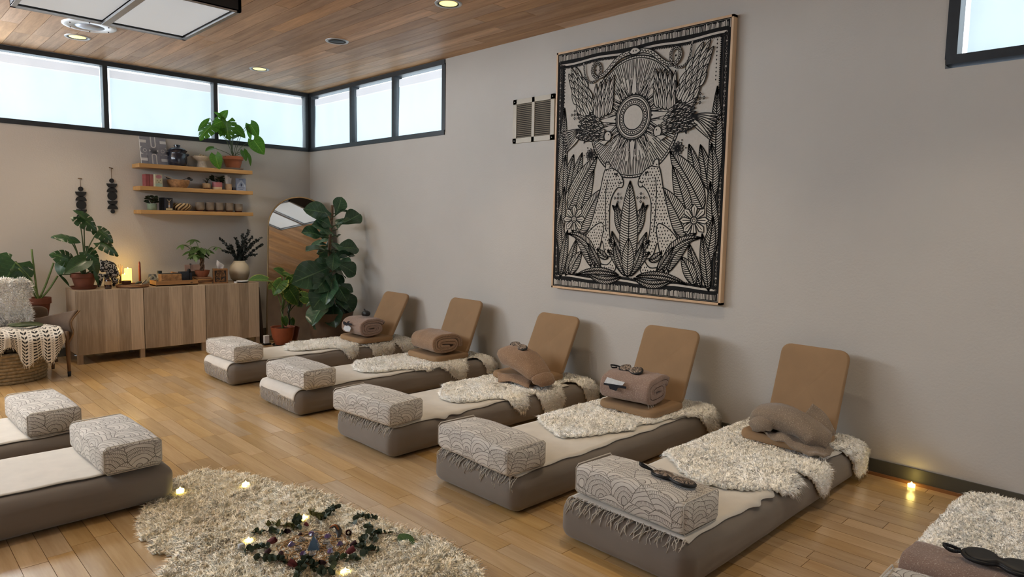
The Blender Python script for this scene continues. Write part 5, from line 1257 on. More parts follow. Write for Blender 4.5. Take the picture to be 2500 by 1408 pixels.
for k in range(16):
    a = rg.random()*6.28; r = rg.random()**.5*.075; c = Vector((-1.40+r*math.cos(a), -.13+r*math.sin(a), z1+.112+rg.uniform(0, .02)+(.075-r)*.25)); d = Vector((rg.uniform(-1, 1), rg.uniform(-1, 1), rg.uniform(-.2, .5))).normalized()
    o = MB().tube([c-d*.018, c-d*.006, c+d*.008, c+d*.02], [.003, .008, .009, .004], 6).build('driftwood_piece', m_shell, None); tag(o, 'small pale shell or driftwood piece heaped on the pedestal dish', 'driftwood', 'driftwood pieces in the pedestal dish')
# ------------------------------------------------------------------ middle shelf
def book(name, label, cat, x, y, z, w, d, h, mat, rz=0, pages=None, face=None):
    t = thing(name, label, cat, (x, y, z)); R_ = Matrix.Rotation(math.radians(rz), 3, 'Z')
    MB().rbox((x, y, z+h/2), (w, d, h), .002, 1, R_).build('cover', mat, t, smooth=False)
    if pages: MB().rbox(Vector((x, y, z+h/2))+R_ @ Vector((0, .003, 0)), (w-.006, d-.002, h+.0015), .001, 1, R_).build('page_block', pages, t, smooth=False)
    return t
m_pink = M('dusty_pink_cloth', '#9a5a58', .8, .15, 20); m_page = M('paper', '#d9d2c2', .9, .05); m_rose = M('rose_spine', '#8d4a4c', .8, .15, 20)
book('hardback_book', 'dark pink hardback at the end of the middle shelf', 'book', -1.985, -.12, z2, .038, .11, .132, m_rose, 0, m_page)
book('hardback_book', 'dusty pink hardback beside the card box', 'book', -1.945, -.12, z2, .036, .11, .132, m_pink, 0, m_page)
def flat_print(name, o, ux, uy, un, w, h, shapes, parent):
    for nm, mat, poly, lift in shapes:
        MB().prism([((a-.5)*w, b*h) for a, b in poly], Vector(o)+Vector(un)*lift, ux, uy, un, .0006).build(nm, mat, parent, smooth=False)
ell2 = lambda cx, cy, rx, ry, n=12: [(cx+rx*math.cos(2*PI*k/n), cy+ry*math.sin(2*PI*k/n)) for k in range(n)]
t = book('card_box', 'pastel card box with a pink crest and small birds on the middle shelf', 'box', -1.885, -.19, z2, .078, .04, .134, M('pastel_card', '#b9b59a', .7, .12, 12), 8)
R_ = Matrix.Rotation(math.radians(8), 3, 'Z'); ux, un = R_ @ Vector((1, 0, 0)), R_ @ Vector((0, -1, 0))
m_pkcard = M('pink_card_ink', '#b07c86', .7, .15); m_aqua = M('aqua_card_ink', '#9fb9ac', .7, .15); m_dkink = M('dark_card_ink', '#33281f', .7, .1)
flat_print('p', Vector((-1.885, -.19, z2))+un*.0202, ux, (0, 0, 1), un, .078, .134, [('print_shape', m_pkcard, ell2(.5, .80, .42, .15), 0), ('print_shape', m_aqua, [(.04, .02), (.96, .02), (.96, .22), (.5, .3), (.04, .22)], 0), ('print_shape', m_dkink, ell2(.5, .36, .06, .05, 6), .0008), ('print_shape', m_dkink, ell2(.28, .5, .06, .03, 6), .0008), ('print_shape', m_dkink, ell2(.7, .52, .06, .03, 6), .0008), ('print_shape', m_dkink, ell2(.8, .3, .05, .025, 6), .0008)], t)
def coil_basket(name, label, cat, c, r0, r1, h, rows, mat, rt=.008, seg=30, parts='coil', wob=0):
    """basket of stacked rope coils"""
    t = thing(name, label, cat, c)
    for k in range(rows):
        f = k/(rows-1); r = r0+(r1-r0)*math.sin(f*PI/2); z = c[2]+rt+f*(h-2*rt)
        MB().tube([(c[0]+(r+.002*math.sin(i*2.6+k))*math.cos(2*PI*i/seg), c[1]+(r+.002*math.sin(i*2.6+k))*math.sin(2*PI*i/seg), z+.0025*math.sin(i*2.1+k*1.7)) for i in range(seg+1)], rt*1.12, 7, cap=False).build(parts, mat, t)
    MB().lathe([(0, rt*.5), (r0, rt*.5), (r0, rt*1.5), (0, rt*1.5)], c, 20).build('base', mat, t); return t
m_straw = M('straw_weave', '#a57c54', .85, .3, 45, .6, .004)
coil_basket('woven_basket', 'shallow straw basket on the middle shelf with pens sticking out', 'basket', (-1.66, -.14, z2), .075, .107, .088, 7, m_straw)
m_pen = M('cream_pen', '#b5a894', .5, .1)
for k, (a, b) in enumerate((((401, 428), (428, 440)), ((405, 433), (430, 442)), ((408, 430), (432, 438)))):
    p, q = aty(*a, -.15-.012*k), aty(*b, -.15-.012*k); o = MB().tube([p, q+(q-p)*.8+Vector((0, 0, -.02))], .0055, 8).build('pen', (m_pen, m_dkink, m_pen)[k], None)
    tag(o, ('cream pen standing highest in the straw basket', 'dark brown pen leaning in the straw basket', 'shorter cream pen in the straw basket')[k], 'pen')
t = thing('sunglasses', 'dark sunglasses hooked in the straw basket end', 'sunglasses', (-1.56, -.15, z2+.09)); m_lens = M('dark_lens', '#15161a', .15, .1, coat=.5)
g0 = aty(457, 437, -.16); MB().ball(g0+Vector((.02, 0, .008)), (.022, .006, .016)).build('lens', m_lens, t); MB().ball(g0+Vector((.03, -.035, -.006)), (.02, .006, .015)).build('lens', m_lens, t)
MB().tube([g0+Vector((-.06, .0, -.012)), g0+Vector((.0, 0, .004)), g0+Vector((.045, -.01, .014))], .003, 5).build('temple', m_lens, t)
def cup(name, label, cat, c, r, h, mat, foot=None, top=1.0, inner=None, footmat=None, grp=None):
    t = thing(name, label, cat, c, grp)
    fh = h*.16 if footmat else 0
    MB().lathe([(0, fh), (r*.80, fh), (r*.93, fh+h*.08), (r*.99, h*.5), (r*top, h), (r*(top-.07), h), (r*.9, h*.5), (r*.7, h*.2), (0, h*.18)], c, 26).build('body', mat, t, sharp=45)
    if footmat: MB().lathe([(0, 0), (r*.74, 0), (r*.80, fh), (0, fh)], c, 24).build('unglazed_foot', footmat, t, sharp=40)
    return t
m_tanst = M('tan_stoneware', '#a98f6c', .6, .15, 25); m_rust = M('rust_foot', '#5e2c1c', .7, .15); m_creamst = M('cream_stoneware', '#c9b99b', .6, .1)
def succulent(t, c, n, L, mat, kind='oval', seed=0, spread=1.0, up=.5):
    rg = random.Random(seed)
    for k in range(n):
        a = rg.random()*6.28; h = rg.uniform(0, L*.9); d = Vector((math.cos(a)*spread, math.sin(a)*spread*.8, rg.uniform(.0, 1)*up+.1)).normalized(); b = Vector(c)+Vector((0, 0, h))+d*L*.25*spread; put_leaf(t, kind, mat, b, b+d*L*rg.uniform(.55, .9), 1.15, hint=(0, -.6, 1))
    for k in range(5):
        a = k*1.26; MB().tube([c, Vector(c)+Vector((math.cos(a)*L*.35*spread, math.sin(a)*L*.3*spread, L*.8))], .0028, 5).build('stem', m_bark, t)
t = cup('succulent_pot', 'small tan pot with rust foot holding a spiky succulent', 'plant', (-1.354, -.13, z2), .045, .068, m_tanst, footmat=m_rust); succulent(t, (-1.354, -.13, z2+.06), 14, .05, m_jade, 'lance', 1, .9, 1.2)
def pinkpot():
    m, nt, b = nodes('pink_and_cream_glaze'); sx = N(nt, 'ShaderNodeSeparateXYZ'); tc = N(nt, 'ShaderNodeTexCoord'); nt.links.new(tc.outputs['Object'], sx.inputs[0])
    nt.links.new(mixc(nt, mathn(nt, 'GREATER_THAN', sx.outputs['Z'], .032), lin('#d3c2a4'), lin('#a8646a')), b.inputs['Base Color']); b.inputs['Roughness'].default_value = .4; return m
t = cup('jade_pot', 'pink and cream pot with a dark bushy jade plant', 'plant', (-1.234, -.13, z2), .056, .086, pinkpot()); succulent(t, (-1.234, -.13, z2+.075), 34, .075, m_jade, 'oval', 2, 1.5, .7)
t = cup('stoneware_cup', 'pale tan cup on the middle shelf holding white cards', 'cup', (-1.105, -.13, z2), .040, .075, M('pale_tan_stoneware', '#b39b7e', .65, .12, 25))
m_card = M('white_card', '#d9dadc', .8, .03)
for k, (dx, rz, h) in enumerate(((-.02, 12, .155), (.0, -8, .14), (.018, 15, .125))):
    o = MB().rbox((0, 0, h/2), (.034, .0016, h), .0005, 1, Matrix.Rotation(math.radians(dx*400), 3, 'Y')).build('white_card', m_card, None, smooth=False); o.location = (-1.105+dx, -.13-.012+.012*k, z2+.02)
    tag(o, ('tallest white card in the pale tan cup', 'middle white card in the pale tan cup', 'shortest white card in the pale tan cup')[k], 'card')
tag(MB().rbox((-1.04, -.13, z2+.019), (.045, .045, .038), .003, 2).build('dark_block', M('slate_block', '#2b2c38', .6, .15), None, smooth=False), 'small dark slate block between the card cup and blue box', 'block')
t = book('oracle_card_box', 'pale blue card deck box with a small dark figure and lettering', 'box', -.968, -.15, z2, .108, .035, .145, M('pale_blue_card', '#8d9bb5', .65, .12, 10), -4)
R_ = Matrix.Rotation(math.radians(-4), 3, 'Z'); ux, un = R_ @ Vector((1, 0, 0)), R_ @ Vector((0, -1, 0)); m_navyink = M('navy_ink', '#2b3350', .7, .1); m_pale2 = M('pale_ink', '#b6c0cf', .7, .1)
shp = [('print_shape', m_pale2, [(.08, .30), (.5, .72), (.92, .30), (.92, .5), (.5, .9), (.08, .5)], 0), ('print_shape', m_navyink, ell2(.5, .52, .06, .07, 8), .0008), ('print_shape', m_navyink, [(.42, .36), (.58, .36), (.54, .48), (.46, .48)], .0008)]
shp += [('lettering', m_navyink, [(.18+.085*k, .22), (.18+.085*k+.05, .22), (.18+.085*k+.05, .27), (.18+.085*k, .27)], .0008) for k in range(8)]+[('lettering', m_navyink, [(.28, .90), (.72, .90), (.72, .925), (.28, .925)], .0008), ('lettering', m_navyink, [(.3, .1), (.7, .1), (.7, .13), (.3, .13)], .0008)]
flat_print('p', Vector((-.968, -.15, z2))+un*.0177, ux, (0, 0, 1), un, .108, .145, shp, t)
# ------------------------------------------------------------------ lowest shelf
t = cup('succulent_pot', 'sage green pot with a trailing leafy succulent on the lowest shelf', 'plant', (-1.935, -.13, z3), .05, .072, M('sage_glaze', '#7f927e', .35, .18, 20)); succulent(t, (-1.935, -.13, z3+.065), 40, .07, m_jade, 'oval', 5, 1.35, .8)
book('notebook', 'thin black notebook behind the dark illustrated card box', 'book', -1.822, -.10, z3, .03, .11, .14, M('black_cloth_cover', '#17171a', .8, .1), 0, m_page)
t = book('illustrated_card_box', 'black card deck box with a pale winged figure and cream banner', 'box', -1.785, -.185, z3, .082, .035, .138, M('black_card', '#1b1a22', .5, .2, 12), 5)
R_ = Matrix.Rotation(math.radians(5), 3, 'Z'); ux, un = R_ @ Vector((1, 0, 0)), R_ @ Vector((0, -1, 0)); m_gold = M('cream_gold_ink', '#cbb98d', .6, .15); m_skin = M('pale_figure_ink', '#b79a7d', .6, .12)
flat_print('p', Vector((-1.785, -.185, z3))+un*.0177, ux, (0, 0, 1), un, .082, .138, [('print_shape', m_gold, [(.08, .05), (.92, .05), (.92, .17), (.08, .17)], 0), ('print_shape', m_skin, [(.40, .2), (.62, .2), (.6, .45), (.56, .62), (.46, .62), (.42, .45)], 0), ('print_shape', m_skin, ell2(.51, .70, .07, .06, 8), 0), ('print_shape', m_gold, [(.46, .74), (.2, .92), (.32, .80), (.44, .72)], 0), ('print_shape', m_gold, [(.56, .74), (.86, .93), (.72, .80), (.58, .72)], 0), ('print_shape', m_pale2, ell2(.5, .35, .12, .06, 8), .0008)], t)
t = thing('woven_bowl', 'small round basket woven of wide straw strips on the lowest shelf', 'basket', (-1.63, -.13, z3)); m_straw2 = M('pale_straw_strip', '#b49a72', .8, .25, 20); m_straw3 = M('dark_straw', '#5b4630', .85, .2, 20)
MB().lathe([(0, .004), (.06, .004), (.09, .04), (.078, .078), (.07, .078), (.08, .04), (.055, .01), (0, .01)], (-1.63, -.13, z3), 26).build('core', m_straw3, t)
for k in range(13):
    a0 = 2*PI*k/13; mb = MB()
    def strip(u, v, a0=a0):
        a = a0+v*.9+(u-.5)*.26; r = (.062+.034*math.sin(PI*(v*.80+.08)))*(1.03+.03*math.sin(u*PI)); return (-1.63+r*math.cos(a), -.13+r*math.sin(a), z3+.006+.078*v)
    mb.grid(strip, 3, 8).build('straw_strip', m_straw2, t)
m_cupg = M('grey_tan_stoneware', '#8f8272', .6, .16, 18); m_cupd = M('dark_red_foot', '#43211a', .75, .1)
cupn = ['end cup of the stoneware row, beside the woven bowl', 'second stoneware cup from the woven bowl', 'third stoneware cup, centre of the row', 'fourth stoneware cup from the woven bowl', 'shorter fifth stoneware cup at the shelf end']
for k, x in enumerate((-1.434, -1.323, -1.214, -1.101, -.992)):
    cup('stoneware_cup', cupn[k], 'cup', (x, -.13, z3), .049, (.104, .106, .106, .106, .099)[k], m_cupg, footmat=m_cupd, top=.97, grp='stoneware cups on the lowest shelf')
# ------------------------------------------------------------------ wall hangings of black moons
m_moon = M('matt_black_clay', '#17191b', .7, .12, 25); m_cord = M('brown_cord', '#6a5238', .9, .1)
def moons(x, ztop, zs, label):
    t = thing('moon_phase_hanging', label, 'wall ornament', (x, -.01, ztop))
    MB().tube([(x, -.008, ztop), (x, -.008, zs[-1][1])], .0025, 5).build('cord', m_cord, t); MB().tube([(x-.02, -.006, ztop+.004), (x+.018, -.006, ztop-.002)], .004, 6).build('hanging_knot', m_cord, t)
    for kind, z, r in zs:
        a = {'o': (0, 2*PI), 'u': (PI, 2*PI), 'n': (0, PI)}[kind]; n = 20; pts = [(r*math.cos(a[0]+(a[1]-a[0])*k/n), r*math.sin(a[0]+(a[1]-a[0])*k/n)) for k in range(n+(0 if kind == 'o' else 1))]
        MB().prism(pts, (x, -.006, z), (1, 0, 0), (0, 0, 1), (0, -1, 0), .009).build('moon_disc', m_moon, t, smooth=False)
zz = lambda py, px: aty(px, py, -.01).z
moons(-2.572, zz(436, 196), [('o', zz(461, 197), .024), ('u', zz(468, 198), .050), ('n', zz(490, 199), .050), ('o', zz(500, 200), .046), ('u', zz(511, 201), .048), ('n', zz(532, 202), .048)], 'black moon-phase wall hanging partly behind the cabinet monstera')
moons(-2.285, zz(410, 271), [('o', zz(441, 273), .023), ('u', zz(448, 274), .050), ('n', zz(469, 274), .050), ('o', zz(478.5, 276), .046), ('u', zz(490, 276.5), .048), ('n', zz(510.5, 277.5), .050), ('o', zz(516, 278.5), .021)], 'black moon-phase wall hanging nearer the shelves')

# ================================================================== on the cabinets
Z = CZ
m_zebra = None
def zebra_mat():
    m, nt, b = nodes('black_white_swirl_print'); vo = N(nt, 'ShaderNodeTexVoronoi'); vo.inputs['Scale'].default_value = 24; nt.links.new(coords(nt, 'Object'), vo.inputs['Vector'])
    f = mathn(nt, 'GREATER_THAN', mathn(nt, 'SINE', mathn(nt, 'ADD', mathn(nt, 'MULTIPLY', vo.outputs['Distance'], 15), mathn(nt, 'MULTIPLY', noisen(nt, coords(nt, 'Object'), 30, 2), 4))), .0)
    nt.links.new(mixc(nt, f, lin('#16161a'), lin('#cfcbc4')), b.inputs['Base Color']); b.inputs['Roughness'].default_value = .7; return m
m_zebra = zebra_mat()
zx, zy = -2.40, -.235
t = thing('patterned_cat_figure', 'black and white swirl-printed crouching cat figure beside the monstera pot', 'figurine', (zx, zy, Z))
def zp(px, py, dy=0): return aty(px, py, zy+dy)
sweep([zp(247, 664), zp(256, 652), zp(268, 652), zp(276, 666), zp(281, 682)], [.045, .058, .062, .058, .04], [.05, .06, .062, .06, .045], 4, 16, up=(0, 1, 0), wr=.1).build('body', m_zebra, t)
MB().ball(zp(254, 644, -.03), (.042, .038, .036), 16, 10).build('head', m_zebra, t)
for px in (247, 261): MB().lathe([(0, 0), (.015, 0), (.012, .014), (0, .024)], zp(px, 639, -.03), 10).build('ear', m_zebra, t)
for a, b in (((248, 668), (242, 699)), ((262, 668), (259, 698)), ((277, 678), (279, 697)), ((283, 680), (286, 694))):
    p, q = zp(*a, -.02), zp(*b, -.02); q.z = Z+.0175; MB().tube([p, p.lerp(q, .6), q, q+Vector((-.006, -.012, 0))], [.028, .022, .018, .017], 10).build('leg', m_zebra, t)
MB().tube(bez([zp(280, 668, -.05), zp(287, 662, -.055), zp(292, 673, -.055)], 6), .006, 6).build('tail', m_zebra, t)
m_amber = M('amber_glass', '#2c1209', .12, .2, 20, coat=.5); m_label = M('kraft_label', '#a98a63', .8, .08); m_blackcap = M('black_plastic', '#15151a', .35, .1)
t = thing('amber_bottle', 'amber dropper bottle with a tan label and black cap', 'bottle', (-2.474, -.50, Z))
c = (-2.474, -.50, Z); MB().lathe([(0, 0), (.029, 0), (.031, .006), (.031, .088), (.024, .100), (.012, .106), (.012, .115), (0, .115)], c, 22).build('glass', m_amber, t, sharp=50)
MB().lathe([(.0316, .042), (.0316, .078)], c, 22, cap=False).build('label_band', m_label, t); MB().lathe([(0, .108), (.014, .108), (.014, .128), (.007, .132), (.009, .150), (0, .153)], c, 16).build('cap', m_blackcap, t, sharp=40)
t = thing('reed_diffuser', 'brown bottle reed diffuser with six thin sticks', 'diffuser', tuple(aty(296, 690, -.185).xy)+(Z,)); c = tuple(aty(296, 690, -.185).xy)+(Z,)
MB().lathe([(0, 0), (.021, 0), (.021, .05), (.011, .075), (.010, .095), (.013, .098), (0, .098)], c, 18).build('bottle', m_amber, t, sharp=50); m_reed = M('pale_reed', '#a78a62', .8, .1)
for k in range(6): a = k*1.05; MB().tube([(c[0], c[1], Z+.08), (c[0]+.030*math.cos(a)-.012, c[1]+.02*math.sin(a), Z+.215+.01*math.sin(k*2))], .0022, 5).build('reed', m_reed, t)
m_led = glow('glowing_wax', (1.0, .62, .10), 2.6); m_ledtip = glow('led_flame', (1.0, .80, .28), 7.0)
def led_candle(label, c, r, h, e):
    t = thing('led_pillar_candle', label, 'candle', c)
    MB().lathe([(0, 0), (r, 0), (r, h-.003), (r-.005, h), (r-.009, h-.012), (0, h-.016)], c, 24).build('wax', m_led, t, sharp=50); MB().lathe([(.0, h-.018), (.006, h-.014), (.005, h), (0, h+.014)], c, 10).build('flame_tip', m_ledtip, t)
    l = bpy.data.lights.new('candle_light', 'POINT'); l.energy = e; l.color = (1, .62, .16); l.shadow_soft_size = .03; o = bpy.data.objects.new('candle_light', l); COL.objects.link(o); o.parent = t; o.location = (0, 0, h+.05)
led_candle('taller glowing pillar candle behind the bamboo tray', (aty(313, 680, -.19).x, -.19, Z), .034, .178, .55)
led_candle('shorter glowing pillar candle beside the reed diffuser', (aty(304.5, 685, -.245).x, -.245, Z), .028, .122, .3)
t = thing('taper_candle', 'slim rust-red taper candle standing behind the tray', 'candle', (-2.105, -.225, Z)); c = (-2.105, -.225, Z); m_taper = M('rust_wax', '#7a2c1c', .45, .12, 20)
MB().lathe([(0, 0), (.028, 0), (.028, .008), (.016, .012), (.014, .03), (.0, .03)], c, 16).build('holder', m_gold, t, sharp=40); MB().lathe([(0, .02), (.0125, .02), (.0115, .12), (.0125, .16), (.010, .235), (.004, .25), (0, .251)], c, 12).build('wax', m_taper, t)
t = thing('bamboo_tray', 'round brown bamboo tray on the first cabinet', 'tray', (-2.232, -.425, Z)); c = (-2.232, -.425, Z); m_bamb = M('brown_bamboo', '#7b563a', .6, .25, 15)
MB().lathe([(0, .004), (.135, .004), (.135, .012), (0, .012)], c, 32).build('base', m_bamb, t, sharp=40); MB().lathe([(.14, 0), (.150, .002), (.150, .032), (.143, .034), (.138, .03), (.138, .002)], c, 40, cap=False).build('rim', m_bamb, t, sharp=40); MB().tube([(c[0]+.151*math.cos(a), c[1]+.151*math.sin(a), Z+.018) for a in [2*PI*k/36 for k in range(37)]], .0035, 5, cap=False).build('rim_band', m_straw, t)
tz = Z+.012
MBo = lambda mb, name, mat, label, cat, **k: tag(mb.build(name, mat, None, **k), label, cat)
t = thing('dark_bowl', 'small dark brown wooden bowl on the bamboo tray', 'bowl', (-2.285, -.415, tz)); MB().lathe([(0, 0), (.03, 0), (.044, .03), (.046, .055), (.041, .055), (.036, .03), (0, .012)], (-2.285, -.415, tz), 20).build('bowl_body', M('dark_walnut', '#4a2a1b', .5, .25, 12), t, sharp=40)
MB().lathe([(0, .045), (.041, .045), (.041, .05), (0, .052)], (-2.285, -.415, tz), 16).build('wax_fill', m_rust, t)
MBo(MB().tube([(-2.31, -.495, tz+.0095), (-2.185, -.51, tz+.0095)], .0095, 8), 'wooden_stick', m_reed, 'pale wooden smudge stick across the bamboo tray', 'stick')
MBo(sweep([(-2.215, -.43, tz+.012), (-2.18, -.435, tz+.035), (-2.15, -.425, tz+.03), (-2.13, -.41, tz+.014)], [.016, .022, .02, .01], [.008, .011, .01, .006], 3, 10), 'sage_leaf', M('dried_sage', '#4c5046', .9, .25, 30), 'dried grey sage leaf on the bamboo tray', 'leaf')
t = thing('curled_shell', 'pale curled shell with a dark lip at the tray edge', 'shell', (-2.135, -.475, tz)); sweep([(-2.165, -.475, tz+.012), (-2.14, -.475, tz+.022), (-2.12, -.46, tz+.036), (-2.112, -.445, tz+.055)], [.012, .022, .024, .008], [.012, .02, .018, .006], 5, 10).build('shell_body', M('pearl_shell', '#8d8676', .35, .35, 25), t); MB().tube([(-2.16, -.49, tz+.024), (-2.135, -.49, tz+.044), (-2.11, -.46, tz+.062)], .005, 5).build('lip', m_bark, t)
for k, (dx, dy, l) in enumerate(((-.10, .02, 'small black tumbled stone on the bamboo tray'), (.06, -.06, 'small cream tumbled stone on the bamboo tray'))): MBo(MB().ball((c[0]+dx, c[1]+dy, tz+.011), (.016, .013, .011), 10, 6), 'tumbled_stone', (m_black, m_creamst)[k], l, 'stone')
def glass_mat(name, col, rough=.05):
    m, nt, b = nodes(name); b.inputs['Base Color'].default_value = c4(col); b.inputs['Transmission Weight'].default_value = .9; b.inputs['Roughness'].default_value = rough; b.inputs['IOR'].default_value = 1.3; return m
m_glass = glass_mat('clear_glass', (.93, .95, .93))
t = thing('crystal_cluster', 'clear glass ornament with dried flower heads inside', 'ornament', (-1.985, -.235, Z)); MB().lathe([(0, 0), (.038, 0), (.047, .03), (.046, .065), (.036, .11), (.032, .11), (.042, .06), (.042, .03), (0, .006)], (-1.985, -.235, Z), 22).build('glass_bowl', m_glass, t)
rg = random.Random(12)
for k in range(12): MB().ball((-1.985+rg.uniform(-.024, .024), -.235+rg.uniform(-.024, .024), Z+.02+rg.uniform(0, .075)), rg.uniform(.007, .012), 6, 4).build('flower_head', (m_shell, m_creamst, m_gold)[k % 3], t)
# the long wooden tray and what stands on it
tx0, tx1, ty0, ty1 = -2.03, -1.607, -.505, -.295
t = thing('wooden_tray', 'long low wooden tray with a knot in its front edge', 'tray', ((tx0+tx1)/2, (ty0+ty1)/2, Z)); m_trayw = wood('brown_pine', '#8f6339', '#b4854f', 0, 6, .5)
MB().box((tx0, ty0, Z), (tx1, ty1, Z+.012)).build('base', m_trayw, t, smooth=False)
for a, b in (((tx0, ty0), (tx1, ty0+.016)), ((tx0, ty1-.016), (tx1, ty1)), ((tx0, ty0+.016), (tx0+.016, ty1-.016)), ((tx1-.016, ty0+.016), (tx1, ty1-.016))): MB().box((a[0], a[1], Z), (b[0], b[1], Z+.052)).build('side_board', m_trayw, t, smooth=False)
MB().ball((-1.675, ty0, Z+.026), (.013, .002, .006), 10, 6).build('wood_knot', m_bark, t)
z4 = Z+.012
t = thing('glass_jar', 'corked clear jar with a dark lid and pale salt', 'jar', (-1.945, -.345, z4)); c = (-1.945, -.345, z4); MB().lathe([(0, 0), (.026, 0), (.030, .01), (.030, .085), (.026, .10), (.021, .108), (.021, .12), (.018, .12), (.0, .1)], c, 22).build('glass', glass_mat('jar_glass', (.85, .87, .84)), t)
MB().lathe([(0, .004), (.026, .004), (.027, .06), (0, .066)], c, 20).build('salt_fill', m_creamst, t); MB().lathe([(0, .115), (.024, .115), (.024, .14), (0, .142)], c, 20).build('lid', M('dark_green_lid', '#1d2722', .4, .1), t, sharp=40)
t = thing('bark_box', 'rough bark-covered box on the wooden tray', 'box', (-1.868, -.433, z4)); m_roughbark = M('rough_bark', '#8f6a44', .9, .4, 22, .9, .012, 40); MB().rbox((-1.868, -.433, z4+.0565), (.21, .10, .11), .01, 3, fn=lambda q: q*(1+.05*noise.noise((q.x*40, q.y*40, q.z*40))), bulge=1e-5).build('bark_body', m_roughbark, t); MB().rbox((-1.868, -.433, z4+.110), (.19, .082, .012), .003, 1).build('opening', m_soil, t)
t = thing('dark_card_box', 'blue-black printed box behind the money tree pot', 'box', (-1.685, -.36, z4)); MB().rbox((-1.706, -.36, z4+.0625), (.092, .075, .125), .003, 1).build('front_box', M('blue_black_print', '#1f2631', .5, .5, 25), t, smooth=False); MB().rbox((-1.641, -.36, z4+.0575), (.031, .06, .115), .003, 1).build('side_box', M('blue_black_print_2', '#1a1f2a', .5, .5, 35), t, smooth=False); MB().ball((-1.65, -.36, z4+.13), (.022, .02, .025), 10, 6).build('knob_top', m_black, t)
MB().tube([(-1.632, -.36, z4+.11), (-1.632, -.36, z4+.20)], .0016, 5).build('wire', m_black, t); MB().ball((-1.632, -.36, z4+.205), (.014, .006, .005), 8, 5).build('wire_top', m_black, t)
MBo(MB().rbox((-1.74, -.21, Z+.06), (.12, .05, .12), .012, 2, Matrix.Rotation(.25, 3, 'Y')), 'pouch', m_straw, 'small tan cloth pouch leaning behind the bark box', 'pouch')
t = thing('postcard_picture', 'small pinkish landscape card leaning on the wall behind the money tree', 'picture', (-1.525, -.19, Z)); MB().rbox((-1.525, -.19, Z+.10), (.22, .008, .20), .002, 1, Matrix.Rotation(-.08, 3, 'X')).build('card', M('pink_card', '#a98a7b', .8, .15, 8), t, smooth=False); MB().rbox((-1.525, -.196, Z+.075), (.19, .006, .10), .002, 1, Matrix.Rotation(-.08, 3, 'X')).build('print_shape', m_dkink, t, smooth=False)
sg = ['lowest wooden coaster of the stack under the money tree', 'second wooden coaster of the stack', 'third wooden coaster of the stack', 'top wooden coaster under the money tree pot']
for k in range(4): MBo(MB().rbox((-1.508+.004*((k*7) % 3-1), -.36, Z+.009+.018*k), (.165, .165, .0165), .003, 1, Matrix.Rotation(.1*((k*5) % 3-1), 3, 'Z')), 'wooden_coaster', (m_trayw, m_bamb)[k % 2], sg[k], 'coaster', smooth=False)
# carved tissue box
bx, by = -1.335, -.42; t = thing('tissue_box', 'carved wooden tissue box with a white tissue standing up', 'tissue box', (bx, by, Z)); m_carv = wood('carved_walnut', '#6a4526', '#8f6438', 2, 8, .5); R_ = Matrix.Rotation(math.radians(-18), 3, 'Z')
def tb(dx, dy, dz): return Vector((bx, by, Z))+R_ @ Vector((dx, dy, dz))
w_, h_ = .15, .16
MB().rbox(tb(0, 0, h_/2), (w_-.016, w_-.016, h_-.01), .002, 1, R_).build('core', m_dkink, t, smooth=False)
for sx in (-1, 1):
    for sy in (-1, 1): MB().rbox(tb(sx*(w_/2-.008), sy*(w_/2-.008), h_/2), (.016, .016, h_), .002, 1, R_).build('corner_post', m_carv, t, smooth=False)
for zz_ in (.008, h_-.008): MB().rbox(tb(0, 0, zz_), (w_+.004, w_+.004, .016), .002, 1, R_).build('rail', m_carv, t, smooth=False)
rg = random.Random(21)
for (nx, ny) in ((0, -1), (1, 0), (-1, 0), (0, 1)):
    ux = Vector((-ny, nx, 0)); nrm = Vector((nx, ny, 0)); mb = MB()
    def cp(a, b): return tb(*(ux*a+nrm*(w_/2-.006)+Vector((0, 0, h_/2+b)))) 
    mb.tube([cp(0, -.055), cp(0, -.01), cp(.004, .02)], .006, 6)
    for k in range(12):
        s = 1 if k % 2 else -1; z0_ = -.02+.006*k; L = .05-.002*k; pts = [cp(0, z0_), cp(s*L*.5, z0_+.012), cp(s*L*.85, z0_+.008+.006*math.sin(k)), cp(s*L, z0_+.022), cp(s*L*.8, z0_+.03)]; mb.tube(bez(pts, 4), .003, 5)
    for k in range(6): s = 1 if k % 2 else -1; mb.tube(bez([cp(0, -.05), cp(s*.02, -.058+.004*k), cp(s*.045, -.05+.006*k)], 4), .0028, 5)
    o = mb.build('tree_carving', m_carv, t); o['kind'] = 'stuff'
tis = [[tb(-.02, .0, h_-.005), tb(-.005, .012, h_-.005), tb(.03, .0, h_-.005)], [tb(-.035, .0, h_+.045), tb(-.005, -.01, h_+.05), tb(.045, .01, h_+.035)], [tb(-.03, .0, h_+.10), tb(-.015, -.015, h_+.085), tb(.012, -.004, h_+.055)]]
flap(tis, .0015, m_card, 'tissue', t, 3, .01)
t = thing('white_saucer', 'flat white dish with a dark underside at the cabinet end', 'dish', (-1.115, -.495, Z)); MB().lathe([(0, 0), (.055, 0), (.070, .010), (.071, .013), (.0, .012)], (-1.115, -.495, Z), 28).build('dish', M('dark_glaze_edge', '#2a2622', .5, .1), t, sharp=40); MB().lathe([(0, .0125), (.068, .0135), (.064, .020), (0, .0175)], (-1.115, -.495, Z), 28).build('white_top', m_card, t)
t = thing('votive_candle', 'small white votive candle beside the white dish', 'candle', (-1.203, -.52, Z)); MB().lathe([(0, 0), (.018, 0), (.018, .016), (.0, .016)], (-1.203, -.52, Z), 16).build('wax', m_card, t, sharp=40); MB().tube([(-1.203, -.52, Z+.015), (-1.203, -.52, Z+.026)], .0015, 5).build('wick', m_black, t)

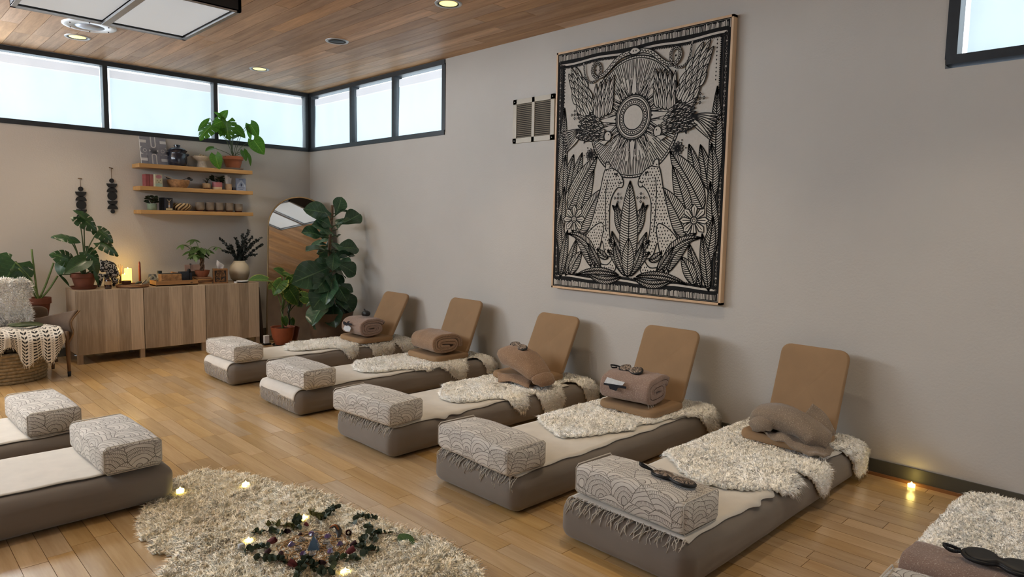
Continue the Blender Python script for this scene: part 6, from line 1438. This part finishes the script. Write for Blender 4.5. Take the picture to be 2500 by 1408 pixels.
# ================================================================== mirror and leaning boards
m_mirror, nt, b = nodes('mirror_glass'); b.inputs['Base Color'].default_value = (.80, .82, .82, 1); b.inputs['Metallic'].default_value = 1; b.inputs['Roughness'].default_value = .02
MW, MHt = .72, 1.735; mL = Vector((-.835, -.49, .012)); mx_d = Vector((.834, -.552, 0)); nh = Vector((-.552, -.834, 0)); TL = math.radians(10)
t = thing('arched_floor_mirror', 'tall arched floor mirror with a thin brass frame leaning in the corner', 'mirror', tuple(mL+mx_d*MW/2))
mo = mL+mx_d*MW/2; mu = (Vector((0, 0, 1))*math.cos(TL)-nh*math.sin(TL)).normalized(); mn = (nh*math.cos(TL)+Vector((0, 0, 1))*math.sin(TL)).normalized(); hh = MHt-MW/2
arcp = [(-MW/2, 0), (MW/2, 0)]+[(MW/2*math.cos(PI*k/24), hh+MW/2*math.sin(PI*k/24)) for k in range(25)]
MB().prism([(a*.985, .006+b*.993) for a, b in arcp], mo-mn*.004, mx_d, mu, mn, .010).build('glass', m_mirror, t, smooth=False)
m_brass = M('aged_brass', '#8a7455', .4, .1, metal=.6); ring = [mo+mx_d*a+mu*b for a, b in arcp]; ring.append(ring[0]); MB().tube(ring, .011, 6, cap=False).build('frame', m_brass, t)
MB().prism(arcp, mo-mn*.012, mx_d, mu, mn, .008).build('back_board', m_bark, t, smooth=False)
m_darkw = wood('dark_stained_wood', '#2c2018', '#43301f', 2, 5, .5)
t = thing('leaning_board', 'narrow dark board leaning between the cabinets and mirror', 'board', (-.91, -.45, 0)); MB().prism([(-.018, 0), (.018, 0), (.018, .66), (-.018, .66)], (-.905, -.52, 0), (1, 0, 0), (-.03, .10, 1), (0, -1, 0), .02).build('plank', m_darkw, t, smooth=False); MB().tube([(-.93, -.53, .01), (-.945, -.42, .66)], .005, 6).build('edge_strip', m_darkw, t)
t = thing('small_white_carton', 'little white carton beside the floor pot at the mirror foot', 'carton', (-.91, -.65, 0)); MB().rbox((-.912, -.645, .055), (.055, .045, .11), .004, 2).build('carton_box', m_card, t, smooth=False); MB().rbox((-.91, -.652, .011), (.085, .065, .02), .003, 1).build('black_base', m_black, t, smooth=False)

# ================================================================== armchair corner
m_suede = M('brown_suede', '#4d3823', .85, .25, 7, .3, .004, 90, sheen=.3); m_chairleg = wood('brown_chair_leg', '#5a4029', '#7a5a3a', 2, 6, .5)
t = thing('armchair', 'brown suede wing-arm chair with wooden legs, half covered by fleece and throw', 'armchair', (-3.35, -.88, 0))
fr0, fr1, fr2, fr3 = aty(168, 834, -1.06), aty(179, 812, -1.07), aty(174, 785, -1.08), aty(191, 757, -1.10)
rows = [[fr0, fr1, fr2, fr3], [aty(125, 836, -.92), aty(140, 815, -.92), aty(140, 785, -.92), aty(148, 764, -.93)], [aty(82, 838, -.74), aty(86, 815, -.74), aty(85, 795, -.74), aty(88, 776, -.75)], [aty(55, 830, -.68), aty(50, 810, -.67), aty(48, 790, -.66), aty(45, 770, -.66)]]
flap(rows, .014, m_suede, 'arm', t, 2, .004)
sx_ = lambda v: Vector((-6.72-v.x, v.y, v.z))
flap([[sx_(p) for p in r] for r in rows], .014, m_suede, 'arm', t, 2, .004)
MB().tube(bez([fr0+Vector((0, -.004, -.004)), fr1, fr2, fr3+Vector((.012, 0, 0))], 5), .0075, 6).build('arm_welt', M('suede_welt', '#7d6143', .8, .1), t)
MB().rbox((-3.36, -.86, .385), (.78, .44, .085), .03, 3, bulge=.04).build('seat', m_suede, t)
pad('backrest', m_suede, t, rrect(.70, .50, .10, cy=.25), (-3.36, -.66, .36), (1, 0, 0), (0, .10, .5), (0, -1, .2), .05, .02, .015)
for (a, b) in (((fr0.x-.01, -1.05), (-2.945, -1.058)), ((-3.36-(fr0.x-.01+3.36), -1.05), (-3.775, -1.058)), ((-3.02, -.68), (-2.99, -.62)), ((-3.70, -.68), (-3.73, -.62))):
    MB().tube([(a[0], a[1], .41), ((a[0]+b[0])/2, (a[1]+b[1])/2, .22), (b[0], b[1], 0)], [.021, .018, .012], 10).build('leg', m_chairleg, t)
    MB().lathe([(.0, 0), (.013, 0), (.0155, .045), (0, .05)], (b[0], b[1], 0), 10).build('foot_cap', m_black, t)
class Upright:
    """fleece hung over the chair back: u = x, v = height along the cloth"""
    def __call__(s, u, v, off):
        u = np.asarray(u, float); v = np.asarray(v, float); top = .845; over = np.clip((v-top)/.05, 0, PI/2)
        y = -.735+(v-.4)*.10+np.sin(over)*.05; z = np.where(v > top, top+.03*np.sin(over), v); P = np.stack([u, y, z], -1)
        nn = np.stack([np.zeros_like(u), -np.cos(over*.9), .18+np.sin(over*.9)], -1); nn /= np.linalg.norm(nn, axis=-1, keepdims=True); return P+nn*np.asarray(off)[..., None], nn
sheepskin('sheepskin', 'cream sheepskin hung over the armchair back', [(-3.16, .42), (-3.145, .55), (-3.165, .68), (-3.14, .76), (-3.15, .84), (-3.22, .885), (-3.4, .89), (-3.58, .88), (-3.6, .7), (-3.58, .5), (-3.5, .42), (-3.3, .40)], Upright(), 50000, L=.026, width=.0022, seed=33, hide_off=.01)
def throw_mat():
    m, nt, b = nodes('chevron_knit'); tc = N(nt, 'ShaderNodeTexCoord'); sx = N(nt, 'ShaderNodeSeparateXYZ'); nt.links.new(tc.outputs['UV'], sx.inputs[0])
    col = mathn(nt, 'MULTIPLY', sx.outputs['X'], 9.0); fx = mathn(nt, 'ABSOLUTE', mathn(nt, 'SUBTRACT', mathn(nt, 'FRACT', col), .5))
    st = mathn(nt, 'FRACT', mathn(nt, 'ADD', mathn(nt, 'MULTIPLY', sx.outputs['Y'], 15), mathn(nt, 'MULTIPLY', fx, 1.6)))
    mk = mathn(nt, 'MULTIPLY', mathn(nt, 'LESS_THAN', st, .48), mathn(nt, 'MULTIPLY', mathn(nt, 'LESS_THAN', fx, .27), mathn(nt, 'GREATER_THAN', fx, .02)))
    ln_ = mathn(nt, 'MULTIPLY', mathn(nt, 'GREATER_THAN', fx, .40), mathn(nt, 'LESS_THAN', mathn(nt, 'FRACT', mathn(nt, 'MULTIPLY', sx.outputs['Y'], 26)), .4))
    nt.links.new(mixc(nt, mathn(nt, 'MAXIMUM', mk, mathn(nt, 'MULTIPLY', ln_, .7)), lin('#cfc6b8'), lin('#25221f')), b.inputs['Base Color']); b.inputs['Roughness'].default_value = .95
    bump(nt, b, noisen(nt, coords(nt, 'Object'), 120, 2), .5, .004); return m
m_throw = throw_mat()
t = thing('knit_throw', 'cream knit throw with black arrow stitching draped over the armchair seat', 'throw blanket', (-3.3, -1.08, .42))
def throw(u, v):   # u along the front, v from the seat down over the front edge
    x = -3.72+(.72-.07*max(0, 1-v/.35))*u; fold = .026*math.sin(u*27)+.012*math.sin(u*51+1)
    seat = .455+(.20*(1-u/.42)**1.0 if u < .42 else 0)*(1 if v < .5 else 1-(v-.5)*1.2)
    if v < .35: return (x, -.86-.22*v/.35, seat+.01*math.sin(u*15))
    q = (v-.35)/.65; drop = (.18+.09*math.sin(u*9+1)+.05*math.sin(u*23)+.12*max(0, .55-abs(u-.50)*2.2))*q
    a = min(1, q*3); return (x+fold*q*.5, -1.08-.105*math.sin(a*PI/2)+fold*q*.7, seat-drop-.012*a)
g = MB().grid(throw, 60, 26, uvs=True).build('knit_cloth', m_throw, t); so = g.modifiers.new('thickness', 'SOLIDIFY'); so.thickness = .008; so.offset = 0
fringe(t, [(Vector(throw(k/90, 1)), (0, -.2, -1)) for k in range(20, 90)], 31, .035, .002)
g = thing('dried_palm_bundle', 'bundle of narrow green palm leaves lying on the armchair throw', 'leaf bundle', (-3.18, -.95, .47))
m_palm = leaf_mat('dry_green_palm', '#4d5638', '#6c7048', .6, .1, .3); rg = random.Random(14)
for k in range(16):
    b_ = aty(rg.uniform(18, 40), rg.uniform(806, 822), -.94+rg.uniform(-.06, .04)); e_ = aty(rg.uniform(58, 116), rg.uniform(790, 826), -.96+rg.uniform(-.05, .05)); b_.z = max(b_.z, .482)+rg.uniform(0, .015); e_.z = max(e_.z, .492)+rg.uniform(0, .02); put_leaf(g, 'lance', m_palm, b_, e_, .55, roll=rg.uniform(-.6, .6))
m_rope = M('seagrass_rope', '#8d7a5c', .9, .35, 40, .8, .006, 60)
coil_basket('seagrass_basket', 'round braided seagrass basket under the armchair', 'basket', (-3.38, -.84, 0), .285, .30, .27, 9, m_rope, .017, 44, 'rope_coil')

# ================================================================== fleece rug and the altar on it
sheepskin('fleece_rug', 'yellowish fleece rug with two tea lights, beside the side mattress', [(-3.44, -4.90), (-3.38, -4.68), (-3.20, -4.38), (-2.96, -4.27), (-2.80, -4.47), (-2.73, -4.70), (-2.80, -4.95), (-2.95, -5.25), (-3.2, -5.32), (-3.40, -5.14), (-3.45, -5.06), (-3.40, -4.98)], Flat(0), 80000, L=.036, mat=m_rugfleece, seed=51, hide_off=.006, cat='rug', width=.0024)
sheepskin('fleece_rug', 'yellowish fleece rug carrying the crystal mandala', [(-3.05, -4.78), (-2.80, -4.74), (-2.63, -5.02), (-2.62, -5.28), (-2.56, -5.62), (-2.50, -5.95), (-2.58, -6.25), (-2.85, -6.42), (-3.15, -6.25), (-3.36, -5.85), (-3.50, -5.42), (-3.44, -5.28), (-3.36, -5.22), (-3.34, -5.06), (-3.22, -4.92)], Flat(.012), 95000, L=.036, mat=m_rugfleece, seed=52, hide_off=.012, cat='rug', width=.0024)
m_tl = M('tealight_white', '#e0dcc8', .5, .03); m_tlglow = glow('tealight_glow', (1.0, .80, .22), 3.5)
def tealight(label, c, e=.08):
    t = thing('tea_light', label, 'tea light', c, None); MB().lathe([(0, 0), (.019, 0), (.0195, .016), (.017, .017), (.0, .0155)], c, 18).build('cup', m_tlglow, t, sharp=40); MB().lathe([(0, .014), (.006, .014), (.005, .024), (0, .032)], c, 10).build('flame_tip', m_ledtip, t)
    if not e: return
    l = bpy.data.lights.new('tea_light_glow', 'POINT'); l.energy = e; l.color = (1, .72, .2); l.shadow_soft_size = .02; o = bpy.data.objects.new('tea_light_glow', l); COL.objects.link(o); o.parent = t; o.location = (0, 0, .06)
RZ = .040
for (px, py), l in zip(((440, 1198), (600, 1183), (742, 1266), (607, 1322), (843, 1398)), ('lit tea light on the rug beside the side mattress', 'lit tea light on the rug end away from the mandala', 'lit tea light among sprigs at the mandala rim, by the upright sprig', 'lit tea light at the mandala rim beside a white stone', 'lit tea light at the mandala rim below the curved sprig')):
    p = atz(px, py, RZ); tealight(l, (p.x, p.y, RZ-.008), 0)
tealight('lit tea light on the floor against the baseboard', (-.062, -7.10, 0), .12)
mc = atz(766, 1335, RZ+.006); t = thing('mandala_mat', 'round openwork wooden bead mat under the crystals', 'mat', tuple(mc)); m_bead = M('pale_wood_bead', '#b89468', .7, .2, 40)
for r in (.03, .055, .08, .105, .13, .15):
    MB().tube([(mc.x+r*(1+.06*math.sin(6*a))*math.cos(a), mc.y+r*(1+.06*math.sin(6*a))*math.sin(a), mc.z) for a in [2*PI*k/48 for k in range(49)]], .0035, 5, cap=False).build('bead_ring', m_bead, t)
for k in range(12):
    a = k*PI/6; cx_, cy_ = mc.x+.085*math.cos(a), mc.y+.085*math.sin(a); MB().tube([(cx_+.055*math.cos(q), cy_+.055*math.sin(q), mc.z+.003) for q in [2*PI*j/20 for j in range(21)]], .003, 5, cap=False).build('petal_ring', m_bead, t)
pz = mc.z+.004; pc = atz(766, 1338, pz); m_pyr = M('blue_grey_stone', '#5f7b93', .18, .25, 14, coat=.6)
o = MB().add([(pc.x+.036*math.cos(a), pc.y+.036*math.sin(a), pz) for a in [.2+k*PI/2 for k in range(4)]]+[(pc.x, pc.y, pz+.062)], [(3, 2, 1, 0), (0, 1, 4), (1, 2, 4), (2, 3, 4), (3, 0, 4)]).build('stone_pyramid', m_pyr, None, smooth=False); tag(o, 'polished blue-grey stone pyramid at the mandala centre', 'pyramid')
m_ame = M('amethyst', '#6b5580', .2, .35, 30, coat=.5); m_qz = glass_mat('milky_quartz', (.9, .88, .88), .25)
def gem(name, label, px, py, s, mat, sd):
    p = atz(px, py, pz); rg = random.Random(sd); n = 6
    mb = MB(); pts = [(p.x+s*rg.uniform(.75, 1.1)*math.cos(2*PI*k/n), p.y+s*rg.uniform(.75, 1.1)*math.sin(2*PI*k/n), pz+s*.25) for k in range(n)]; low = [(q[0]*.3+p.x*.7, q[1]*.3+p.y*.7, pz) for q in pts]; hi = [(q[0]*.45+p.x*.55, q[1]*.45+p.y*.55, pz+s*rg.uniform(.8, 1.2)) for q in pts]
    mb.add(low+pts+hi, [tuple(reversed(range(n))), tuple(range(2*n, 3*n))]+[(k+a*n, (k+1) % n+a*n, (k+1) % n+(a+1)*n, k+(a+1)*n) for a in range(2) for k in range(n)])
    tag(mb.build(name, mat, None, smooth=False), label, 'crystal', 'crystals laid on the mandala')
for k, (px, py) in enumerate(((711, 1332), (740, 1354), (800, 1312), (806, 1349), (831, 1330), (761, 1306))): gem('amethyst_crystal', 'small purple amethyst crystal laid on the mandala mat', px, py, .017, m_ame, k)
for k, (px, py) in enumerate(((736, 1320), (729, 1342), (796, 1326), (763, 1354), (804, 1338), (774, 1311))): gem('quartz_crystal', 'small clear quartz crystal laid on the mandala mat', px, py, .018, m_qz, k+20)
MBo(MB().rbox(atz(589, 1333, RZ+.012), (.026, .022, .022), .004, 2), 'white_stone', m_card, 'small white stone beside the tea light at the mandala rim', 'stone')
m_rose_r = M('dried_red_rose', '#6e2f30', .85, .3, 40); m_rose_d = M('dried_dark_rose', '#35191d', .85, .3, 40)
rn = 0
RL = ['beside the straight sprig with the tea light', 'beside the tea light with the white stone', 'beside the black and orange feather', 'half under the loose rim sprig', 'beside the hooked sprig', 'large, beside the bent sprig', 'between the forked and hooked sprigs', 'under the sprig with separate leaf pairs', 'small, near the amethyst rim', 'beside the straight small-leaved sprig', 'small, near the upright sprig']
for (px, py, dk) in ((703, 1302, 1), (663, 1328, 0), (851, 1307, 0), (862, 1334, 1), (855, 1352, 0), (716, 1384, 0), (787, 1380, 1), (652, 1355, 1), (732, 1308, 1), (686, 1362, 1), (749, 1285, 0)):
    p = atz(px, py, RZ+.004); rg = random.Random(rn); s = .030 if not dk else .024; s *= (.6 if rn in (8, 10) else 1)
    t = thing('dried_rose_bud', ('dark maroon' if dk else 'dusty red')+' dried rose bud at the mandala, '+RL[rn], 'rose bud', tuple(p), 'dried rose buds around the mandala'); a0 = rg.random()*6; R_ = Matrix.Rotation(a0, 3, 'Z') @ Matrix.Rotation(1.2, 3, 'X')
    for k in range(7):
        a = k*2.4; r_ = s*(.22+.10*k/7*2); w = MB().grid(lambda u, v: p+Vector((0, 0, s*.45))+R_ @ Vector((r_*math.cos(a+(u-.5)*2.0)*(.7+.6*math.sin(v*2)), r_*math.sin(a+(u-.5)*2.0)*(.7+.6*math.sin(v*2)), s*(-.6+1.3*v-.25*(2*u-1)**2*v))), 5, 4); w.build('petal', m_rose_d if dk else m_rose_r, t)
    rn += 1
m_eug = M('green_eucalyptus', '#3c4a37', .6, .25, 40); m_euy = M('yellow_green_eucalyptus', '#6b6b3c', .6, .25, 40)
SP = [((760, 1252), (786, 1269), None), ((788, 1268), (800, 1250), (827, 1238)), ((860, 1275), (880, 1262), (912, 1265)), ((724, 1260), (728, 1290), None), ((657, 1280), (690, 1283), (719, 1287)), ((649, 1296), (689, 1304), None), ((616, 1298), (638, 1304), None), ((596, 1344), (626, 1340), (656, 1334)),
      ((897, 1283), (904, 1300), (911, 1322)), ((914, 1303), (946, 1301), None), ((872, 1334), (895, 1342), (922, 1343)), ((635, 1361), (670, 1368), (708, 1372)), ((747, 1366), (735, 1385), (722, 1412)), ((749, 1368), (770, 1385), (792, 1404)), ((805, 1402), (816, 1362), (872, 1368)), ((890, 1315), (885, 1330), (893, 1352))]
nm = ['by the rim tea light', 'with a curled tip', 'thick and bushy', 'standing upright', 'with a yellow end', 'beside the dark rose bud', 'short and sparse', 'with separate leaf pairs', 'pointing out from the mandala', 'thin and short', 'lying loose at the rim', 'lying straight with small leaves', 'bent to one side', 'forked from its neighbour', 'curved like a hook', 'thin with grey leaves']
for k, (a, b, c_) in enumerate(SP):
    rg = random.Random(40+k); t = thing('eucalyptus_sprig', 'green eucalyptus sprig around the mandala, '+nm[k], 'sprig', tuple(atz(*a, RZ)), 'eucalyptus sprigs around the mandala'); pts = [atz(*q, RZ+.012) for q in (a, b, c_) if q]; ax = bez(pts, 7); MB().tube(ax, .002, 5).build('stem', m_bark, t)
    ln_ = sum((ax[i+1]-ax[i]).length for i in range(len(ax)-1)); n = max(4, int(ln_/.0115)); mat = m_euy if k in (0, 4) else m_eug
    for i in range(n):
        f = i/(n-1)*(len(ax)-1); j = min(len(ax)-2, int(f)); p = ax[j].lerp(ax[j+1], f-j)
        for s in (-1, 1):
            d = Vector((rg.uniform(-1, 1), rg.uniform(-1, 1), rg.uniform(.1, 1.1))).normalized(); sd = d.cross(Vector((rg.uniform(-1, 1), rg.uniform(-1, 1), rg.uniform(-1, 1)))).normalized(); q = rg.uniform(.018, .028); nz = d.cross(sd)
            MB().add([p, p+d*q*.35+sd*q*.5, p+d*q*.8+sd*q*.5+nz*.002, p+d*q*1.15+nz*.003, p+d*q*.8-sd*q*.5+nz*.002, p+d*q*.35-sd*q*.5], [(0, 1, 2, 3, 4, 5)]).build('leaf', mat, t)
t = thing('dark_feather', 'small black and orange feather standing on the mandala', 'feather', tuple(atz(815, 1310, RZ))); m_or = M('orange_barb', '#8a4f1c', .8, .3, 40)
q = [atz(803, 1290, RZ+.025), atz(818, 1283, RZ+.035), atz(828, 1296, RZ+.02), atz(824, 1318, RZ+.005)]; sweep(q, [.010, .014, .013, .006], [.003, .004, .004, .002], 2, 8).build('dark_vane', m_black, t); sweep([v_+Vector((0, 0, .003)) for v_ in q[:3]], [.006, .009, .004], [.003, .003, .002], 2, 8).build('orange_vane', m_or, t)
t = thing('fallen_leaf', 'single slim green leaf lying apart on the fleece', 'leaf', tuple(atz(990, 1318, RZ))); put_leaf(t, 'lance', m_money, atz(974, 1303, RZ+.012), atz(1010, 1334, RZ+.01), 1.6)
